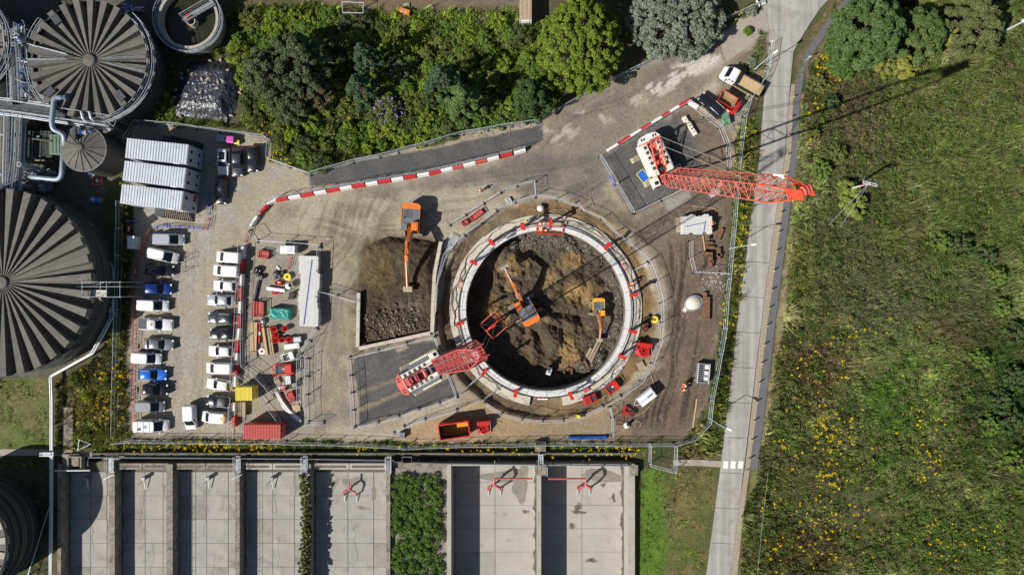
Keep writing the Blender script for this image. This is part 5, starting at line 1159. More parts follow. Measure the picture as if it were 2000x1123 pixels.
b = MB(); b.loft([[(2.1, -.98, 1.4), (2.1, .98, 1.4), (2.1, .85, 2.27), (2.1, -.85, 2.27)], [(2.69, -.92, 1.36), (2.69, .92, 1.36), (2.69, .92, 1.37), (2.69, -.92, 1.37)]]); b.build('windscreen_frame', M['carwhite'], tr)
for s_ in (-1, 1):
    b = MB(); b.quad((1.7, s_ * 1.085, 1.5), (2.05, s_ * 1.085, 1.5), (2.0, s_ * 1.0, 2.1), (1.7, s_ * 1.0, 2.1)); b.build('side_window', M['glass'], tr)
    b = MB(); b.quad((1.1, s_ * 1.085, 1.5), (1.5, s_ * 1.085, 1.5), (1.5, s_ * 1.0, 2.1), (1.1, s_ * 1.0, 2.1)); b.build('side_window', M['glass'], tr)
    MB().box((2.35, s_ * 1.25, 1.6), (.15, .3, .3)).build('wing_mirror', M['dark'], tr); MB().box((3.2, s_ * .7, .85), (.2, .35, .15)).build('headlight', M['lamp'], tr)
    for x in (2.4, -2.0): wheel(tr, x, s_ * .9, .38, 1.2)
    MB().box((-1.45, s_ * 1.1, 1.2), (4.1, .07, .5)).build('side_board', M['dark'], tr)
MB().box((-1.45, 0, .95), (4.1, 2.14, .1)).build('bed_floor', M['wood'], tr)
MB().box((-3.5, 0, 1.2), (.07, 2.2, .5)).build('tailboard', M['dark'], tr); MB().box((.62, 0, 1.35), (.1, 2.2, .9)).build('headboard', M['dark'], tr)
MB().box((-1.45, 1.145, .98), (4.1, .02, .07)).build('marker_stripe', M['yellow'], tr)
MB().box((1.05, -.6, 2.4), (.18, .3, .14)).build('roof_beacon', M['amber'], tr)
# front-tipping dumper
c = P(1420, 196, 1.2); du = thing('site_dumper', 'red site dumper with open muddy skip at the entrance', 'dumper', (c.x, c.y, 0), math.radians(148), 'vehicles at the site entrance')
o4 = [(-1.35, -.95), (1.35, -.95), (1.35, .95), (-1.35, .95)]
b = MB(); lo_ = [(x * .62 + .05, y * .7, .75) for x, y in o4]; hi = [(x, y, 1.75) for x, y in o4]; hin = [(x * .93, y * .9, 1.75) for x, y in o4]; lin = [(x * .58 + .05, y * .62, .85) for x, y in o4]
b.loft([lo_, hi], caps=False); b.mat(0); b.poly(lo_[::-1])
k1 = b.add(hi); k2 = b.add(hin)
for j in range(4): b.face((k1 + j, k1 + (j + 1) % 4, k2 + (j + 1) % 4, k2 + j))
b.build('skip_outside', M['red'], du, fix=False)
b = MB(); b.loft([hin, lin], caps=False); b.poly(lin); b.build('skip_inside', M['rust_l'], du, fix=False)
MB().box((-.4, 1.15, .8), (3.0, .35, .5)).build('chassis', M['red'], du); MB().box((-1.9, .1, .95), (.55, 2.0, .5)).build('rear_body', M['red'], du); MB().box((-2.0, -.2, 1.3), (.4, .6, .3)).build('engine_cover', M['red'], du)
MB().box((-.6, 1.3, 1.1), (1.2, .12, .15)).build('step', M['white'], du)
b = MB(); [b.tube((-1.75, s_ * .8, .9), (-1.75, s_ * .8, 2.1), .05, 6) for s_ in (-1, 1)]; b.tube((-1.75, -.8, 2.1), (-1.75, .8, 2.1), .05, 6); b.build('roll_bar', M['black'], du)
for x in (.9, -1.7):
    for s_ in (-1, 1): wheel(du, x, s_ * .95, .42, 1.6)

# ------------------------------------------------------------------ excavators
def excavator(label, px, py, z0, deg_house, deg_track, sc, mats, boom, cab_side=1, deck=None):
    """mats: body, boom; boom: list of (forward, up) points: foot, knee, stick end, bucket"""
    bm_, bo_ = mats; c = P(px, py, z0 + 1.5); t = thing('excavator', label, 'excavator', (c.x, c.y, z0), math.radians(deg_house)); t.scale = (sc, sc, sc)
    da = math.radians(deg_track - deg_house); rot = Matrix.Rotation(da, 3, 'Z')
    for s_ in (-1, 1):
        n = 26; b = MB(); pr = [(2.0 * math.cos(a) * .0 + (1.75 if math.cos(a) > 0 else -1.75) + .45 * math.cos(a), .47 + .45 * math.sin(a)) for a in np.linspace(-PI / 2, 3 * PI / 2, 20, endpoint=False)]
        rings = [[rot @ Vector((x, s_ * 1.2 + w, z)) for x, z in pr] for w in (-.3, .3)]
        b.loft(rings); tk = b.build('track', M['trackd'], t)
        pb = MB()
        for i in range(17): pb.box(rot @ Vector((-1.85 + 3.7 * i / 16, s_ * 1.2, .945)), (.12, .64, .06), da)
        pb.build('track_pads', M['trackc'], tk)
    MB().box((0, 0, .62), (2.2, 1.9, .5), da).build('undercarriage', M['dark'], t); MB().lathe([(.7, .8), (.7, 1.05)], 20).build('slew_ring', M['dark'], t)
    # upper structure
    pl = [(-2.35, -.8), (-2.05, -1.25), (1.35, -1.25), (1.35, 1.25), (-2.05, 1.25), (-2.35, .8)]
    MB().prism(pl, 1.05, 1.3).build('turntable_deck', bm_, t)
    MB().prism([(-2.4, -.85), (-2.1, -1.3), (-1.6, -1.3), (-1.6, 1.3), (-2.1, 1.3), (-2.4, .85)], 1.2, 2.05).build('counterweight', bm_, t)
    MB().box((-.65, 0, 1.65), (1.9, 2.42, .75)).build('engine_housing', deck or M['deck'], t)
    MB().box((-.9, .45 * -cab_side, 2.06), (1.2, 1.1, .08)).build('engine_hood', M['deck'], t)
    for i in range(4): MB().box((-1.3 + .28 * i, .55 * -cab_side, 2.11), (.12, .8, .03)).build('vent_slot', M['dark'], t)
    MB().tube((-.3, .9 * -cab_side, 2.0), (-.3, .9 * -cab_side, 2.35), .07, 8).build('exhaust', M['dark'], t)
    for k in (-1, 1):
        b = MB(); b.box((-.7, k * 1.22, 2.06), (1.9, .07, .07)); b.build('deck_edge', M['yellow'] if bm_ is not M['orange'] else bm_, t)
    yb = .72 * cab_side
    b = MB(); b.loft([[(.2, yb - .5, 1.3), (1.7, yb - .5, 1.3), (1.7, yb + .5, 1.3), (.2, yb + .5, 1.3)], [(.2, yb - .5, 2.3), (1.75, yb - .5, 2.2), (1.75, yb + .5, 2.2), (.2, yb + .5, 2.3)], [(.25, yb - .43, 2.85), (1.35, yb - .43, 2.85), (1.35, yb + .43, 2.85), (.25, yb + .43, 2.85)]]); b.build('cab', bm_, t)
    b = MB(); b.quad((1.77, yb - .4, 2.22), (1.77, yb + .4, 2.22), (1.4, yb + .38, 2.8), (1.4, yb - .38, 2.8)); b.build('front_window', M['glass'], t)
    for k in (-1, 1): b = MB(); b.quad((.35, yb + k * .51, 1.9), (1.6, yb + k * .51, 1.9), (1.3, yb + k * .455, 2.75), (.35, yb + k * .455, 2.75)); b.build('side_window', M['glass'], t)
    MB().box((.75, yb, 2.87), (.7, .6, .04)).build('roof_hatch', deck or bm_, t)
    MB().box((.85, -.85 * cab_side, 1.55), (1.0, .75, .5)).build('toolbox', M['deck'], t)
    # boom, stick, bucket
    f, k_, e, bu = [Vector((x, 0, z)) for x, z in boom]
    def arm(name, a, c_, w, h0, hm, h1, mat, mid=.5):
        d = (c_ - a); u = Vector((0, 1, 0)).cross(d).normalized() * -1
        if u.z < 0: u = -u
        b = MB(); rg = []
        for q, hh in ((0, h0), (mid, hm), (1, h1)):
            p = a + d * q; rg.append([p + Vector((0, -w, 0)) - u * hh, p + Vector((0, w, 0)) - u * hh, p + Vector((0, w, 0)) + u * hh, p + Vector((0, -w, 0)) + u * hh])
        b.loft(rg); return b.build(name, mat, t)
    kn = f + (k_ - f) * .5 + Vector((0, 0, .55))
    arm('boom', f, kn, .24, .22, .32, .36, bo_); arm('boom', kn, k_, .235, .355, .28, .2, bo_); arm('stick', k_ - (e - k_).normalized() * .5, e, .2, .15, .24, .12, bo_, .25)
    for y in (-.3, .3): MB().tube(f + Vector((.5, y, -.25)), kn + Vector((0, y, -.1)), .08, 8).build('boom_cylinder', M['steel'], t)
    MB().tube(kn + Vector((0, 0, .42)), k_ - (e - k_).normalized() * .45 + Vector((0, 0, .25)), .09, 8).build('stick_cylinder', bo_, t)
    MB().tube(k_ + (e - k_) * .1 + Vector((.1, 0, .3)), e + Vector((.1, 0, .3)), .07, 8).build('bucket_cylinder', M['steel'], t)
    b = MB(); bw = .62; d = bu - e; prof = [(0, .15), (.45, .1), (.75, -.35), (.6, -.85), (.1, -1.05), (-.25, -.9)]
    rg = [[e + Vector((x, y, z)) for x, z in prof] for y in (-bw, bw)]; b.loft(rg); b.build('bucket', M['trackc'], t)
    for i in range(5): MB().box(e + Vector((-.28, -.5 + .25 * i, -1.0)), (.25, .09, .08)).build('bucket_tooth', M['steel_d'], t)
    return t
excavator('large orange excavator digging from the spoil heap with its arm stretched out', 803, 432, 0.05, -93, -90, 1.12, (M['orange'], M['orange']), [(1.0, 1.6), (5.2, 3.9), (9.0, 1.4), (9.4, .4)], cab_side=1)
excavator('orange excavator with muddy tracks working on the shaft floor', 1026, 603, -3.6, 117, 30, 1.1, (M['orange'], M['orange_dusty']), [(1.0, 1.6), (3.9, 4.6), (6.4, 3.6), (6.4, 2.6)], cab_side=1)
excavator('small yellow excavator with short rounded tail on the shaft floor', 1170, 604, -3.6, -88, -5, .74, (M['yellow_o'], M['orange_dusty']), [(1.0, 1.6), (4.2, 3.4), (6.4, 1.4), (6.6, .5)], cab_side=1)
# ------------------------------------------------------------------ crawler cranes
def lattice(b, p0, p1, side, up, prof, bays, rc, rl):
    """prof: list of (t, width, depth); four chords with zig-zag lacing"""
    d = p1 - p0; pts = []
    for i in range(bays + 1):
        t_ = i / bays; w = np.interp(t_, [q[0] for q in prof], [q[1] for q in prof]) / 2; h = np.interp(t_, [q[0] for q in prof], [q[2] for q in prof]) / 2
        c = p0 + d * t_; pts.append([c + side * w + up * h, c - side * w + up * h, c - side * w - up * h, c + side * w - up * h])
    for a, c in zip(pts, pts[1:]):
        for j in range(4): b.tube(a[j], c[j], rc, 5, cap=False)
    for i, (a, c) in enumerate(zip(pts, pts[1:])):
        for j in range(4):
            k = (j + 1) % 4
            if i % 2 == 0: b.tube(a[j], c[k], rl, 4, cap=False)
            else: b.tube(a[k], c[j], rl, 4, cap=False)
            b.tube(a[j], a[k], rl, 4, cap=False)
    return pts
def crane(label, pivot_px, house_deg, track_deg, tip, red, red2, hot, house_white, cw_mat, flavour):
    c = P(*pivot_px, 1.5); t = thing('crawler_crane', label, 'crane', (c.x, c.y, 0), math.radians(house_deg))
    inv = Matrix.Rotation(-math.radians(house_deg), 3, 'Z'); tipl = inv @ (tip - Vector((c.x, c.y, 0)))
    da = math.radians(track_deg - house_deg); rot = Matrix.Rotation(da, 3, 'Z')
    for s_ in (-1, 1):
        b = MB(); pr = [((2.75 if math.cos(a) > 0 else -2.75) + .55 * math.cos(a), .57 + .55 * math.sin(a)) for a in np.linspace(-PI / 2, 3 * PI / 2, 20, endpoint=False)]
        b.loft([[rot @ Vector((x, s_ * 2.1 + w, z)) for x, z in pr] for w in (-.42, .42)]); tk = b.build('crawler_track', M['trackc'], t)
        for i in range(22): MB().box(rot @ Vector((-2.95 + 5.9 * i / 21, s_ * 2.1, 1.14)), (.17, .88, .06), da).build('track_shoe', M['trackc'], tk)
        MB().box(rot @ Vector((0, s_ * 2.1, 1.0)), (3.2, .5, .45), da).build('track_frame', house_white, t)
    MB().box((0, 0, .75), (2.6, 3.6, .7), da).build('car_body', M['dark'], t); MB().lathe([(1.1, 1.0), (1.1, 1.35)], 28).build('slew_ring', M['dark'], t)
    # superstructure: two side houses, gap with winches between
    MB().box((-.9, 0, 1.5), (6.4, 1.5, .35)).build('turntable_frame', red2, t)
    for s_ in (-1, 1):
        MB().box((-.7, s_ * 1.12, 2.05), (5.2, .85, 1.35)).build('machinery_house', house_white, t)
        for i in range(5):
            MB().box((-2.7 + .85 * i, s_ * 1.12, 2.74), (.42, .5, .05)).build('roof_vent', M['dark'], t)
        for i in range(2): handrail(t, (-3.2 + 2.6 * i, s_ * 1.5, 2.72), (-.8 + 2.6 * i, s_ * 1.5, 2.72), .7, 1.2, M['steel'], .02)
        MB().box((-.9, s_ * 1.85, 1.42), (5.0, .55, .06)).build('side_catwalk', M['deck'] if flavour == 0 else house_white, t)
    # counterweight slabs
    for i, (z0, z1) in enumerate(((1.3, 1.75), (1.77, 2.2), (2.22, 2.65))):
        MB().prism([(-3.7, -1.75), (-4.35, -1.3), (-4.55, 0), (-4.35, 1.3), (-3.7, 1.75), (-3.45, 1.75), (-3.45, -1.75)], z0, z1).build('counterweight_slab', cw_mat, t)
    for y in (-1.15, -.75, .75, 1.15): MB().box((-3.95, y, 2.68), (.45, .22, .05)).build('lifting_recess', M['dark'], t)
    MB().box((-3.45, 0, 2.3), (.3, 3.5, .25)).build('rear_beam', red, t)
    # cab
    cs = 1 if flavour == 0 else -1
    b = MB(); b.loft([[(1.9, cs * 1.75 - .55, 1.4), (3.6, cs * 1.75 - .55, 1.4), (3.6, cs * 1.75 + .55, 1.4), (1.9, cs * 1.75 + .55, 1.4)], [(1.9, cs * 1.75 - .55, 2.9), (3.45, cs * 1.75 - .55, 2.9), (3.45, cs * 1.75 + .55, 2.9), (1.9, cs * 1.75 + .55, 2.9)], [(2.0, cs * 1.75 - .45, 3.02), (3.25, cs * 1.75 - .45, 3.02), (3.25, cs * 1.75 + .45, 3.02), (2.0, cs * 1.75 + .45, 3.02)]]); b.build('operator_cab', house_white, t)
    MB().box((2.9, cs * 1.75, 3.035), (.5, .6, .02)).build('roof_window', M['glass'], t); b = MB(); b.quad((3.62, cs * 1.75 - .45, 1.9), (3.62, cs * 1.75 + .45, 1.9), (3.48, cs * 1.75 + .45, 2.85), (3.48, cs * 1.75 - .45, 2.85)); b.build('front_window', M['glass'], t)
    # winch drums
    for x in (-2.6, -1.3, .1, 1.2):
        b = MB(); b.tube((x, -.55, 2.15), (x, .55, 2.15), .38, 14); b.build('winch_drum', M['dark'] if x in (-1.3, 1.2) else red, t)
        for y in (-.6, .6): MB().tube((x, y - .04, 2.15), (x, y + .04, 2.15), .52, 14).build('drum_flange', red, t)
    b = MB()
    for y in (-.62, .62): b.bar((-3.4, y, 1.85), (2.3, y, 1.85), .14, .3)
    b.build('main_beam', red, t)
    if flavour == 0:
        MB().box((-1.9, 0, 2.5), (1.1, .9, .3)).build('hydraulic_unit', red, t); MB().box((-2.9, .2, 2.55), (.8, 1.3, .5)).build('hydraulic_unit', red2, t)
    # gantry (A-frame)
    gt = Vector((-3.1, 0, 5.6 if flavour else 3.7)); b = MB()
    for y in (-.75, .75):
        b.tube((1.7, y, 2.2), gt + Vector((0, y, 0)), .11, 6); b.tube((-3.0, y, 2.2), gt + Vector((0, y, 0)), .11, 6)
        b.tube((.2, y, 2.2), gt + Vector((.9, y, -.9)), .07, 6)
    b.tube(gt + Vector((0, -.85, 0)), gt + Vector((0, .85, 0)), .16, 8); b.tube((-1.0, -.75, 4.2 if flavour else 3.1), (-1.0, .75, 4.2 if flavour else 3.1), .07, 6); b.build('gantry', red, t)
    # boom
    foot = Vector((2.4, 0, 1.9)); d = tipl - foot; dn = d.normalized(); side = Vector((0, 1, 0)); side = (side - dn * side.dot(dn)).normalized(); up = side.cross(dn).normalized()
    Lb = d.length; bw, bh = (2.3, 2.0)
    sp = [0, .1, .32, .55, .80, 1.0]; names = ['boom_foot_section'] + ['boom_lattice_section'] * 3 + ['boom_head_section']
    for i in range(5):
        a, e = foot + d * sp[i], foot + d * sp[i + 1] - dn * .03; n = max(3, round((e - a).length / 1.9))
        if i == 0: prof = [(0, 1.5, .5), (1, bw, bh)]
        elif i == 4: prof = [(0, bw, bh), (.35, bw, bh), (1, 1.0, .8)]
        else: prof = [(0, bw, bh), (1, bw, bh)]
        b = MB(); lattice(b, a, e, side, up, prof, n, .085 if i else .11, .04); b.build(names[i], hot if i == 4 else red, t)
    b = MB()
    for y in (-.55, .55):
        q = tipl + side * y; b.bar(q - dn * 2.6, q + dn * .5, .1, 1.1, up)
    b.bar(tipl - side * .6, tipl + side * .6, .3, .3, up); b.build('boom_head', hot, t)
    for y in (-.3, 0, .3):
        q = tipl + side * y + dn * .35 - up * .3; b = MB(); b.tube(q - side * .06, q + side * .06, .5, 16); b.build('head_sheave', red, t)
    # lettering board on the boom flank
    if flavour: 
        q = tipl - dn * 6.2 - side * .1 - up * 1.02; MB().bar(q + side * 1.0 - dn * 1.1, q + side * 1.0 + dn * 1.1, .5, .04, side).build('name_board', M['white'], t)
    b = MB()
    for y in (-.8, .8):
        b.tube(gt + Vector((0, y, 0)), foot + d * .97 + up * .5 + side * y * .6, .045, 5)
    for i in range(5):
        for y in (-.8, .8):
            a_ = gt + Vector((0, y, 0)); e_ = foot + d * .97 + up * .5 + side * y * .6; q = a_ + (e_ - a_) * (.06 + .03 * i); 
    b.build('pendant_line', M['trackc'] if flavour else M['steel_d'], t)
    return t, dn, side
tipL = P(964, 636); tipL.z = 44.0
craneL, dnL, sL = crane('red and cream crawler crane on the dark pad beside the spoil bay', (830, 727), 29, 29, tipL, M['crane_pink'], M['crane_pink'], M['crane_pink'], M['cream'], M['crane_red'], 0)
tipR = P(1348, 449); tipR.z = 42.0
craneR, dnR, sR = crane('white and red crawler crane with boom reaching over the road', (1284, 318), -66, 28, tipR, M['crane_red'], M['red'], M['crane_hot'], M['cream'], M['white'], 1)
# blue screened tray beside the cab of the entrance crane
q = P(1256, 344, 1.3); bt = thing('blue_tray', 'blue mesh tray with yellow edge beside the entrance crane', 'tray', (q.x, q.y, 0), math.radians(-52)); MB().box((0, 0, 1.2), (1.7, 1.2, .08)).build('tray_panel', M['blue'], bt)
for k, (x, y, w, l) in enumerate(((0, .63, 1.78, .07), (0, -.63, 1.78, .07), (.87, 0, .07, 1.2), (-.87, 0, .07, 1.2))): MB().box((x, y, 1.22), (w, l, .14)).build('tray_edge', M['yellow'], bt)
for x in (-.7, .7):
    for y in (-.5, .5): MB().box((x, y, .58), (.08, .08, 1.16)).build('leg', M['steel_d'], bt)
# hook, ropes and lifting frame under the left crane
hk = P(960, 641, -1.5); hz = -1.6
hb = thing('hook_block', 'red hook block hanging on ropes from the spoil bay crane', 'hook block', (tipL.x, tipL.y, 0))
b = MB()
for dx in (-.25, .25): b.tube((dx, 0, 43.6), (dx, 0, hz + 3.2), .025, 4)
b.build('hoist_rope', M['steel_d'], hb)
MB().box((0, 0, hz + 2.6), (.9, .35, 1.3), .6).build('block_cheek', M['red'], hb); MB().lathe([(.28, hz + 1.6), (.28, hz + 2.0)], 12).build('hook_swivel', M['red'], hb)
MB().path([(0, 0, hz + 1.7), (.2, 0, hz + 1.4), (.1, 0, hz + 1.1), (-.15, 0, hz + 1.15)], .08, 7).build('hook', M['steel_d'], hb)
lf = thing('lifting_frame', 'square red lifting frame slung below the crane hook in the shaft', 'lifting frame', (tipL.x, tipL.y, hz), math.radians(42))
b = MB(); s_ = 1.55
for k in range(4):
    a = k * PI / 2; q0 = Vector((s_, -s_, 0)); q1 = Vector((s_, s_, 0)); q0.rotate(Euler((0, 0, a))); q1.rotate(Euler((0, 0, a))); MB().bar(q0, q1, .13, .16).build('frame_side', M['crane_red'], lf)
MB().bar((-1.6, .1, .25), (1.7, .1, .25), .28, .22).build('spreader_beam', M['crane_hot'], lf)
b = MB()
for x, y in ((s_, s_), (-s_, s_), (s_, -s_), (-s_, -s_)): b.tube((x, y, 0), (0, 0, 1.2), .02, 4)
b.build('sling', M['steel_d'], lf)
# ------------------------------------------------------------------ cabins and containers
def ribbed_box(name, label, cat, corners, ztop, h, z0, wall, roof, nrib, group=None, ends=None, ribh=0.07, across=True):
    """box whose roof corners show at the given pixels at height ztop"""
    q = [P(x, y, ztop) for x, y in corners]; c = sum(q, Vector()) / 4; d = ((q[1] - q[0]) + (q[2] - q[3])) / 2; L = d.length; W = (((q[0] - q[3]) + (q[1] - q[2])) / 2).length
    t = thing(name, label, cat, (c.x, c.y, z0), math.atan2(d.y, d.x), group)
    MB().box((0, 0, h / 2), (L - .06, W - .06, h - .1)).build('wall_panel', wall, t)
    b = MB()
    b.box((0, 0, h - .03), (L, W, .06)); b.build('roof_sheet', roof, t)
    rw = L / nrib; rib = MB().loft([[(-rw * .46, y, 0), (rw * .46, y, 0), (rw * .2, y, ribh), (-rw * .2, y, ribh)] for y in (-W / 2 + .04, W / 2 - .04)]).mesh('roof_rib'); rib.materials.append(roof)
    for i in range(nrib): put('roof_rib', rib, t, (-L / 2 + L * (i + .5) / nrib, 0, h))
    for sx in (-1, 1):
        for sy in (-1, 1): MB().box((sx * (L / 2 - .07), sy * (W / 2 - .07), h / 2 - .04), (.16, .16, h - .1)).build('corner_post', wall, t)
    return t, L, W
CABS = [((247.5, 269.5), (367.5, 282.5), (365, 321), (244, 308)), ((242.5, 314), (362.5, 328), (360, 367.5), (239.5, 352)), ((237.5, 359), (357.5, 374), (354, 410), (234, 397.5))]
pos = ['farthest from the cars', 'in the middle of the three', 'beside the pedestrian barriers']
for i, cs in enumerate(CABS):
    for lvl in (0, 1):
        z0 = 0.1 if lvl == 0 else 2.65
        t, L, W = ribbed_box('site_cabin', 'pale site cabin, %s storey of the stack %s' % ('lower' if lvl == 0 else 'upper', pos[i]), 'cabin', cs, 5.25, 2.52, z0, M['cabwall'], M['cabroof'], 22, 'stacked site cabins', ribh=.06)
        x = L / 2 - .03
        for k, yy in enumerate((-.75, .55)):
            MB().box((x + .02, yy if i != 1 else -yy, 1.45), (.05, .7, .8)).build('window', M['white'], t); MB().box((x + .04, yy if i != 1 else -yy, 1.45), (.03, .56, .66)).build('pane', M['glass'], t)
        if lvl == 0 and i == 2: MB().box((x + .05, 1.0, 1.2), (.06, .5, .9)).build('fire_point', M['red'], t)
        MB().box((L / 2 - 1.8, -W / 2 + .0, 1.05), (.9, .08, 2.0)).build('door', M['white'], t)
for i, (x0, y0, x1, y1, side, lab) in enumerate(((334, 275, 396, 290, 1, 'black steel outside staircase behind the cabins'), (320, 416, 379, 425, -1, 'black steel outside staircase beside the pedestrian barriers'))):
    a = P(x0, y0, 2.6); c = P(x1, y1, 0.1); t = thing('outside_staircase', lab, 'staircase'); d = c - a; dn = Vector((d.x, d.y, 0)).normalized(); s_ = Vector((-dn.y, dn.x, 0))
    n = 15
    for k in range(n): q = a + d * (k + .5) / n; MB().box(q, (.2, 1.25, .05), math.atan2(dn.y, dn.x)).build('tread', M['black'], t)
    for k in (-.65, .65): MB().bar(a + s_ * k, c + s_ * k, .06, .25).build('stringer', M['black'], t); 
    for k in (-.65, .65):
        b = MB(); b.tube(a + s_ * k + Vector((0, 0, 1)), c + s_ * k + Vector((0, 0, 1)), .03, 5)
        for m_ in range(4): q = a + d * (m_ + .5) / 4 + s_ * k; b.tube(q, q + Vector((0, 0, 1)), .025, 5)
        b.build('handrail', M['dark'], t)
    MB().box(a - dn * .7 + Vector((0, 0, .0)), (1.4, 1.3, .06), math.atan2(dn.y, dn.x)).build('landing', M['dark'], t)
    for kx in (-1.2, -.2): 
        for ky in (-.6, .6): q = a + dn * kx + s_ * ky; MB().tube((q.x, q.y, 0), q, .04, 6).build('leg', M['dark'], t)
t, L, W = ribbed_box('shipping_container', 'red shipping container at the edge of the materials yard', 'container', ((476, 829), (548, 829), (549, 857), (475, 857)), 2.7, 2.6, 0.1, M['red'], M['redfade'], 24)
MB().box((L / 2 - .0, 0, 1.3), (.06, W - .3, 2.2)).build('door', M['red'], t)
for y in (-.6, -.25, .25, .6): MB().tube((L / 2 + .05, y, .2), (L / 2 + .05, y, 2.4), .03, 5).build('lock_bar', M['steel'], t)
t, L, W = ribbed_box('shipping_container', 'yellow ribbed storage container at the end of the barrier line', 'container', ((460, 756), (493, 755), (493, 782), (460, 782)), 2.7, 2.6, 0.1, M['yellow'], M['yellow'], 13)
MB().box((L / 2 + .0, 0, 1.3), (.06, W - .3, 2.2)).build('door', M['yellow'], t)
for y in (-.5, .5): MB().tube((L / 2 + .05, y, .2), (L / 2 + .05, y, 2.4), .03, 5).build('lock_bar', M['yellow'], t)
t, L, W = ribbed_box('site_office_unit', 'beige flat-roofed cabin beside the bright green tree', 'cabin', ((1014, -30), (1039, -30), (1038, 38), (1015, 38)), 2.9, 2.8, 0.0, M['white'], M['wood_g'], 3, ribh=.03)
MB().box((0, -W / 2 - .01, 1.3), (1.2, .06, 2.0)).build('door', M['white'], t)
t, L, W = ribbed_box('blue_roof_shed', 'blue ribbed shed roof beyond the bare earth by the trees', 'shed', ((866, -70), (1012, -70), (1012, -14), (870, -14)), 2.9, 2.8, 0.0, M['blue'], M['blue'], 34)
t, L, W = ribbed_box('storage_locker', 'small pale grey locker beside the perimeter fence', 'locker', ((248, 461), (262, 461), (262, 486), (248, 486)), 2.1, 2.0, 0.05, M['cabwall'], M['whitep'], 4, ribh=.03)
MB().box((L / 2, 0, 1.0), (.05, W * .8, 1.7)).build('door', M['cabwall'], t)

# wheelie bins by the cars
for px, py, m_, lab in ((432, 270, 'greyp', 'grey wheeled bin beside the pink bin'), (449, 273, 'pink', 'pink wheeled bin between the grey and yellow bins'), (461, 277, 'yellow', 'small yellow bin beside the pink bin')):
    c = P(px, py, 1.0); sc_ = .6 if m_ == 'yellow' else 1.0; t = thing('wheeled_bin', lab, 'bin', (c.x, c.y, 0), -.08, 'bins by the fence'); t.scale = (sc_,) * 3
    b = MB(); b.loft([[(-.5, -.4, .1), (.5, -.4, .1), (.5, .4, .1), (-.5, .4, .1)], [(-.62, -.5, 1.1), (.62, -.5, 1.1), (.62, .5, 1.1), (-.62, .5, 1.1)]]); b.build('bin_body', M[m_], t)
    b = MB(); b.loft([[(-.66, -.55, 1.1), (.66, -.55, 1.1), (.66, .55, 1.1), (-.66, .55, 1.1)], [(-.6, -.3, 1.28), (.6, -.3, 1.28), (.6, .45, 1.22), (-.6, .45, 1.22)]]); b.build('lid', M[m_], t)
    for s_ in (-.45, .45): wheel(t, s_, -.4, .1)
MB  # ---------------------------------------------------------------- stacks of precast units
def stack(label, x0, y0, x1, y1, n, L, h, vertical, mat, strap=True, seed=1):
    rg = random.Random(seed); t = thing('precast_stack', label, 'stack'); p0, p1 = P(x0, y0, h), P(x1, y1, h)
    dirv = (p1 - p0); per = Vector((-dirv.y, dirv.x, 0)).normalized() * (1 if vertical else 1)
    for i in range(n):
        c = p0 + dirv * (i + .5) / n; jog = per * (rg.uniform(-.08, .08) + (0.25 if (i // (n // 4)) % 2 else 0)); w = dirv.length / n - .03
        for lv in range(3):
            b = MB(); hh = h / 3 - .02; b.box((0, 0, 0), (w, L, hh)); b.box((0, L * .3, hh / 2), (w * .4, .12, .02)); b.box((0, -L * .3, hh / 2), (w * .4, .12, .02))
            o = b.build('precast_unit', mat, t, c + jog + Vector((0, 0, -h + h / 3 * (lv + .5) + rg.uniform(-.01, .01))), math.atan2(dirv.y, dirv.x))
    for k in (-L * .3, L * .3): MB().bar(p0 + per * k - Vector((0, 0, h - .02)), p1 + per * k - Vector((0, 0, h - .02)), .12, .1).build('bearer', M['wood'], t)
    return t
st1 = stack('long stack of pale precast units in the materials yard', 603, 500, 600, 637, 36, 2.95, 1.5, True, M['segc'], seed=3)
MB().bar(P(609, 507, 1.56), P(593, 634, 1.56), .09, .03).build('ratchet_strap', M['strap'], st1)
st2 = stack('short stack of pale precast units where two workers stand', 1333, 440, 1391, 439, 18, 2.7, 1.4, False, M['segc'], seed=5)
MB().bar(P(1378, 432, 1.46), P(1374, 455, 1.46), .09, .03).build('ratchet_strap', M['strap'], st2); MB().bar(P(1338, 443, 1.46), P(1377, 435, 1.46), .07, .03).build('ratchet_strap', M['strap'], st2)
# timber
def planks(label, items, h, mat, name='timber_stack', cat='timber'):
    t = thing(name, label, cat)
    for i, (x0, y0, x1, y1, w) in enumerate(items): MB().bar(P(x0, y0, h), P(x1, y1, h), w, h * (1.6 if h < .3 else 1.0)).build('plank', mat if not isinstance(mat, list) else mat[i % len(mat)], t)
    return t
planks('new timber planks stacked side by side near the striped barriers', [(492 + 3.2 * i, 629, 490 + 3.2 * i, 685, .22) for i in range(4)], .35, M['wood'])
planks('pair of long timber beams leaning beside the red buckets', [(514, 640, 522, 694, .38), (524, 640, 531, 692, .38), (527, 640, 534, 692, .3)], .4, [M['wood'], M['wood_g']])
planks('short timber offcuts beside the white coil', [(489, 688 + 2.2 * i, 502, 688 + 2.2 * i, .15) for i in range(5)], .12, M['wood_g'])
planks('brown timber baulks under the yellow container end', [(470, 785, 469, 812, .45), (477, 785, 477, 813, .5)], .5, M['wood_g'])
planks('single long timber plank lying on the brown earth near the fence corner', [(1361, 779, 1353, 836, .2)], .06, M['wood'])
planks('single thin timber plank leaning against the precast stack', [(1372, 457, 1377, 489, .14)], .12, M['wood'])
planks('long thin timber batten beyond the precast stack', [(1342, 401, 1398, 408, .12)], .06, M['wood_g'])
planks('two rusty steel piles lying on the earth near the fence', [(1377, 571, 1376, 620, .5), (1383, 580, 1382, 626, .5)], .4, M['rust'], 'steel_pile', 'steel')
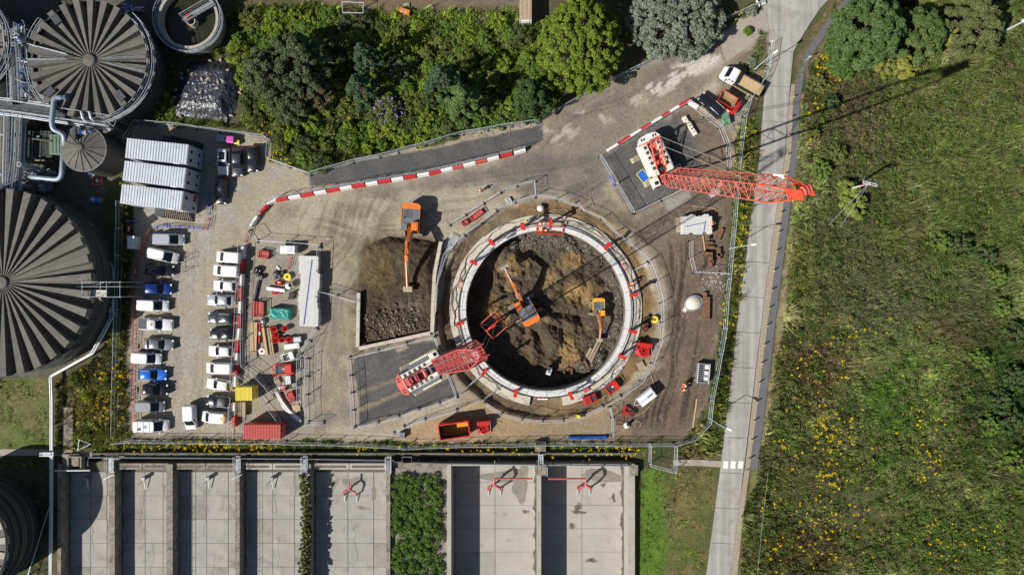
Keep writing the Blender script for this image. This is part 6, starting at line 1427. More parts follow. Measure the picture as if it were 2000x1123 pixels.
planks('brown timber mats under the precast stack', [(1320 + 0 * i, 427 + 6 * i, 1336, 427 + 6 * i, .45) for i in range(5)], .08, M['wood_g'])
def pipes(label, items, r, mat, name='pipe_bundle'):
    t = thing(name, label, 'pipes')
    for (x0, y0, x1, y1) in items: MB().tube(P(x0, y0, r), P(x1, y1, r), r, 10).build('pipe', mat, t)
    return t
zl = -3.1
lg = thing('log_bundle', 'three brown logs lying side by side on the shaft floor', 'logs')
for k, (x0, y0, x1, y1) in enumerate(((1168, 668, 1150, 702), (1174, 668, 1154, 706), (1155, 680, 1146, 697))):
    a, c = P(x0, y0, zl), P(x1, y1, zl); a.z = floor_z(np.array([a.x]), np.array([a.y]))[0] + .3; c.z = floor_z(np.array([c.x]), np.array([c.y]))[0] + .3; MB().tube(a, c, .24, 10).build('log', M['wood_g'], lg)
rf = thing('steel_frame_pieces', 'rusty steel frame sections lying on the shaft floor', 'steel')
for (x0, y0, x1, y1) in ((1116, 714, 1134, 705), (1142, 704, 1149, 720), (1101, 722, 1104, 736), (1104, 722, 1116, 720), (1116, 720, 1117, 733), (1103, 736, 1118, 733)):
    a, c = P(x0, y0, zl), P(x1, y1, zl); zf_ = max(floor_z(np.array([a.x, c.x]), np.array([a.y, c.y]))) + .15; a.z = c.z = zf_; MB().bar(a, c, .3, .3).build('frame_member', M['rust'], rf)
p = P(1072, 724, -3.2); wz = fz(1072, 724); wb_ = thing('white_pump_unit', 'small white pump unit standing on the shaft floor', 'pump', (p.x, p.y, wz), math.radians(72)); MB().box((0, 0, .55), (1.2, .75, 1.0)).build('casing', M['white'], wb_); MB().box((0, 0, 1.1), (.5, .4, .12)).build('panel', M['deck'], wb_); MB().box((.3, 0, 1.12), (.12, .12, .14)).build('beacon', M['redp'], wb_)
for x in (-.4, .4):
    for y in (-.3, .3): MB().box((x, y, .02), (.12, .12, .16)).build('foot', M['dark'], wb_)

# ------------------------------------------------------------------ materials yard goods
def red_cage(label, px, py, w, d, h, rz, mat):
    c = P(px, py, h * .5); t = thing('steel_stillage', label, 'stillage', (c.x, c.y, 0), rz)
    MB().box((0, 0, .12), (w, d, .1)).build('floor_plate', mat, t)
    for sx in (-1, 1):
        for sy in (-1, 1): MB().box((sx * (w / 2 - .04), sy * (d / 2 - .04), h / 2), (.09, .09, h)).build('post', mat, t)
    for k, (cx_, cy_, lx, ly) in enumerate(((0, d / 2, w, .05), (0, -d / 2, w, .05), (w / 2, 0, .05, d), (-w / 2, 0, .05, d))):
        for zz_ in (.35, h * .6, h - .05): MB().box((cx_, cy_, zz_), (lx, ly, .09)).build('side_rail', mat, t)
    for i in range(4): MB().box((-w / 2 + w * (i + .5) / 4, 0, .3), (w / 4 - .06, d - .2, .25)).build('load_panel', mat, t)
    return t
red_cage('red steel stillage cage beside the green tarpaulin bundle', 504.5, 604, 1.55, 2.3, 1.1, -.03, M['redfade'])
red_cage('small red stillage box beside the white trailer generator', 515, 497, 1.5, 1.15, .9, -.2, M['redfade'])
red_cage('red box stillage between the circular fence and its outer rail', 930.5, 421, 2.2, .8, .8, math.radians(38), M['redfade'])
red_cage('small red box at the end of the longer red stillage', 908, 435.5, .9, .8, .8, math.radians(38), M['redfade'])
# green tarpaulin bundle
c = P(546, 613, .9); t = thing('tarpaulin_bundle', 'crumpled green tarpaulin wrapped over a bundle', 'tarpaulin', (c.x, c.y, 0), -.04)
gxx = np.linspace(-1.65, 1.65, 48); gyy = np.linspace(-.95, .95, 30); TX, TY = np.meshgrid(gxx, gyy)
e = np.maximum(np.abs(TX) / 1.65, np.abs(TY) / .95); TZ = 1.05 * sstep(1.0, .86, e) * (1 - .15 * TX / 1.6) + .22 * np.abs(fbm(TX * .7 + TY * 1.2, TY - TX * .6, .7, 300, 3) - .5) * 2 * sstep(1, .8, e) + .02
TX2 = TX * (1 + .05 * (fbm(TX, TY, .5, 301, 2) - .5)); q = (np.arange(29)[:, None] * 48 + np.arange(47)[None, :]).ravel()
mesh_np('tarpaulin', np.stack([TX2, TY, TZ], -1).reshape(-1, 3), np.stack([q, q + 1, q + 49, q + 48], -1), None, M['greentarp'], t, smooth=True)
MB().box((0, 0, .4), (2.9, 1.5, .75)).build('bundle_core', M['wood_g'], t)
for x in (-.9, .9): MB().box((x, 0, .04), (.15, 1.8, .1)).build('bearer', M['wood'], t)
# white trailer generator
def trailer_unit(label, px, py, deg, L, W, h, mat, top, tow=True, name='trailer_generator'):
    c = P(px, py, h); t = thing(name, label, 'generator', (c.x, c.y, 0), math.radians(deg))
    b = MB(); b.loft([[(-L / 2, -W / 2, .4), (L / 2, -W / 2, .4), (L / 2, W / 2, .4), (-L / 2, W / 2, .4)], [(-L / 2, -W / 2, h - .25), (L / 2, -W / 2, h - .25), (L / 2, W / 2, h - .25), (-L / 2, W / 2, h - .25)], [(-L / 2 + .1, -W / 2 + .1, h), (L / 2 - .1, -W / 2 + .1, h), (L / 2 - .1, W / 2 - .1, h), (-L / 2 + .1, W / 2 - .1, h)]]); b.build('canopy', mat, t)
    MB().box((.18 * L, 0, h + .01), (.36 * L, W * .7, .03)).build('top_panel', top, t)
    for s_ in (-1, 1): wheel(t, 0, s_ * (W / 2 + .02), .3); MB().box((0, s_ * (W / 2 + .02), .66), (.8, .22, .05)).build('mudguard', M['black'], t)
    if tow:
        for s_ in (-1, 1): MB().tube((-L / 2, s_ * W * .3, .45), (-L / 2 - .9, 0, .45), .04, 6).build('drawbar', M['steel'], t)
        MB().box((-L / 2 - .95, 0, .45), (.2, .12, .12)).build('tow_hitch', M['steel_d'], t)
    return t
trailer_unit('white trailer generator at the top of the materials yard', 561, 487.5, 0, 2.4, 1.3, 1.6, M['white'], M['steel'])
gen = trailer_unit('white and grey trailer compressor with a yellow hose near the shaft fence', 1264, 776, 38, 2.9, 1.7, 1.7, M['steel'], M['steel_b'], True, 'trailer_compressor')
for y in (-.45, .35): MB().box((0, y, 1.72), (2.5, .45, .04)).build('lid_panel', M['white'], gen)
# misc small items in the yard
def bag_heap(label, px, py, mat, n, r, seed, name='bulk_bag', cat='bags'):
    rg = random.Random(seed); c = P(px, py, .4); t = thing(name, label, cat, (c.x, c.y, 0))
    for i in range(n):
        b = MB(); b.smooth = True; rr2 = r * rg.uniform(.6, 1); b.lathe([(.01, 0), (rr2, .05), (rr2 * 1.1, rr2 * .5), (rr2 * .75, rr2 * 1.1), (.01, rr2 * 1.2)], 9)
        b.build('bag', mat, t, (rg.uniform(-1, 1) * r * 1.2, rg.uniform(-1, 1) * r * 1.3, 0), rg.uniform(0, 3)).scale = (1, rg.uniform(.7, 1.1), rg.uniform(.8, 1.1))
    return t
bag_heap('heap of dark bags below the small red stillage', 508, 535, M['carblack'], 7, .55, 1)
bag_heap('dark bags beside the yellow hose reel', 545, 540, M['dark'], 4, .5, 2)
bag_heap('two white bags beside the dark bags', 543, 526, M['whitep'], 2, .3, 3)
bag_heap('grey dusty bag at the end of the timber stack', 518, 628, M['cargrey'], 2, .5, 4)
bag_heap('big white bulk bag standing on the path inside the circular fence', 1047.5, 411.5, M['whitep'], 1, .62, 5)
bag_heap('white wrapped bags between the red skip and the pumps', 552, 748, M['whitep'], 3, .5, 6)
def reel(label, px, py, mat, r=.55):
    c = P(px, py, .5); t = thing('hose_reel', label, 'reel', (c.x, c.y, 0))
    for z_ in (.05, .55): MB().lathe([(.1, z_), (r, z_), (r, z_ + .06), (.1, z_ + .06)], 20).build('reel_flange', mat, t)
    MB().lathe([(.25, .1), (r * .8, .1), (r * .8, .55), (.25, .55)], 20).build('coiled_hose', mat, t); MB().lathe([(.12, .6), (.2, .6), (.2, .66), (.12, .66)], 10).build('hub', M['red'], t)
reel('yellow hose reel on a timber pallet in the yard', 561, 541, M['yellow']); reel('yellow hose coil on the earth beside the circular fence', 1278.5, 624, M['yellow'], .55)
reel('white cable coil between the timber stacks', 511.5, 686, M['whitep'], .5); reel('black cable coil beside the white concrete mixer drum', 571, 575, M['black'], .5)
reel('black tyre ring lying near the yellow hose coil', 1261, 642, M['black'], .42); reel('small black tyre ring lying near the yellow hose coil', 1262, 632, M['black'], .34)
reel('black hose coil beside the red pump by the compressor', 1235, 806, M['black'], .5)
def mixer(label, px, py, deg, mat):
    c = P(px, py, .7); t = thing('concrete_mixer', label, 'mixer', (c.x, c.y, 0), math.radians(deg))
    b = MB(); b.smooth = True; b.lathe([(.05, -.5), (.42, -.45), (.55, 0), (.3, .55), (.24, .55)], 16); o = b.build('drum', mat, t, (0, 0, .95)); o.rotation_euler = (0, .7, 0)
    for s_ in (-1, 1): MB().bar((0, s_ * .6, .95), (-.1, s_ * .6, .05), .06, .06).build('stand', M['steel_d'], t)
    MB().tube((0, -.6, .95), (0, .6, .95), .04, 6).build('axle', M['steel_d'], t)
    for s_ in (-1, 1): wheel(t, -.35, s_ * .4, .2)
mixer('white concrete mixer with round drum in the middle of the yard', 565, 559, 20, M['white'])
def pallet_goods(label, px, py, w, d, h, rz, mat, top=None, name='loaded_pallet'):
    c = P(px, py, h); t = thing(name, label, 'pallet', (c.x, c.y, 0), rz)
    for i in range(5): MB().box((0, -d / 2 + d * (i + .5) / 5, .12), (w, d / 5 - .04, .03)).build('slat', M['wood'], t)
    for x in (-w / 2 + .06, 0, w / 2 - .06): MB().box((x, 0, .05), (.1, d, .1)).build('bearer', M['wood_g'], t)
    n = 3
    for i in range(n): MB().box((-w / 2 + w * (i + .5) / n, 0, .14 + h / 2), (w / n - .05, d * .92, h)).build('load', mat, t)
    if top: MB().box((0, 0, .16 + h), (w * .8, d * .6, .05)).build('wrapping', top, t)
    return t
pallet_goods('pallet of grey sacks beside the red buckets', 581, 663, 1.3, 1.0, .6, .1, M['steel_d'], M['segc'])
pallet_goods('pallet of cream blocks with blue wrapping', 570, 676, 2.4, .9, .5, .12, M['cream'], M['white'])
pallet_goods('dark pallet of hardware below the hose reels', 568, 582, .9, .5, .3, 0, M['dark'])
pallet_goods('pallet of brown planks beside the red skip', 541, 742, .9, 1.2, .2, .3, M['wood_g'])
pallet_goods('wooden pallet below the red pump', 579, 797, 1.2, 1.2, .15, .3, M['wood'])
pallet_goods('pallet of grey pipes beside the white bags', 563, 742, .8, 1.4, .5, .1, M['steel'])
pallet_goods('grey pallet boxes beside the red pump near the fence', 575, 752, .8, .8, .4, .2, M['steel_d'])
pallet_goods('wooden pallet with grey cover beside the circular fence', 1252, 713, 1.0, 1.2, .2, .5, M['wood_g'])
pallet_goods('small grey block stack at the fence by the spoil skip', 785, 850, .9, 1.0, .7, 0, M['steel_d'])
bucket = MB(); bucket.smooth = True; bucket.lathe([(.35, 0), (.45, .7), (.48, .7), (.48, .75), (.41, .75), (.33, .06), (.01, .06)], 16); bk_me = bucket.mesh('bucket_body'); bk_me.materials.append(M['red'])
for px, py in ((534, 643), (556, 642), (538, 654), (537, 665), (550, 664), (564, 663)):
    c = P(px, py, .7); t = thing('red_tub', 'round open red tub in the cluster beside the timber beams', 'tub', (c.x, c.y, 0), 0, 'red tubs in the materials yard'); o = put('tub_body', bk_me, t); o.scale = (1.25, .9, 1)
    MB().path([(.55 * math.cos(a), 0, .75 + .3 * math.sin(a)) for a in np.linspace(0, PI, 8)], .02, 5).build('handle', M['redp'], t)
bm2 = thing('steel_beam', 'red steel prop lying beside the new timber', 'steel prop'); MB().tube(P(508, 630, .3), P(506.5, 671, .3), .14, 8).build('prop_tube', M['red'], bm2); MB().bar(P(504, 630, .3), P(513, 630, .3), .3, .2).build('head_plate', M['red'], bm2); MB().tube(P(507.5, 648, .46), P(507.3, 654, .46), .16, 8).build('white_band', M['white'], bm2)
bm3 = thing('steel_angle', 'long dark steel angle lying beside the striped barriers', 'steel'); MB().bar(P(505, 548, .15), P(496, 588, .15), .3, .12).build('angle_flange', M['dark'], bm3); MB().bar(P(506.5, 548, .3), P(497.5, 588, .3), .05, .3).build('angle_web', M['dark'], bm3)
# pallet of white tubes
wt = thing('tube_bundle', 'bundle of shiny white ducts beside the concrete mixer', 'ducts')
for i in range(3): MB().tube(P(521, 561 + 1.8 * i, .4), P(556, 566 + 1.8 * i, .4), .14, 8).build('duct', M['white'], wt)
for px in (530, 548): MB().box(P(px, 564 + (px - 530) * .14, .12), (.1, .9, .24)).build('bearer', M['wood'], wt)
def power_pack(label, px, py, deg, w, d, h, mat, style, seed=0, z=0.0, name='power_pack'):
    rg = random.Random(seed); c = P(px, py, h * .7 + z); t = thing(name, label, 'machine', (c.x, c.y, z), math.radians(deg))
    for s_ in (-1, 1): MB().box((0, s_ * (d / 2 - .07), .1), (w, .14, .2)).build('skid_rail', mat, t)
    MB().box((0, 0, .25), (w * .96, d * .9, .1)).build('base_plate', mat, t)
    if style == 'cage':
        for sx in (-1, 1):
            for sy in (-1, 1): MB().box((sx * (w / 2 - .05), sy * (d / 2 - .05), h / 2), (.09, .09, h)).build('frame_post', mat, t)
        for sy in (-1, 1): MB().box((0, sy * (d / 2 - .05), h - .04), (w, .08, .08)).build('frame_rail', mat, t)
        for sx in (-1, 1): MB().box((sx * (w / 2 - .05), 0, h - .04), (.08, d, .08)).build('frame_rail', mat, t)
        MB().box((-w * .15, 0, h * .4), (w * .5, d * .7, h * .5)).build('engine_block', M['dark'], t); MB().box((w * .28, 0, h * .45), (w * .32, d * .75, h * .6)).build('oil_tank', mat, t)
        MB().box((w * .05, .1, h * .72), (.3, .25, .06)).build('control_panel', M['segc'], t)
        for k in range(3): MB().tube((w * .1 + .15 * k, -d * .3, h * .5), (w * .1 + .15 * k, d * .3, h * .5), .05, 6).build('pipework', mat, t)
    if style == 'drum':
        MB().box((0, d * .3, h * .55), (w * .95, d * .3, h * .75)).build('engine_cover', mat, t)
        for k in range(4): MB().box((-w * .3 + w * .2 * k, d * .3, h * .95), (.12, d * .28, .04)).build('cover_rib', mat, t)
        b = MB(); b.smooth = True; b.lathe([(.3, 0), (w * .4, 0), (w * .4, .16), (.3, .16)], 24, (0, -d * .12, h * .45)); b.build('hose_drum', mat, t)
        MB().lathe([(w * .28, h * .5), (w * .3, h * .75), (w * .34, h * .75), (w * .34, h * .5)], 20, (0, -d * .12, 0)).build('drum_rim', mat, t)
        for k in range(5):
            a = k * 1.26; MB().bar((.15 * math.cos(a), -d * .12 + .15 * math.sin(a), h * .7), (w * .3 * math.cos(a), -d * .12 + w * .3 * math.sin(a), h * .7), .1, .08).build('drum_spoke', mat, t)
        for sx in (-1, 1): MB().tube((sx * w * .5, d * .45, .2), (sx * w * .5, -d * .3, h * 1.05), .04, 6).build('lifting_bar', M['steel'], t)
        for k in range(4): MB().box((rg.uniform(-.3, .3) * w, -d * .3 + rg.uniform(-.1, .1), h * .55), (.2, .25, .3), rg.random()).build('valve_block', rg.choice([mat, M['dark'], mat]), t)
    if style == 'skip':
        MB().box((-w * .2, 0, h * .5), (w * .5, d * .85, h * .7)).build('engine_cover', mat, t); MB().box((w * .28, 0, h * .4), (w * .35, d * .8, h * .4)).build('tray', mat, t); MB().box((w * .28, 0, h * .62), (w * .25, d * .55, .06)).build('tray_opening', M['dark'], t)
        for k in range(3): MB().box((-w * .35 + .25 * k, 0, h * .87), (.08, d * .7, .05)).build('vent_slot', M['dark'], t)
        for sy in (-1, 1): MB().tube((-w * .48, sy * d * .42, h * .95), (w * .48, sy * d * .42, h * .75), .04, 6).build('lifting_bar', mat, t)
    return t
power_pack('red framed power pack with open slot in the materials yard', 552, 722, 4, 2.9, 1.75, 1.5, M['red'], 'cage', 1)
power_pack('red pump unit near the lower end of the materials yard', 569, 776, -70, 1.8, 1.1, .9, M['red'], 'skip', 2)
power_pack('small red and white pump beside the white bags', 551, 758, 10, 1.0, .9, .7, M['redfade'], 'cage', 3)
power_pack('small dark engine unit beside the small red pump', 573, 753, 15, 1.2, .8, .7, M['rust'], 'cage', 4)
power_pack('white tool trailer with scattered fittings below the cream pallet', 562, 697, 20, 1.9, 1.3, .9, M['whitep'], 'cage', 5)
power_pack('red hydraulic unit with big hose drum beside the open red skip', 945, 834, 4, 2.1, 2.1, 1.7, M['red'], 'drum', 6)
power_pack('red hydraulic unit with big hose drum just outside the shaft collar', 1258, 682, -6, 2.4, 2.1, 1.4, M['red'], 'drum', 7)
power_pack('red tray unit with dark opening beside the shaft collar', 1153, 780, 20, 2.2, 1.4, .9, M['red'], 'skip', 8)
power_pack('red unit with angled frame next to the red tray unit', 1196, 757, 38, 2.1, 1.4, .8, M['red'], 'cage', 9)
power_pack('small red pump with hoses beside the trailer compressor', 1224, 803, 60, 1.5, 1.0, .9, M['red'], 'skip', 10)
power_pack('red pump with white fittings beside the concrete mixer', 543.5, 553, 0, 1.1, .6, .7, M['red'], 'cage', 11)
power_pack('small red hand compactor below the shiny ducts', 541, 571.5, 6, 1.6, .45, .5, M['red'], 'skip', 12)
# open red skip container
cs = [(855.5, 831), (914, 822.5), (918, 851), (859, 860)]; q = [P(x, y, 2.4) for x, y in cs]; c = sum(q, Vector()) / 4; d = q[1] - q[0]; L = d.length; W = (q[0] - q[3]).length
t = thing('open_skip', 'open-topped red container with dark walls and orange floor', 'skip', (c.x, c.y, 0), math.atan2(d.y, d.x))
MB().box((0, 0, .1), (L, W, .14)).build('floor_plate', M['orange_in'], t)
for s_ in (-1, 1):
    MB().box((0, s_ * (W / 2 - .04), 1.25), (L, .08, 2.3)).build('side_wall', M['red'], t); MB().box((s_ * (L / 2 - .04), 0, 1.25), (.08, W - .18, 2.3)).build('end_wall', M['red'], t)
    MB().box((0, s_ * (W / 2 - .02), 2.42), (L + .06, .16, .1)).build('top_rail', M['red'], t); MB().box((s_ * (L / 2 - .02), 0, 2.42), (.16, W - .2, .1)).build('top_rail', M['red'], t)
    MB().box((0, s_ * (W / 2 - .1), 1.25), (L - .2, .02, 2.2)).build('inner_lining', M['dark'], t)
    MB().box((s_ * (L / 2 - .1), 0, 1.25), (.02, W - .25, 2.2)).build('inner_lining', M['dark'], t)
for i in range(8): MB().box((-L / 2 + L * (i + .5) / 8, W / 2 + .04, 1.2), (.12, .1, 2.1)).build('side_rib', M['red'], t)
# green metal box near the dumper
c = P(1417, 231, .6); t = thing('green_tank', 'faded green metal tank beside the red dumper', 'tank', (c.x, c.y, 0), math.radians(-80))
b = MB(); b.loft([[(-.95, -.6, .05), (.95, -.6, .05), (.95, .6, .05), (-.95, .6, .05)], [(-1, -.65, .8), (1, -.65, .8), (1, .65, .8), (-1, .65, .8)], [(-.85, -.5, 1.0), (.85, -.5, 1.0), (.85, .5, 1.0), (-.85, .5, 1.0)]]); b.build('tank_body', M['greenmetal'], t)
for x in (-.4, .4): MB().box((x, 0, 1.02), (.06, 1.0, .04)).build('lid_seam', M['greenmetal'], t)
# concrete blocks behind the crane
c = P(1347, 246, .6)
for i, (dx, dy, a) in enumerate(((-.6, .9, -1.05), (.1, .0, -1.05), (.65, -.9, -1.0))):
    t = thing('counterweight_block', 'pale concrete block lying on the shaded pad behind the entrance crane', 'block', (c.x + dx, c.y + dy, 0), a, 'concrete blocks behind the entrance crane')
    MB().box((0, 0, .35), (1.2, .55, .7)).build('block_body', M['cream'], t); MB().box((0, 0, .72), (.2, .12, .08)).build('lifting_eye', M['steel_d'], t)
for px, py, w_, r_ in ((1395, 375, 1.8, .6), (1402, 362, 1.2, .4)):
    c = P(px, py, .2); t = thing('sheet_board', 'pale board lying on the earth beneath the crane boom', 'board', (c.x, c.y, 0), r_, 'boards under the crane boom'); MB().box((0, 0, .08), (w_, w_ * .6, .06)).build('board_panel', M['segc'], t); MB().box((0, 0, .03), (w_ * .9, .1, .06)).build('bearer', M['wood'], t)
# rusty steel sections near the road
rs = thing('rusty_steel_sections', 'jumble of rusty steel beams and frames inside the small fenced corner', 'steel')
for (x0, y0, x1, y1, z, w) in ((1378, 475, 1392, 475, .5, .45), (1380, 483, 1396, 484, .5, .45), (1373, 494, 1392, 496, .7, .4), (1386, 500, 1386, 523, .8, .5), (1391, 500, 1390, 524, .8, .15), (1405, 485, 1404, 508, .6, .45), (1401, 497, 1410, 498, .6, .4), (1411, 447, 1402, 470, .5, .5), (1384, 463, 1384, 470, .8, .3), (1388, 511, 1394, 512, .8, .3)):
    a, c_ = P(x0, y0, z), P(x1, y1, z); MB().bar(a, c_, w, .12).build('beam_flange', M['rust'], rs); MB().bar(a - Vector((0, 0, z * .5)), c_ - Vector((0, 0, z * .5)), .08, z).build('beam_web', M['rust'], rs)
# bulk bag of sand with torn bag
c = P(1355, 592, .4); t = thing('sand_heap', 'pale sand heap in a torn open bulk bag', 'sand', (c.x, c.y, gz(c.x, c.y)), .5)
b = MB(); b.smooth = True; b.lathe([(1.45, -.02), (1.25, .25), (.8, .55), (.3, .7), (.01, .72)], 20); o = b.build('sand_cone', M['cream'], t); o.scale = (1, .8, 1)
b = MB(); b.smooth = True; b.lathe([(1.25, 0), (1.5, .15), (1.55, .3), (1.42, .34)], 20); o = b.build('bag_rim', M['steel_b'], t); o.scale = (1, .8, 1)
MB().box((-1.7, -.3, .15), (.5, .6, .25), .4).build('bag_flap', M['whitep'], t)
# steel crate
c = P(1373.5, 729, .8); t = thing('steel_crate', 'grey steel mesh crate holding white boxes near the fence', 'crate', (c.x, c.y, gz(c.x, c.y)), math.radians(-5)); w_, d_2, h_ = 1.75, 3.0, 1.0
MB().box((0, 0, .1), (w_, d_2, .08)).build('floor_plate', M['dark'], t)
for sx in (-1, 1):
    MB().box((sx * w_ / 2, 0, h_ / 2), (.08, d_2, h_)).build('side_panel', M['steel_b'], t); MB().box((0, sx * d_2 / 2, h_ / 2), (w_, .08, h_)).build('end_panel', M['steel_b'], t); MB().box((sx * w_ / 2, 0, h_), (.12, d_2 + .1, .08)).build('top_rail', M['steel'], t)
for i in range(9): MB().box((0, -d_2 / 2 + d_2 * (i + .5) / 9, h_ - .02), (w_ - .1, .05, .04)).build('mesh_bar', M['steel'], t)
for i in range(3): MB().box((.45, -1.0 + .9 * i + .2, h_ - .2), (.55, .6, .3)).build('white_box', M['white'], t)
# barrel, hoops, ground odds and ends
c = P(1224.5, 831, .4); t = thing('round_bollard_base', 'round cream concrete weight beside the wire hoop', 'weight', (c.x, c.y, gz(c.x, c.y))); MB().lathe([(.01, 0), (.5, 0), (.5, .25), (.3, .45), (.12, .5), (.01, .5)], 18).build('weight_body', M['cream'], t); MB().tube((.1, .1, .4), (.2, .35, .9), .2, 10).build('post_stub', M['black'], t)
for px, py, r_, m_, lab in ((1245, 828, .55, 'wood_g', 'thin round wire hoop lying on the stony earth'), (1200, 800, .6, 'wood', 'yellow hose loop beside the fence gate'), (1186, 779, .7, 'wood_g', 'loose hose loop behind the red tray unit')):
    c = P(px, py); z_ = gz(c.x, c.y); t = thing('hose_loop', lab, 'hose', (c.x, c.y, z_ + .05)); 
    for k in range(2): b = MB(); b.lathe([(r_ * (1 - .2 * k) - .04, .0), (r_ * (1 - .2 * k), .05), (r_ * (1 - .2 * k) + .04, 0), (r_ * (1 - .2 * k), -.04)], 24); b.build('hose_turn', M[m_], t, (0.06 * k, .05 * k, 0.02 * k))
c = P(1210, 825); t = thing('steel_hatch_frame', 'flat dark rectangular frame lying on the stony earth', 'frame', (c.x, c.y, gz(c.x, c.y) + .05), -.05)
for (x, y, lx, ly) in ((0, .3, 1.0, .08), (0, -.3, 1.0, .08), (.5, 0, .08, .68), (-.5, 0, .08, .68)): MB().box((x, y, .03), (lx, ly, .08)).build('frame_bar', M['rust'], t)
c = P(1130, 813, .4); t = thing('yellow_hazard_bin', 'bright yellow tub with black lid at the foot of the circular fence', 'tub', (c.x, c.y, gz(c.x, c.y))); MB().box((0, 0, .3), (.55, .45, .6)).build('tub_body', M['yellow'], t); MB().box((.5, .25, .35), (.6, .5, .5), .5).build('black_bag', M['black'], t)
hs = thing('air_hose', 'long yellow hose trailing from the trailer compressor over the fence', 'hose')
def hose(pts, r, mat, parent, z=.05):
    pp_ = []
    for i in range(len(pts) - 1):
        for k in range(6):
            s_ = k / 6; p0 = pts[max(0, i - 1)]; p1, p2 = pts[i], pts[i + 1]; p3 = pts[min(len(pts) - 1, i + 2)]
            cr = lambda a, b_, c_, d_: .5 * (2 * b_ + (c_ - a) * s_ + (2 * a - 5 * b_ + 4 * c_ - d_) * s_ ** 2 + (3 * b_ - a - 3 * c_ + d_) * s_ ** 3)
            v_ = P(cr(p0[0], p1[0], p2[0], p3[0]), cr(p0[1], p1[1], p2[1], p3[1])); v_.z = gz(v_.x, v_.y) + z; pp_.append(v_)
    b = MB(); b.smooth = True; b.path(pp_, r, 6); return b.build('hose_run', mat, parent)
hose([(1240, 812), (1256, 805), (1270, 790), (1280, 770), (1278, 752), (1268, 725), (1262, 708)], .045, M['wood'], hs)
hs2 = thing('drain_hose', 'grey hose curled on the earth near the small fenced corner', 'hose'); hose([(1371, 557), (1380, 568), (1390, 571), (1402, 566), (1410, 556)], .07, M['steel_d'], hs2)
bp = thing('buried_pipe', 'long blue pipe lying in the weeds along the bottom fence', 'pipe'); MB().tube(P(1110, 855, .3), P(1180, 854, .3), .26, 10).build('pipe_barrel', M['blue'], bp); MB().tube(P(1180, 854, .3), P(1184, 854, .3), .32, 10).build('pipe_socket', M['blue'], bp)
# long white curved ducts at lower yard
cd = thing('curved_white_pipes', 'pair of long white curved pipes lying in the lower materials yard', 'pipes')
for k, off in enumerate((0, 3.5)):
    b = MB(); b.smooth = True; b.path([P(538 + off, 764, .35), P(548 + off, 783, .35), P(560 + off, 799, .35), P(572 + off, 811, .35), P(585 + off, 822, .35)], .22, 10); b.build('white_pipe', M['whitep'], cd)
MB().tube(P(549, 791, .2), P(578, 823, .2), .08, 8).build('grey_pole', M['steel'], cd)
fp = thing('scaffold_tube_bundle', 'stack of galvanised fence panels lying beside the spoil bay', 'fence panels')
for i in range(9):
    f_ = i / 8; a = P(876 + 18 * f_, 456 + 0 * f_ + 14 * f_, .5); c_ = P(868 + 18 * f_, 476 + 15 * f_, .5) ; MB().bar(P(883 + 13 * f_ - 0, 455 + 8 * f_, .3 + .02 * i), P(866 + 13 * f_, 482 + 10 * f_, .3 + .02 * i), .07, .05).build('galvanised_bar', M['steel'], fp)
pg = thing('panel_stack', 'small pale pallet of boards outside the circular fence', 'boards'); 
for i in range(4): MB().box(P(990 + 2.2 * i, 393 - i * .6, .3), (.26, 1.0, .12), .5).build('board', M['segc'], pg)
wc = thing('wire_cage', 'open wire mesh cage standing in the weeds by the bare earth', 'cage'); qs = [P(668, 4, 1.8), P(710, 6, 1.8), P(709, 26, 1.8), P(669, 25, 1.8)]
for i in range(4):
    a, c_ = qs[i], qs[(i + 1) % 4]; MB().tube(a, c_, .05, 6).build('top_rail', M['steel'], wc); MB().tube((a.x, a.y, 0), a, .05, 6).build('post', M['steel'], wc)
    b = MB(); b.quad((a.x, a.y, .1), (c_.x, c_.y, .1), c_, a); b.build('mesh_side', MESH_W, wc)
ob = thing('orange_barrier', 'orange plastic barrier thrown among the bushes', 'barrier', P(791, 24, .5), -.3); MB().box((0, 0, .1), (1.6, .6, .9)).build('barrier_body', M['orange_dusty'], ob)
for x in (-.4, .25): MB().box((x, -.25, .56), (.2, .15, .03)).build('white_patch', M['white'], ob)
for px, py in ((794, 11), (840, 15)):
    c = P(px, py); t = thing('concrete_slab', 'loose concrete slab lying on bare earth by the bushes', 'slab', (c.x, c.y, 0), .1, 'loose slabs by the bushes'); MB().box((0, 0, .1), (1.0, .5, .2)).build('slab_body', M['wallc'], t); MB().box((.05, .0, .22), (.6, .3, .05)).build('mortar', M['concrete'], t)

# ------------------------------------------------------------------ jacks and work platform on the ring
JN_ = [0]
def jack(px, py):
    JN_[0] += 1
    a0 = P(px, py, 3.2); d = Vector((a0.x - SC.x, a0.y - SC.y, 0)); an_ = math.atan2(d.y, d.x); r_ = RS + .85
    t = thing('red_jack_tower', 'tall red jack post, %s going clockwise round the shaft from the red platform' % ORD[JN_[0] - 1], 'jack', (SC.x + r_ * math.cos(an_), SC.y + r_ * math.sin(an_), RING_Z - .1), an_, 'jack posts around the shaft ring')
    MB().box((0, 0, .06), (.7, .6, .12)).build('base_plate', M['red'], t); MB().box((.1, 0, 1.6), (.28, .28, 3.1)).build('column', M['red'], t)
    MB().box((-.1, 0, 3.25), (1.15, .45, .35)).build('head_beam', M['red'], t); MB().tube((-.5, 0, 2.2), (-.5, 0, 3.3), .13, 10).build('ram', M['red'], t); MB().box((.35, .1, 3.4), (.35, .5, .3)).build('motor_block', M['red'], t)
    for y in (-.3, .3): MB().bar((.35, y, .1), (.1, y * .4, 1.8), .08, .08).build('stay', M['red'], t)
for p_ in ((1076, 434), (1187, 482), (1236, 577), (1232, 647), (1211, 694), (1113, 765), (1009, 763), (949, 724), (901, 631), (926, 513), (959, 471), (1022, 442)): jack(*p_)
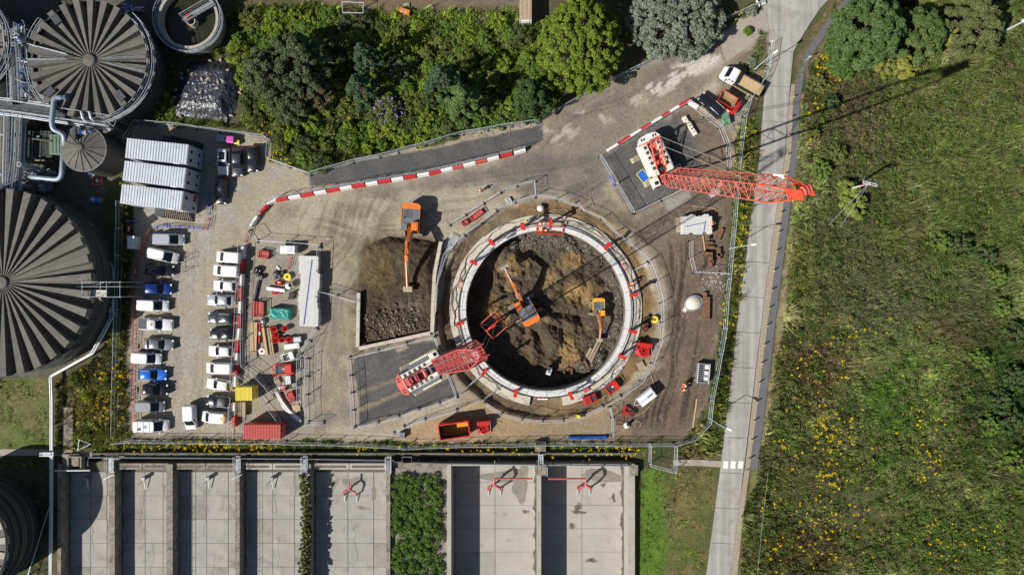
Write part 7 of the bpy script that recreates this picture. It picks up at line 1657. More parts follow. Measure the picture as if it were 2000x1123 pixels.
# hydraulic trolleys on the collar
for px, py, an_ in ((901, 556, 1.4), (1220, 521, -.95)):
    c = P(px, py, 0); t = thing('pallet_board', 'small red edged board lying on the shaft collar', 'board', (c.x, c.y, -.28), an_, 'boards on the shaft collar'); MB().box((0, 0, .15), (1.1, .7, .12)).build('board_panel', M['redfade'], t); MB().box((0, 0, .23), (.7, .5, .04)).build('top_panel', M['apron'], t)
c = P(1057, 776); t = thing('pallet_board', 'pair of pale boards with red clamps at the gap in the collar', 'board', (c.x, c.y, -.45)); 
for i in range(2): MB().box((-.2 + .4 * i, .2 - .5 * i, .2), (1.6, .18, .1)).build('board_panel', M['white'], t); MB().box((-.4 + .7 * i, .1, .3), (.15, .5, .1)).build('clamp', M['red'], t)
c = P(1145, 761); t = thing('pallet_board', 'pink faded board on the collar beside the red tray unit', 'board', (c.x, c.y, -.25), .6); MB().box((0, 0, .06), (.9, .8, .06)).build('board_panel', M['redfade'], t); MB().box((.5, 0, .1), (.06, .8, .12)).build('edge_rail', M['rust'], t)
c = P(1074, 450, .8); wp = thing('work_platform', 'red steel work platform hung on the inside of the shaft ring', 'platform', (c.x, c.y, -.6), math.radians(-2))
MB().box((0, 0, 0), (4.0, 1.0, .1)).build('deck', M['rust'], wp)
for y in (-.5, .5):
    for z_ in (.55, 1.1): MB().box((0, y, z_), (4.1, .08, .1)).build('rail', M['red'], wp)
    for x in (-2, -1, 0, 1, 2): MB().box((x, y, .55), (.08, .08, 1.1)).build('post', M['red'], wp)
    MB().box((0, y, .15), (4.1, .06, .25)).build('toe_board', M['red'], wp)
for x in (-2.03, 2.03): MB().bar((x, -.5, 1.1), (x, 1.1, 1.1), .12, .14).build('hanger_arm', M['red'], wp)
for i in range(3): MB().box((-1.2 + i * 1.2, 1.05, .95), (1.1, .5, .06)).build('scaffold_board', M['wood'] if i else M['segc'], wp)
for k, (r_, a0, a1, m_) in enumerate(((1.9, -60, 70, 'black'), (2.1, 60, 190, 'dark'), (1.7, 150, 240, 'black'), (2.2, 290, 345, 'strap'), (3.2, 20, 100, 'wood_g'))):
    hs = thing('supply_hose', ['black hose lying along the sunny side of the collar', 'dark cable lying along the top of the collar', 'black hose along the spoil bay side of the collar', 'blue hose on the collar near the red tray unit', 'tan hose on the ochre earth outside the collar'][k], 'hose', (SC.x, SC.y, -.18 if k < 4 else 0)); b = MB(); b.smooth = True
    pts = []
    for i in range(61):
        a = math.radians(a0 + (a1 - a0) * i / 60); rr_ = RS + r_ + .22 * math.sin(i * .5 + k) + .12 * math.sin(i * 1.3); x, y = rr_ * math.cos(a), rr_ * math.sin(a); pts.append((x, y, 0 if k < 4 else gz(SC.x + x, SC.y + y) + .05))
    b.path(pts, .045, 6); b.build('hose_run', M[m_], hs)
# flood lights / masts
for i, (hx, hy, dx) in enumerate(((1472, 478, -22), (1424, 839, -18), (1515, 102, -14))):
    hgt = 6.0; g = P(hx + dx, hy + (3 if i == 0 else -9 if i == 1 else 10), hgt); hd = P(hx, hy, hgt); t = thing('street_lamp', ['lamp post standing level with the small fenced corner', 'lamp post standing above the road crossing', 'lamp post at the concrete entrance slab'][i], 'lamp post', (g.x, g.y, 0), 0, 'lamp posts along the road')
    MB().tube((0, 0, 0), (0, 0, 1.2), .09, 10).build('post_base', M['steel'], t); MB().tube((0, 0, 1.2), (0, 0, 5.9), .07, 10, .05).build('post', M['steel'], t)
    e = hd - g; MB().tube((0, 0, 5.9), (e.x, e.y, 6.0), .045, 8).build('arm', M['steel'], t); MB().box((e.x, e.y, 6.0), (.75, .3, .12), math.atan2(e.y, e.x)).build('lamp_head', M['white'], t); MB().box((e.x, e.y, 5.93), (.5, .2, .03), math.atan2(e.y, e.x)).build('lens', M['lamp'], t)
g = P(1573, 119); t = thing('road_sign', 'small grey sign post beside the footpath bend', 'sign', (g.x, g.y, 0)); MB().tube((0, 0, 0), (0, 0, 2.0), .05, 8).build('post', M['steel'], t); MB().box((0, .04, 1.75), (.5, .04, .5)).build('sign_plate', M['steel'], t)
g = P(1953, 66); t = thing('steel_mast', 'tall thick steel mast in the corner by the mown grass', 'mast', (g.x, g.y, 0)); MB().tube((0, 0, 0), (0, 0, 1.4), .33, 14, .26).build('mast_base', M['steel_b'], t); MB().tube((0, 0, 1.4), (0, 0, 10), .17, 12, .1).build('mast_tube', M['pipe_w'], t); MB().box((0, 0, 5.0), (.6, .5, .35)).build('equipment_box', M['pipe_w'], t)
g = P(1654, 371); t = thing('electricity_pole', 'wooden electricity pole with double crossarm in the tall grass', 'utility pole', (g.x, g.y, 0)); hp_ = 7.0
MB().tube((0, 0, 0), (0, 0, hp_), .17, 10, .12).build('pole', M['segc'], t)
for k in (-.16, .16): MB().bar((-1.05, .22 + k, hp_ - .2), (1.05, -.32 + k, hp_ - .2), .1, .12).build('crossarm', M['steel'], t)
for f_ in (-1, 0, 1): 
    q = Vector((f_ * .95, -.05 - f_ * .27, hp_ - .1)); MB().tube(q, q + Vector((.0, .0, .25)), .07, 8).build('insulator', M['pipe_w'], t); MB().tube(q, q + Vector((.18, .75, .0)), .04, 6).build('dead_end_clamp', M['steel_d'], t)
MB().box((-.19, .0, hp_ - 1.6), (.04, .2, 1.8)).build('danger_strip', M['redfade'], t)
for k in (0, 1):
    e = P(1618 + 23 * k, 440 + 4 * k, .5) - g; MB().tube((0, 0, hp_ - .4), e, .018, 4).build('stay_wire', M['steel'], t)
# bollards
bol = MB(); bol.lathe([(.001, 0), (.09, 0), (.09, .92), (.07, 1.0), (.001, 1.02)], 10); bol_me = bol.mesh('bollard_post'); bol_me.materials.append(M['wood_g'])
BP = [(1547, 192), (1542, 231), (1537, 267), (1534, 305), (1529, 342), (1526, 380), (1522, 417), (1518, 455), (1514, 491), (1509, 529), (1505, 567), (1500, 602), (1496, 636), (1491, 673), (1486, 709), (1481, 747), (1476, 784), (1472, 821), (1467, 858), (1462, 895)]
for i, (px, py) in enumerate(BP[::-1]):
    c = P(px, py); t = thing('timber_bollard', 'short timber bollard with yellow band, %s along the footpath from the road crossing' % ORD[i], 'bollard', (c.x, c.y, 0.02), 0, 'bollards between road and footpath'); put('bollard_post', bol_me, t); MB().lathe([(.092, .72), (.105, .72), (.105, .9), (.092, .9)], 10).build('reflective_band', M['yellow'], t)
# roller sign / rubble by top of road
c = P(1482, 8); t = thing('rubble_blocks', 'pale concrete blocks dumped at the road junction', 'blocks', (c.x, c.y, 0))
for i in range(5): MB().box((R.uniform(-.8, .8), R.uniform(-.6, .6), .25), (.6, .45, .5), R.uniform(0, 2)).build('block', M['segc'], t)
# ------------------------------------------------------------------ temporary fences
def panel_mesh(net):
    b = MB(); L = 3.45
    for x in (-L / 2, L / 2): b.tube((x, 0, .08), (x, 0, 2.05), .032, 5)
    for z in (.15, 1.98): b.tube((-L / 2, 0, z), (L / 2, 0, z), .032, 5)
    b.tube((-L / 2, 0, 1.1), (L / 2, 0, 1.1), .016, 4)
    b.mat(1); b.quad((-L / 2, 0, .15), (L / 2, 0, .15), (L / 2, 0, 1.98), (-L / 2, 0, 1.98))
    me = b.mesh('fence_panel'); me.materials.append(M['steel']); me.materials.append(MESH_G if net else MESH_W); return me
PAN = {False: panel_mesh(False), True: panel_mesh(True)}
ft = MB(); ft.box((0, 0, .07), (.24, .62, .15)); ft.box((0, 0, .16), (.14, .4, .06)); FOOT = ft.mesh('foot_block'); FOOT.materials.append(M['black'])
CLIP = MB().box((0, 0, 0), (.16, .1, .12)).mesh('coupler'); CLIP.materials.append(M['steel_d'])
def fence(label, pts, net=False, feet=True, name='temporary_fence', group=None):
    t = thing(name, label, 'fence', (0, 0, 0), 0, group); q = [P(*p) for p in pts]
    for a, c in zip(q, q[1:]):
        d = c - a; n = max(1, round(d.length / 3.5)); rz = math.atan2(d.y, d.x)
        for i in range(n):
            p0 = a + d * i / n; p1 = a + d * (i + 1) / n; m_ = (p0 + p1) / 2; z0, z1 = gz(p0.x, p0.y), gz(p1.x, p1.y)
            o = put('fence_panel', PAN[net], t, (m_.x, m_.y, (z0 + z1) / 2), rz + R.uniform(-.008, .008), (d.length / n / 3.5, 1, 1)); o.rotation_euler = (R.uniform(-.02, .02), -math.atan2(z1 - z0, (p1 - p0).length), rz)
            if feet: put('foot_block', FOOT, t, (p0.x, p0.y, z0), rz)
            put('coupler', CLIP, t, (p0.x, p0.y, z0 + 1.6), rz)
        e = q[-1]
    if feet: put('foot_block', FOOT, t, (e.x, e.y, gz(e.x, e.y)), 0)
    return t
fence('wire mesh fence along the north side of the haul road below the trees', [(608, 341), (690, 317), (742, 307), (850, 278), (905, 262), (1000, 246), (1055, 238), (1092, 216), (1125, 197), (1200, 157), (1290, 112)], True)
fence('wire mesh fence from the haul road up to the concrete entrance', [(1290, 112), (1350, 88), (1395, 52), (1445, 28), (1490, 8)], True)
fence('wire mesh fence around the cabins and their parked cars', [(252, 275), (275, 240), (340, 245), (430, 258), (522, 269), (530, 278), (528, 312), (608, 341)])
fence('wire mesh fence behind the car row nearest the tanks', [(240, 395), (238, 500), (237, 560), (235, 650), (232, 760), (230, 850)], True)
fence('wire mesh fence along the bottom of the car park', [(230, 862), (262, 859), (350, 860), (456, 861), (560, 862)], True)
fence('wire mesh fence along the bottom of the materials yard and skip', [(560, 862), (700, 866), (790, 872), (900, 868), (1010, 866)], False)
fence('wire mesh fence along the bottom of the shaft area', [(1010, 866), (1120, 864), (1230, 866), (1315, 866)], True)
fence('green netted fence along the road side of the site', [(1315, 866), (1352, 855), (1383, 822), (1387, 780), (1396, 735), (1404, 690), (1412, 640), (1416, 590), (1421, 545), (1425, 500), (1428, 460), (1432, 420), (1436, 370), (1440, 320), (1446, 270), (1451, 230)], True)
fence('green netted fence between the tipper truck and the road', [(1451, 230), (1460, 200), (1487, 160), (1497, 130), (1503, 88)], True)
fence('wire mesh fence on the open side of the entrance crane pad', [(1171, 307), (1203, 360), (1236, 416)])
fence('wire mesh fence along the lower side of the entrance crane pad', [(1238, 416), (1290, 391), (1346, 364)])
fence('wire mesh fence between the entrance crane and the red dumper', [(1343, 203), (1375, 228), (1404, 251), (1418, 287), (1421, 330)])
fence('wire mesh fence around the spoil bay side of the shaft', [(852, 612), (854, 560), (877, 490), (907, 460), (940, 436), (970, 412), (1006, 395), (1046, 384), (1087, 390), (1126, 404)])
fence('wire mesh fence around the road side of the shaft', [(1127, 395), (1137, 410), (1175, 427), (1202, 455), (1235, 482), (1266, 510), (1282, 550), (1291, 592), (1292, 630), (1288, 665), (1272, 710), (1250, 745), (1212, 772), (1177, 792), (1140, 810), (1100, 820), (1060, 821), (1020, 817), (980, 807), (947, 785)])
fence('short outer fence beside the red stillage', [(879, 440), (910, 420), (945, 398), (978, 376), (1010, 362), (1044, 356), (1046, 384)])
fence('short fence spur on the ochre earth beside the shaft', [(1240, 526), (1266, 513)])
fence('wire mesh fence along the top of the spoil bay crane pad', [(685, 698), (740, 685), (795, 671), (849, 657)])
fence('wire mesh fence along the yard side of the spoil bay crane pad', [(685, 699), (689, 766), (693, 834)])
fence('wire mesh fence between the spoil bay crane and the shaft', [(850, 658), (871, 716), (893, 774)])
fence('wire mesh fence along the lower edge of the spoil bay crane pad', [(695, 833), (740, 824), (780, 812), (819, 798), (859, 787), (893, 774), (944, 727)])
fence('wire mesh fence above the open red skip', [(771, 845), (790, 832), (831, 818), (893, 800), (945, 779), (966, 762)])
fence('wire mesh fence from the spoil bay to the shaft collar', [(849, 655), (852, 612)])
fence('wire mesh fence beside the spoil bay wall', [(853, 608), (857, 545), (868, 500), (880, 480)])
fence('wire mesh fence at the top of the materials yard', [(490, 450), (504, 471), (560, 474), (627, 479)])
fence('wire mesh fence along the long precast stack', [(626, 484), (624, 530), (622, 580), (620, 640)])
fence('wire mesh fence from the precast stack to the spoil bay', [(626, 569), (660, 578), (698, 590)])
fence('wire mesh fence along the car park side of the materials yard', [(481, 540), (480, 600), (479, 660), (480, 712)])
fence('zigzag wire mesh fence above the curved white pipes', [(480, 712), (505, 731), (523, 750), (536, 770)])
fence('zigzag wire mesh fence beside the yellow container', [(468, 727), (490, 743), (524, 785), (552, 822)])
fence('wire mesh fence along the inner side of the lower materials yard', [(620, 642), (606, 665), (588, 690), (586, 740), (588, 800)])
fence('wire mesh fence outside the lower materials yard', [(603, 700), (601, 770), (603, 824), (633, 824)])
fence('wire mesh fence around the rusty steel corner', [(1347, 472), (1347, 505), (1354, 532), (1404, 533), (1420, 536)])
fence('short netted fence at the path to the road', [(1268, 864), (1267, 905), (1316, 918), (1318, 868)])
wf = thing('wire_fence', 'low post and wire fence through the tall grass below the crossing', 'fence')
for a, c in zip([(1500, 925), (1496, 960), (1492, 995), (1488, 1030), (1485, 1065), (1481, 1105)], [(1496, 960), (1492, 995), (1488, 1030), (1485, 1065), (1481, 1105), (1478, 1140)]):
    MB().tube(P(*a), P(*a, 1.2), .05, 6).build('post', M['wood_g'], wf)
    for z in (.7, 1.1): MB().tube(P(*a, z), P(*c, z), .012, 4).build('wire', M['steel'], wf)
fence('site fence stub at the bottom of the shaft area', [(1190, 794), (1195, 815), (1194, 848)])

# ------------------------------------------------------------------ water filled barriers
def barrier_mesh(mat):
    b = MB(); L = 1.9
    prof = [(-.30, 0), (-.30, .22), (-.23, .34), (-.19, .85), (-.17, .92), (.17, .92), (.19, .85), (.23, .34), (.30, .22), (.30, 0)]
    b.loft([[(x, y, z) for y, z in prof] for x in (-L / 2 + .03, -L / 2 + .12, L / 2 - .12, L / 2 - .03)])
    for x in (-.55, 0, .55): b.box((x, .0, .93), (.22, .12, .03))
    b.box((-L / 2 + .03, 0, .45), (.1, .16, .7)); me = b.mesh('barrier_body'); me.materials.append(mat); return me
BAR = {'red': barrier_mesh(M['redp']), 'white': barrier_mesh(M['whitep']), 'faded': barrier_mesh(M['redfade'])}
bp_ = MB(); L_ = 1.9
for x in (-L_ / 2 + .05, L_ / 2 - .05): bp_.tube((x, -.27, .3), (x, -.27, 2.0), .028, 5)
for z in (1.0, 2.0): bp_.tube((-L_ / 2, -.27, z), (L_ / 2, -.27, z), .028, 5)
bp_.mat(1); bp_.quad((-L_ / 2, -.27, 1.0), (L_ / 2, -.27, 1.0), (L_ / 2, -.27, 2.0), (-L_ / 2, -.27, 2.0))
BPAN = bp_.mesh('mesh_panel'); BPAN.materials.append(M['steel']); BPAN.materials.append(MESH_W)
def barrier_line(where, pts, grp, start=0, panel=True, unit=1.95, faded=()):
    q = [P(*p) for p in pts]; k = start
    for a, c in zip(q, q[1:]):
        d = c - a; n = max(1, round(d.length / unit)); rz = math.atan2(d.y, d.x)
        for i in range(n):
            m_ = a + d * (i + .5) / n; kind = 'red' if k % 2 else 'white'
            if k in faded and kind == 'red': kind = 'faded'
            t = thing('water_filled_barrier', '%s plastic barrier, %s in line %s' % ({'red': 'red', 'white': 'white', 'faded': 'faded red'}[kind], ORD[k - start], where), 'barrier', (m_.x, m_.y, gz(m_.x, m_.y) - .01), rz + R.uniform(-.02, .02), grp)
            put('barrier_body', BAR[kind], t)
            if panel: put('mesh_panel', BPAN, t)
            k += 1
barrier_line('along the haul road from its free end', [(1028, 294), (950, 314), (840, 340), (740, 357), (640, 374), (540, 392), (530, 397)], 'barriers along the haul road', 0, faded=(3, 5))
barrier_line('curving from the haul road down to the car park', [(530, 397), (508, 420), (490, 446)], 'barriers along the haul road', 1)
barrier_line('between car park and materials yard from the gap', [(478, 480), (474, 560), (470, 640), (465, 712), (462, 752)], 'barriers between car park and materials yard', 0, faded=(11, 13))
barrier_line('below the yellow container', [(461, 785), (460, 832)], 'barriers between car park and materials yard', 0, faded=(1,))
barrier_line('beside the entrance crane', [(1184, 297), (1230, 268), (1290, 231), (1342, 199)], 'barriers beside the entrance crane', 0)
barrier_line('at the corner behind the entrance crane', [(1343, 200), (1360, 210)], 'barriers beside the entrance crane', 0, panel=False)
# long rail panel line running by the barriers of the car park
fence('wire mesh fence standing on the car park side of the striped barriers', [(456, 790), (455, 858)], False, False)
# pedestrian barriers
def ped_mesh(mat):
    b = MB()
    for z in (.15, .55, 1.0): b.box((0, 0, z), (1.95, .04, .055))
    for i in range(5): b.box((-.95 + .475 * i, 0, .55), (.035, .035, .95))
    for x in (-.75, .75): b.box((x, 0, .04), (.12, .5, .08))
    me = b.mesh('barrier_grid'); me.materials.append(mat); return me
PED = {'red': ped_mesh(M['redfade']), 'blue': ped_mesh(M['bluepl'])}
plate = MB().box((0, .03, .55), (.7, .02, .3)).mesh('marker_plate'); plate.materials.append(M['white'])
def ped_line(where, pts, colr_, grp):
    q = [P(*p) for p in pts]; k = 0
    for a, c in zip(q, q[1:]):
        d = c - a; n = max(1, round(d.length / 2.0)); rz = math.atan2(d.y, d.x)
        for i in range(n):
            m_ = a + d * (i + .5) / n; t = thing('pedestrian_barrier', '%s plastic pedestrian barrier, %s of those %s' % (colr_, ORD[i + k], where), 'barrier', (m_.x, m_.y, gz(m_.x, m_.y)), rz + R.uniform(-.03, .03), grp); put('barrier_grid', PED[colr_], t)
            if R.random() < .3: put('marker_plate', plate, t)
        k += n
ped_line('behind the car row nearest the tanks', [(298, 446), (286, 474), (268, 520), (265, 560), (265, 640), (263, 720), (262, 780), (265, 835)], 'red', 'red barriers behind the car row')
ped_line('between the cabins and the silver van', [(303, 444), (330, 442), (370, 445), (405, 448)], 'blue', 'blue barriers below the cabins')
ped_line('at the corner of the cabin compound', [(405, 448), (409, 428)], 'red', 'red barriers at the cabin corner')
ped_line('beside the lone black car', [(409, 418), (410, 380)], 'blue', 'blue barriers by the lone black car')
ped_line('beside the storage locker', [(255, 434), (254, 460)], 'red', 'red barriers by the locker')
ped_line('across the gap below the cabins', [(246, 432), (275, 432)], 'blue', 'blue barriers across the gap')
ped_line('at the gap in the striped barrier line', [(486, 452), (481, 474)], 'red', 'red barriers at the barrier gap')
ped_line('leaning at the crane pad fence', [(1189, 344), (1200, 366)], 'blue', 'blue barrier at the crane pad')
ped_line('beside the long precast stack', [(570, 500), (563, 528)], 'red', 'red barriers by the precast stack')

# ------------------------------------------------------------------ people
def person(label, px, py, z=None, deg=0, suit='hivis', pose=0, helmet='white'):
    p = P(px, py, 0.9 + (z or 0)); z = gz(p.x, p.y) if z is None else z
    t = thing('person', label, 'person', (p.x, p.y, z), math.radians(deg)); lean = .28 if pose == 1 else 0
    hip = (0, 0, .92); chest = (lean * .5, 0, 1.3); neck = (lean, 0, 1.5); armf = .3 if pose else .08
    J = dict(hip=hip, waist=(lean * .25, 0, 1.1), chest=chest, neck=neck, hl=(0, .1, .9), hr=(0, -.1, .9), kl=(.04 + .1 * pose, .12, .5), kr=(.02, -.12, .5), al=(0 + .1 * pose, .13, .08), ar=(-.05, -.13, .08), tl=(.18 + .1 * pose, .15, .04), tr=(.13, -.15, .04),
             sl=(lean * .9, .2, 1.43), sr=(lean * .9, -.2, 1.43), el=(lean + armf * .5, .28, 1.16), er=(lean + armf * .5, -.28, 1.16), wl=(lean + armf + .15, .22, .98 + .2 * pose), wr=(lean + armf + .15, -.22, .98 + .2 * pose))
    rad = dict(hip=.16, waist=.15, chest=.19, neck=.075, hl=.11, hr=.11, kl=.075, kr=.075, al=.055, ar=.055, tl=.05, tr=.05, sl=.09, sr=.09, el=.065, er=.065, wl=.05, wr=.05)
    E = [('hip', 'waist'), ('waist', 'chest'), ('chest', 'neck'), ('hip', 'hl'), ('hip', 'hr'), ('hl', 'kl'), ('hr', 'kr'), ('kl', 'al'), ('kr', 'ar'), ('al', 'tl'), ('ar', 'tr'), ('chest', 'sl'), ('chest', 'sr'), ('sl', 'el'), ('sr', 'er'), ('el', 'wl'), ('er', 'wr')]
    ks = list(J); me = bpy.data.meshes.new('body'); me.from_pydata([J[k] for k in ks], [(ks.index(a), ks.index(c)) for a, c in E], []); me.materials.append(M[suit])
    o = bpy.data.objects.new('body', me); link(o, t); md = o.modifiers.new('skin', 'SKIN')
    for i, k in enumerate(ks): me.skin_vertices[0].data[i].radius = (rad[k], rad[k]); me.skin_vertices[0].data[i].use_root = (k == 'hip')
    o.modifiers.new('sub', 'SUBSURF').levels = 1; o.modifiers['sub'].render_levels = 1
    b = MB(); b.smooth = True; b.lathe([(.01, -.13), (.06, -.11), (.085, 0), (.08, .08), (.01, .12)], 12); b.box((.09, 0, -.02), (.03, .03, .05)); b.build('head', M['skin'], t, (lean + .03, 0, 1.63))
    b = MB(); b.smooth = True; b.lathe([(.125, 0), (.12, .06), (.07, .13), (.01, .15)], 14); b.box((.12, 0, .01), (.1, .16, .02)); b.build('helmet', M[helmet], t, (lean + .03, 0, 1.66))
    for s_ in (-1, 1):
        w = Vector(J['wl' if s_ > 0 else 'wr']); b = MB(); b.box(w + Vector((.05, 0, -.02)), (.1, .08, .04))
        for k in range(4): b.tube(w + Vector((.09, -.03 + .02 * k, -.02)), w + Vector((.16 - .01 * abs(k - 1.5), -.03 + .02 * k, -.06)), .009, 5)
        b.tube(w + Vector((.04, -s_ * .04, -.02)), w + Vector((.1, -s_ * .07, -.04)), .01, 5); b.build('hand', M['skin'], t)
    b = MB(); b.lathe([(.175, 1.14), (.18, 1.14), (.18, 1.2), (.175, 1.2)], 14); b.build('reflective_band', M['white'], t)
person('person in orange hi-vis walking across the dusty haul track', 937.5, 373, None, 40)
person('person in orange hi-vis standing near the steel crate', 1337.5, 752, None, 200)
person('person in orange hi-vis bending next to the one by the steel crate', 1338, 762, None, 150, pose=1)
person('person in orange hi-vis leaning over the precast stack end', 1394.5, 436, None, 180, pose=1, helmet='redp')
person('person in orange hi-vis crouching at the corner of the precast stack', 1390, 446, None, 170, pose=1)
person('person in orange hi-vis at work beside the red platform on the collar', 1057, 434, -.28, 250, pose=1)
person('person in yellow hi-vis by the jack post on the collar', 1029, 433, -.28, 200, suit='hivis_y', helmet='dark')
person('person in orange hi-vis standing inside the red work platform', 1066, 451, -.55, 90)
person('second person in orange hi-vis on the red work platform holding a tool', 1056, 452, -.55, 70, pose=1)
person('person in orange hi-vis near the jack post on the sunny side of the collar', 1231, 554, -.22, 10, pose=1)
person('person in orange hi-vis on the collar beside the guard rail', 1231.5, 561, -.22, 300)
# ------------------------------------------------------------------ vegetation
def leaves(clumps, n, size, ca, cb, seed, upb=.25, flat=.6):
    """clumps: (k,4) x y z r -> verts, quads, colours of leaf-sized faces on uneven lobes"""
    g = np.random.default_rng(seed); k = len(clumps); w = clumps[:, 3] ** 2; w = w / w.sum(); i = g.choice(k, n, p=w)
    d = g.normal(size=(n, 3)); d[:, 2] += upb * 2; d /= np.linalg.norm(d, axis=1)[:, None]
    rr_ = clumps[i, 3] * (.62 + .45 * g.random(n) ** .7); p = clumps[i, :3] + d * rr_[:, None] * np.array([1, 1, .8])
    nrm = d * flat + g.normal(size=(n, 3)) * .55; nrm[:, 2] += .35; nrm /= np.linalg.norm(nrm, axis=1)[:, None]
    a = np.cross(nrm, g.normal(size=(n, 3))); a /= np.linalg.norm(a, axis=1)[:, None]; b_ = np.cross(nrm, a)
    s_ = size * (.6 + .8 * g.random(n)); L = s_[:, None] * a; W = (s_ * (.45 + .25 * g.random(n)))[:, None] * b_
    v = np.stack([p - L, p + W * .9, p + L, p - W * .9], 1)
    t = np.clip(.5 * g.random(n) + .5 * g.random(k)[i], 0, 1)[:, None]; c = np.array(ca) * (1 - t) + np.array(cb) * t; c = c * (.8 + .4 * g.random(n))[:, None]
    return v.reshape(-1, 3), np.arange(n * 4).reshape(-1, 4), np.repeat(c, 4, 0)
def crown_clumps(R_, h0, h1, k, seed, shape='round', rmin=.16, rmax=.32, elong=(1, 1)):
    g = np.random.default_rng(seed); out = []
    for j in range(k):
        f = (j + .5) / k; a = j * 2.39996 + g.uniform(-.4, .4)
        if shape == 'cone': zz_ = f; rad = R_ * (1 - f) ** .8 * g.uniform(.75, 1.02); z = h0 + (h1 - h0) * zz_
        else: el = f; rad = R_ * math.sqrt(max(0, 1 - el ** 2)) * g.uniform(.72, .98) if el > .2 else R_ * g.uniform(.75, .95); z = h0 + (h1 - h0) * el * g.uniform(.8, 1.0)
        out.append((rad * math.cos(a) * elong[0], rad * math.sin(a) * elong[1], z, R_ * g.uniform(rmin, rmax) * (1 if shape != 'cone' else (1.15 - .6 * f))))
    return np.array(out)
def tree(name, label, px, py, Rm, h, nl, size, ca, cb, seed, shape='round', group=None, k=26, h0=None, elong=(1, 1), cat='tree', gaps=1.0, bare=0, rr=(.16, .32)):
    """px,py: where the crown's middle shows in the photograph"""
    zc = h * .6; c = P(px, py, zc); t = thing(name, label, cat, (c.x, c.y, gz(c.x, c.y) - .05), 0, group)
    h0 = h * .35 if h0 is None else h0; cl = crown_clumps(Rm, h0, h - Rm * .15, k, seed, shape, rr[0], rr[1], elong)
    v, f, col = leaves(cl, nl, size, ca, cb, seed + 5); mesh_np('crown', v, f, col, VEG, t)
    b = MB(); r0 = .05 + h * .018
    b.path([(0, 0, -.1), (.05 * Rm * R.uniform(-1, 1), .05 * Rm * R.uniform(-1, 1), h * .3), (0, 0, h * .6), (0, 0, h * .85)], r0, 7)
    for j in range(0, len(cl), 2): q = cl[j]; b.tube((0, 0, h * .2 + (q[2] * .35)), (q[0] * .92, q[1] * .92, q[2]), r0 * .4, 5, r0 * .12, cap=False)
    b.build('trunk', M['bark'], t); return t
G_PINE = ((.085, .125, .06), (.17, .205, .105)); G_DARK = ((.06, .10, .04), (.125, .18, .065)); G_LIME = ((.125, .20, .024), (.26, .32, .06)); G_SILV = ((.16, .20, .14), (.33, .36, .28)); G_MID = ((.11, .19, .035), (.22, .30, .07)); G_YEL = ((.22, .25, .05), (.36, .35, .10)); G_BLUE = ((.065, .12, .066), (.135, .195, .105)); G_OLIVE = ((.13, .16, .045), (.23, .25, .08))
tree('broadleaf_tree', 'tall bright green broadleaf tree beside the beige cabin', 1135, 84, 6.7, 10, 50000, .16, *G_LIME, 1, k=420, elong=(1, 1.15), rr=(.045, .085))
tree('broadleaf_tree', 'tall silvery grey-green tree above the haul road', 1322, 36, 7.0, 6.8, 36000, .165, *G_SILV, 2, k=300, elong=(1.12, .9), rr=(.045, .1))
tree('broadleaf_tree', 'smaller silvery grey-green shrub tree at the haul road fence', 1330, 92, 2.3, 3.6, 6000, .2, *G_SILV, 3, k=20)
tree('pine_tree', 'broad grey-green pine beside the black plastic sheet', 520, 140, 4.0, 9.5, 15000, .17, *G_PINE, 4, k=70, rr=(.1, .2))
tree('pine_tree', 'spreading dark pine with bare twigs in the middle of the pine group', 578, 118, 4.6, 10.5, 15000, .17, *G_PINE, 5, k=70, rr=(.09, .18))
tree('pine_tree', 'low pine clump below the spreading dark pine', 565, 195, 3.4, 5.5, 9000, .16, *G_PINE, 6, k=60, rr=(.1, .2))
tree('pine_tree', 'pine with rusty dead branches at the edge of the pine group', 620, 180, 2.7, 5.0, 4500, .2, (.10, .115, .06), (.22, .16, .09), 7, k=30, rr=(.1, .2))
tree('conifer_tree', 'slender blue-green conifer in the shade behind the pines', 712, 105, 2.6, 10.5, 8000, .16, *G_BLUE, 8, k=60, rr=(.1, .2), shape='cone', h0=1.0)
tree('conifer_tree', 'blue-green conifer standing below the slender one', 700, 165, 2.7, 9.5, 8000, .16, *G_BLUE, 9, k=60, rr=(.1, .2), shape='cone', h0=1.0)
tree('conifer_tree', 'blue-green conifer beside the light green conifer', 862, 150, 3.0, 10.5, 9000, .16, *G_BLUE, 10, k=60, rr=(.1, .2), shape='cone', h0=1.0)
tree('conifer_tree', 'light green bushy conifer above the haul road fence', 906, 192, 3.4, 9.5, 12000, .17, (.11, .17, .055), (.20, .26, .10), 11, k=32, shape='cone', h0=.8)
tree('conifer_tree', 'dark rounded evergreen beside the stony strip', 1040, 192, 3.0, 8.0, 12000, .16, *G_DARK, 12, k=70, rr=(.09, .18))
tree('evergreen_shrub', 'small dark evergreen at the foot of the bright green tree', 1022, 222, 1.4, 2.6, 2500, .18, *G_DARK, 13, k=14, cat='shrub')
tree('broadleaf_tree', 'large leafy green tree at the bend of the footpath', 1700, 55, 5.6, 9.5, 26000, .2, (.07, .13, .045), (.16, .23, .09), 14, k=100, rr=(.08, .18))
tree('broadleaf_tree', 'green tree with drooping crown next to the footpath bend tree', 1800, 60, 4.2, 6.5, 15000, .19, (.08, .13, .04), (.17, .22, .08), 15, k=70, rr=(.09, .18))
tree('broadleaf_tree', 'dull green spreading tree near the steel mast', 1905, 45, 5.0, 7.0, 18000, .18, (.10, .13, .05), (.19, .21, .09), 16, k=80, rr=(.08, .17))
tree('yellowing_shrub', 'yellow-green shrub between the spreading trees', 1848, 60, 2.2, 2.8, 3500, .2, *G_YEL, 17, k=16, cat='shrub')
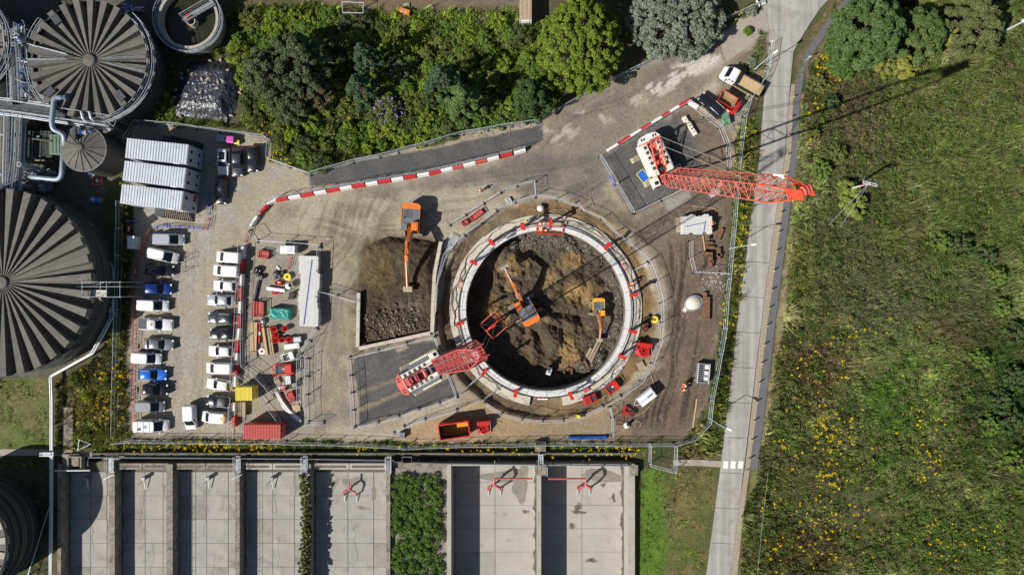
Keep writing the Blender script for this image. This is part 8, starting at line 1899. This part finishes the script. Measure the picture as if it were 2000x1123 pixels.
tree('yellowing_shrub', 'pale yellow willow shrub below the big footpath tree', 1772, 130, 1.9, 2.6, 2800, .2, *G_YEL, 18, k=16, cat='shrub')
tree('yellowing_shrub', 'small yellow-green willow beside the pale yellow one', 1730, 132, 1.5, 2.2, 2000, .18, (.18, .23, .05), (.28, .30, .08), 19, k=12, cat='shrub')
tree('broadleaf_shrub', 'dense green bramble bush below the footpath bend', 1650, 110, 3.4, 2.4, 8000, .2, (.08, .15, .035), (.16, .23, .07), 20, k=30, cat='shrub')
tree('yellowing_shrub', 'yellow-green willow bush under the electricity pole stays', 1668, 400, 2.2, 2.4, 3800, .18, (.19, .26, .05), (.31, .35, .10), 21, k=18, cat='shrub')
tree('yellowing_shrub', 'yellow-green willow bush around the electricity pole', 1660, 372, 1.7, 2.0, 2600, .18, (.17, .24, .05), (.28, .32, .09), 22, k=14, cat='shrub')
# buddleia with purple flower spikes
bd = tree('buddleia_shrub', 'buddleia shrub with pale purple flower spikes among the bushes', 756, 214, 2.3, 2.8, 3500, .2, (.12, .16, .05), (.22, .25, .1), 23, k=20, cat='shrub')
cl = crown_clumps(2.5, 1.2, 2.7, 60, 77, 'round', .05, .09); v, f, col = leaves(cl, 1500, .1, (.3, .22, .42), (.5, .4, .62), 78); mesh_np('flower_spikes', v, f, col, VEG, bd)
bd = tree('buddleia_shrub', 'smaller buddleia with faded purple spikes behind the conifers', 778, 135, 1.7, 2.4, 2400, .2, (.12, .16, .05), (.22, .25, .1), 24, k=16, cat='shrub')
cl = crown_clumps(1.8, 1.0, 2.3, 34, 79, 'round', .05, .09); v, f, col = leaves(cl, 500, .1, (.22, .17, .32), (.36, .3, .47), 80); mesh_np('flower_spikes', v, f, col, VEG, bd)
# bushes through the wood: kind and position; pine shade painted as dull leaf colour
bush_spots = []
rg = random.Random(5)
WOOD = pw([(478, 20), (600, 20), (760, 30), (1000, 25), (1055, 60), (1090, 190), (1100, 210), (1060, 232), (900, 258), (840, 276), (700, 305), (612, 335), (535, 308), (530, 270), (470, 240), (472, 180), (440, 90)])
tries = 0
while len(bush_spots) < 120 and tries < 4000:
    tries += 1; px, py = rg.uniform(440, 1100), rg.uniform(20, 340); p = P(px, py)
    if sdf(np.array([p.x]), np.array([p.y]), WOOD)[0] > -1.0: continue
    if any((px - a) ** 2 + (py - c) ** 2 < 26 ** 2 for a, c in bush_spots): continue
    bush_spots.append((px, py))
pal = [('bright', G_MID), ('olive', G_OLIVE), ('fresh', ((.17, .26, .03), (.31, .37, .075))), ('dull', ((.08, .115, .045), (.15, .175, .07)))]
LM = [('beside the black plastic sheet', 470, 180), ('by the fence corner near the black car', 545, 285), ('below the broad pine', 520, 225), ('below the low pine clump', 600, 260), ('along the haul road fence', 690, 300), ('below the purple buddleia', 760, 260), ('around the blue-green conifers', 700, 140), ('behind the low pine clump', 650, 90), ('near the wire cage', 660, 40), ('behind the spreading pine', 560, 50), ('near the orange barrier', 790, 50), ('between buddleia and light green conifer', 820, 215), ('behind the blue-green conifer', 850, 100), ('above the light green conifer', 920, 130), ('near the blue shed', 920, 50), ('near the beige cabin', 1000, 90), ('beside the dark rounded evergreen', 985, 200), ('beside the stony strip', 930, 245), ('under the bright green tree', 1080, 180)]
for i, (px, py) in enumerate(bush_spots):
    nm, g_ = pal[3 if (py < 130 and 600 < px < 800 and rg.random() < .6) else rg.choice([0, 0, 1, 2, 2, 3])]  # dull palette at random, favoured behind the pines to paint their shade
    lm = min(LM, key=lambda q: (q[1] - px) ** 2 + (q[2] - py) ** 2)[0]
    tree('leafy_bush', '%s green leafy bush in the thicket %s' % (nm, lm), px, py, rg.uniform(1.0, 2.2), rg.uniform(1.1, 2.4), 1500, .14, *g_, 100 + i, k=26, group='leafy bushes of the thicket', cat='bush', h0=.3, rr=(.14, .3))
# bushes on the basin wall and by basin heads
for i in range(15):
    tree('wall_bush', 'straggly bush on the basin dividing wall, %s from the inlet channel' % ORD[i], 597 + rg.uniform(-4, 4), 932 + 15 * i, .8, 1.3 + rg.uniform(-.3, .5), 600, .13, (.10, .14, .035), (.22, .23, .07), 300 + i, k=12, group='bushes on the basin wall', cat='bush', h0=.4).location.z = WT - .2
# roadside and field bushes
for i, (px, py, r_, c_) in enumerate([(1600, 160, 1.6, G_OLIVE), (1625, 200, 1.5, G_DARK), (1590, 260, 1.3, G_OLIVE), (1610, 330, 1.6, G_MID), (1640, 300, 1.5, G_OLIVE), (1880, 480, 2.4, G_DARK), (1840, 470, 1.8, G_MID), (1930, 500, 2.0, G_DARK), (1950, 540, 1.8, G_MID), (1985, 740, 2.2, G_DARK), (1960, 780, 2.0, G_DARK), (1975, 820, 2.6, G_DARK), (1990, 900, 2.4, G_MID), (1940, 830, 1.8, G_MID), (1990, 650, 2.0, G_DARK), (1920, 700, 1.6, G_MID), (1960, 600, 1.6, G_MID), (1470, 120, .9, G_SILV), (1462, 60, .7, G_MID), (1470, 20, .9, G_SILV)]):
    tree('field_bush', '%s bush standing in the rough grass %s' % ('dark green' if c_ is G_DARK else 'silvery' if c_ is G_SILV else 'mid green' if c_ is G_MID else 'olive green', 'below the footpath trees' if i < 2 else 'between crane boom and electricity pole' if i < 5 else 'in the dark clump of open field' if i < 9 else 'at the far field edge' if i < 17 else 'at the site entrance'), px, py, r_, r_ * 1.1 + .4, int(1500 * r_), .14, *c_, 340 + i, k=46, rr=(.08, .17), group='bushes in the rough grass', cat='bush', h0=.3)

# ground cover: blades and weeds in big masses
def blades(x, y, z, h, w, lean, col, seed):
    g = np.random.default_rng(seed); n = len(x); a = g.random(n) * 2 * PI; dx, dy = np.cos(a), np.sin(a)
    la = lean[0] + g.normal(size=n) * .2; lb = lean[1] + g.normal(size=n) * .2
    b0 = np.stack([x - dx * w, y - dy * w, z], -1); b1 = np.stack([x + dx * w, y + dy * w, z], -1); tip = np.stack([x + la * h * .7, y + lb * h * .7, z + h], -1)
    return np.stack([b0, b1, tip], 1).reshape(-1, 3), np.arange(n * 3).reshape(-1, 3), np.repeat(col, 3, 0)
def scatter(poly_px, dens, seed, margin=0.0, avoid=()):
    g = np.random.default_rng(seed); w = pw(poly_px); xs = [p[0] for p in w]; ys_ = [p[1] for p in w]; ar = (max(xs) - min(xs)) * (max(ys_) - min(ys_)); n = int(ar * dens)
    x = g.uniform(min(xs), max(xs), n); y = g.uniform(min(ys_), max(ys_), n); k = sdf(x, y, w) + 1.2 * (fbm(x, y, 1.5, seed, 3) - .5) < -margin
    for av in avoid: k &= sdf(x, y, pw(av)) > .1
    return x[k], y[k]
PATCH = [(1745, 790, 60, 110, .75, (.13, .23, .035)), (1690, 990, 90, 60, .35, (.16, .22, .06)), (1570, 960, 60, 60, .4, (.19, .20, .075)), (1600, 700, 60, 60, .8, (.19, .15, .075)), (1570, 1070, 90, 40, .9, (.14, .115, .05)), (1880, 640, 70, 60, 1.1, (.15, .13, .07)), (1960, 760, 60, 110, 1.2, (.07, .115, .035)), (1690, 240, 60, 90, .8, (.15, .13, .08)), (1860, 1060, 120, 60, .8, (.13, .20, .04)), (1650, 450, 60, 120, .9, (.15, .17, .075)), (1900, 300, 120, 160, 1.1, (.16, .20, .055)), (1800, 560, 160, 50, 1.1, (.17, .19, .09)), (1560, 520, 20, 60, .5, (.22, .23, .06)), (1720, 620, 70, 60, 1.1, (.19, .20, .11))]
def meadow(name, label, poly, dens, h, w, pal_, seed, lean=(.25, .12), hvar=.5, cat='grass', avoid=(), patch=7.0, per=6, wide=True):
    tx, ty = scatter(poly, dens / per, seed, 0, avoid); g = np.random.default_rng(seed + 1); nt = len(tx)
    t1 = fbm(tx, ty, patch, seed + 2, 4); t2 = fbm(tx, ty, patch * .22, seed + 3, 3); th = h * (1 - hvar + 2 * hvar * t1) * (.2 + 3.2 * np.clip(t2 - .1, 0, 1) ** 1.6) * (.7 + .6 * g.random(nt))
    pal_ = np.array(pal_); u = np.clip((t1 - .28) / .44, 0, .999) * (len(pal_) - 1); u = np.clip(u + (t2 - .5) * 2.2 + g.normal(size=nt) * .5, 0, len(pal_) - 1.001); i0 = u.astype(int); c = pal_[i0] + (pal_[i0 + 1] - pal_[i0]) * (u - i0)[:, None]; c = c * (.5 + 1.1 * g.random(nt) * (.5 + t2))[:, None]
    c = c * (.6 + .95 * sstep(.3, .7, fbm(tx, ty, 11, seed + 7, 3)))[:, None] * (.75 + .5 * sstep(.35, .65, fbm(tx, ty, 2.6, seed + 8, 3)))[:, None]
    if wide:
        for px, py, rx, ry, hm, pc in PATCH:
            p = P(px, py); wt_ = np.clip(1.3 * np.exp(-((tx - p.x) / (rx * S)) ** 2 - ((ty - p.y) / (ry * S)) ** 2) * (.4 + 1.2 * t2), 0, .9); th = th * (1 + (hm - 1) * wt_); c = c + (np.array(pc) * 1.25 * (.55 + .8 * g.random(nt))[:, None] - c) * wt_[:, None]
    r_ = lambda q: np.repeat(q, per, 0)
    n = nt * per; x = r_(tx) + g.normal(size=n) * .13; y = r_(ty) + g.normal(size=n) * .13; z = ground_z(x, y) - .03; hh = r_(th) * (.6 + .7 * g.random(n)); cc = r_(c) * (.8 + .4 * g.random(n))[:, None]
    la, lb = r_(lean[0] * .6 + g.normal(size=nt) * .55), r_(lean[1] * .6 + g.normal(size=nt) * .55)
    v, f, col = blades(x, y, z, hh, w * (.6 + .8 * g.random(n)), (la, lb), cc, seed + 4); o = mesh_np(name, v, f, col, VEG); tag(o, label, cat, kind='stuff'); return o
PALF = [(.11, .145, .055), (.23, .21, .11), (.20, .25, .07), (.30, .31, .13), (.22, .32, .065), (.16, .22, .065), (.33, .32, .165)]
PATHB = [(1350, 1340), (1379, 1123), (1409, 900), (1444, 600), (1470, 400), (1491, 200), (1501, 60), (1490, -60), (1700, -60), (1664, 0), (1601, 84), (1573, 140), (1563, 200), (1546, 400), (1520, 600), (1482, 917), (1450, 1020), (1412, 1340)]
meadow('tall_rough_grass', 'tall rough grass and reeds filling the field beyond the footpath', [(1585, 130), (1640, 60), (1700, -20), (2080, -20), (2080, 600), (1530, 640), (1548, 420), (1562, 230)], 120, .62, .068, PALF, 500, (.3, .16))
meadow('tall_rough_grass', 'tall rough grass with brown patches filling the lower field', [(1530, 630), (2080, 590), (2080, 1200), (1440, 1200), (1453, 1010), (1480, 920)], 120, .55, .068, PALF, 510, (.3, .22))
meadow('verge_grass', 'rough weedy grass on the verge between site fence and road', [(1440, 240), (1482, 230), (1478, 330), (1462, 430), (1440, 600), (1406, 890), (1320, 895), (1330, 862), (1388, 812), (1400, 700), (1420, 560), (1432, 420)], 75, .6, .065, [(.07, .11, .03), (.13, .19, .04), (.18, .22, .06), (.21, .19, .08)], 520)
meadow('bank_grass', 'weedy grass bank between the site fence and the basins', [(180, 864), (460, 858), (800, 866), (1050, 862), (1260, 866), (1262, 880), (1060, 880), (820, 879), (600, 877), (190, 875)], 85, .45, .065, [(.10, .15, .03), (.16, .22, .04), (.22, .23, .07), (.17, .25, .04)], 530)
meadow('weed_slope', 'rough weeds on the slope between the largest tank and the car park', [(232, 640), (247, 640), (252, 850), (235, 862), (185, 878), (108, 875), (108, 745), (185, 700)], 75, .6, .065, [(.11, .13, .035), (.18, .18, .06), (.23, .21, .08), (.14, .18, .045)], 540)
meadow('fence_weeds', 'weeds along the perimeter fence between tank and car park', [(236, 400), (262, 400), (262, 560), (252, 650), (236, 640)], 60, .6, .06, [(.06, .10, .025), (.12, .16, .04), (.18, .18, .06)], 545)
meadow('mown_grass', 'short mown lawn beside the last basin and the road', [(1250, 914), (1400, 906), (1376, 1200), (1244, 1200)], 60, .16, .05, [(.15, .25, .035), (.14, .25, .03), (.19, .21, .07), (.20, .19, .08)], 550, (.1, .05))
meadow('mown_grass', 'short mown lawn below the largest tank', [(-60, 742), (92, 742), (92, 876), (-60, 876)], 60, .18, .05, [(.13, .18, .05), (.16, .22, .06), (.20, .21, .08)], 560, (.1, .05))
meadow('shaded_grass', 'grass around the dark hooped tank', [(-60, 890), (104, 890), (100, 1200), (-60, 1200)], 40, .22, .05, [(.10, .15, .04), (.14, .18, .05)], 565, (.1, .05))
meadow('thicket_undergrowth', 'weedy undergrowth between the bushes of the thicket', [(440, 20), (600, 8), (760, 24), (1010, 20), (1058, 60), (1095, 200), (1060, 232), (900, 258), (840, 276), (700, 306), (612, 336), (535, 308), (530, 268), (474, 250), (300, 244), (345, 110), (436, 90)], 60, .65, .065, [(.07, .10, .025), (.15, .21, .035), (.22, .26, .05), (.11, .16, .035), (.18, .25, .04)], 570, avoid=([(340, 115), (476, 115), (476, 240), (340, 235)],))
meadow('roadside_weeds', 'weeds on the banks at the road junction', [(1478, 60), (1498, 62), (1490, 130), (1455, 150), (1470, 90)], 70, .5, .05, [(.1, .16, .04), (.18, .22, .08)], 580)
meadow('roadside_weeds', 'weeds on the bank between junction and footpath', [(1552, 160), (1566, 105), (1600, 40), (1640, 0), (1640, 10), (1600, 60), (1574, 110), (1556, 165)], 60, .4, .05, [(.12, .13, .05), (.2, .19, .08)], 582)
meadow('roadside_weeds', 'weeds above the concrete entrance slab', [(1300, 108), (1400, 50), (1480, 0), (1490, 10), (1410, 58), (1310, 112)], 60, .5, .05, [(.12, .16, .06), (.18, .22, .08)], 584)
meadow('path_edge_grass', 'sparse dry grass edging the footpath', [(1566, 200), (1586, 200), (1570, 400), (1545, 600), (1500, 915), (1482, 917), (1520, 600), (1546, 400)], 14, .4, .05, [(.22, .2, .09), (.14, .22, .04), (.3, .25, .13)], 586)
# leafy basin
GB = thing('leafy_basin_plants', 'dense green leafy plants filling the unused basin', 'plants'); GB['kind'] = 'stuff'
x0, x1 = X1(766), X1(862); n = 700; g = np.random.default_rng(9); x = g.uniform(x0, x1, n); y = g.uniform(YB, Y1(930), n)
cl = np.stack([x, y, g.uniform(.35, .9, n) * (.6 + .8 * fbm(x, y, 2.0, 601, 3)), g.uniform(.3, .62, n)], -1); v, f, col = leaves(cl, 46000, .12, (.075, .14, .03), (.19, .27, .075), 602, .5); mesh_np('leaves', v, f, col, VEG, GB)
soilb = MB(); soilb.box(((X1(762) + X1(873)) / 2, (YB + ytop) / 2, -.3), (X1(873) - X1(762), ytop - YB, 1.2)); tag(soilb.build('basin_soil', M['wallc']), kind='structure')
# low broad weeds mixed through the field, so that it is not only blades
def weed_mass(name, label, poly, n, rmin, rmax, nl, size, ca, cb, seed, hz=.35):
    x, y = scatter(poly, n, seed); z = ground_z(x, y); g = np.random.default_rng(seed); k = fbm(x, y, 6, seed + 9, 3) > .46; x, y, z = x[k], y[k], z[k]
    cl = np.stack([x, y, z + hz, g.uniform(rmin, rmax, len(x))], -1); v, f, col = leaves(cl, int(nl * len(x)), size, ca, cb, seed + 1, .4); o = mesh_np(name, v, f, col, VEG); tag(o, label, 'weeds', kind='stuff')
weed_mass('field_weeds', 'leafy weeds mixed through the field grass', [(1590, 160), (1720, 40), (2080, 20), (2080, 1200), (1460, 1200), (1490, 930), (1535, 640), (1556, 420)], .55, .35, .8, 32, .13, (.09, .16, .035), (.19, .26, .06), 610, .4)
FLD = [(1590, 160), (1720, 40), (2080, 20), (2080, 1200), (1460, 1200), (1490, 930), (1535, 640), (1556, 420)]
weed_mass('field_weeds', 'olive bushy weeds standing in the field grass', FLD, .5, .3, .75, 30, .12, (.15, .16, .06), (.27, .27, .11), 612, .45)
weed_mass('field_weeds', 'dull brown seeded weeds standing in the field grass', FLD, .35, .3, .6, 26, .11, (.12, .09, .055), (.24, .19, .12), 614, .45)
weed_mass('field_weeds', 'dark green bushy weeds standing in the field grass', FLD, .4, .35, .85, 34, .13, (.05, .09, .025), (.11, .16, .05), 616, .4)
weed_mass('bank_weeds', 'leafy weeds on the bank beside the basins', [(190, 862), (1255, 862), (1260, 884), (190, 880)], .9, .25, .45, 22, .12, (.10, .18, .03), (.2, .3, .06), 620, .25)
weed_mass('thicket_weeds', 'leafy weeds under the thicket', [(440, 30), (1000, 20), (1050, 60), (1090, 200), (900, 258), (700, 304), (612, 334), (540, 306), (476, 240), (476, 120)], .8, .35, .7, 30, .14, (.11, .19, .03), (.27, .36, .065), 630, .4)
weed_mass('verge_weeds', 'leafy weeds along the road verge', [(1442, 250), (1478, 250), (1455, 480), (1400, 880), (1330, 880), (1400, 700), (1430, 440)], .9, .25, .5, 24, .12, (.08, .15, .03), (.16, .24, .05), 640, .3)
# yellow ragwort heads
fl = []
g = np.random.default_rng(12)
def flowers(cx, cy, sx, sy, n, z): 
    p = P(cx, cy, z); fl.append(np.stack([p.x + g.normal(0, sx * S, n), p.y + g.normal(0, sy * S, n), np.full(n, z) + g.normal(0, .12, n)], -1))
for a in [(1640, 530 + 320, 25, 30, 40), (1610, 845, 15, 25, 45), (1590, 800, 30, 60, 26), (1530, 880, 25, 25, 26), (1620, 935, 18, 14, 34), (1800, 820, 30, 12, 14), (1810, 880, 12, 8, 12), (1830, 905, 15, 6, 14), (1800, 930, 14, 5, 14), (1850, 1060, 50, 40, 60), (1600, 1040, 50, 30, 50), (1560, 1080, 60, 30, 40), (1660, 1000, 40, 40, 30), (1650, 660, 40, 30, 20), (1600, 700, 60, 40, 30), (1500, 990, 25, 12, 14), (1930, 1030, 30, 12, 12), (1610, 120, 12, 14, 22), (1630, 145, 18, 8, 26), (1597, 215, 8, 40, 14), (1450, 460, 8, 20, 26), (1440, 560, 10, 60, 26), (1425, 700, 12, 60, 24), (1405, 785, 6, 12, 14), (1450, 350, 6, 40, 22), (1460, 250, 12, 20, 20), (1210, 880, 40, 6, 60), (1010, 884, 20, 6, 12), (935, 880, 30, 5, 16), (420, 868, 60, 5, 40), (320, 872, 60, 6, 46), (480, 872, 40, 5, 30), (195, 790, 30, 40, 90), (220, 730, 14, 60, 40), (243, 440, 5, 30, 14), (245, 520, 4, 30, 10), (300, 215, 16, 12, 16), (535, 300, 8, 8, 14), (550, 310, 15, 6, 14), (805, 275, 12, 10, 20), (520, 255, 25, 12, 14), (1290, 105, 26, 10, 34), (1270, 70, 30, 20, 12), (1340, 62, 20, 12, 14), (1440, 30, 14, 6, 14), (630, 260, 70, 30, 16), (790, 180, 30, 12, 14), (680, 120, 60, 50, 14), (560, 40, 40, 20, 10), (1490, 150, 8, 12, 10), (1200, 160, 14, 6, 8), (1700, 760, 90, 120, 40), (1760, 330, 120, 120, 10), (1150, 884, 30, 5, 16), (720, 876, 60, 4, 10)]: flowers(*a, .9 if a[0] > 1480 else .65)
c_ = np.concatenate(fl); c_ = c_[(sdf(c_[:, 0], c_[:, 1], CORR) > .4) & (sdf(c_[:, 0], c_[:, 1], SITE) > -.3)]; cl = np.concatenate([c_, g.uniform(.1, .3, (len(c_), 1))], 1); v, f, col = leaves(cl, len(c_) * 9, .085, (.80, .56, .01), (.92, .72, .03), 650, .8)
tag(mesh_np('yellow_ragwort_flowers', v, f, col, VEG), 'yellow ragwort flower heads scattered through the rough grass', 'flowers', kind='stuff')
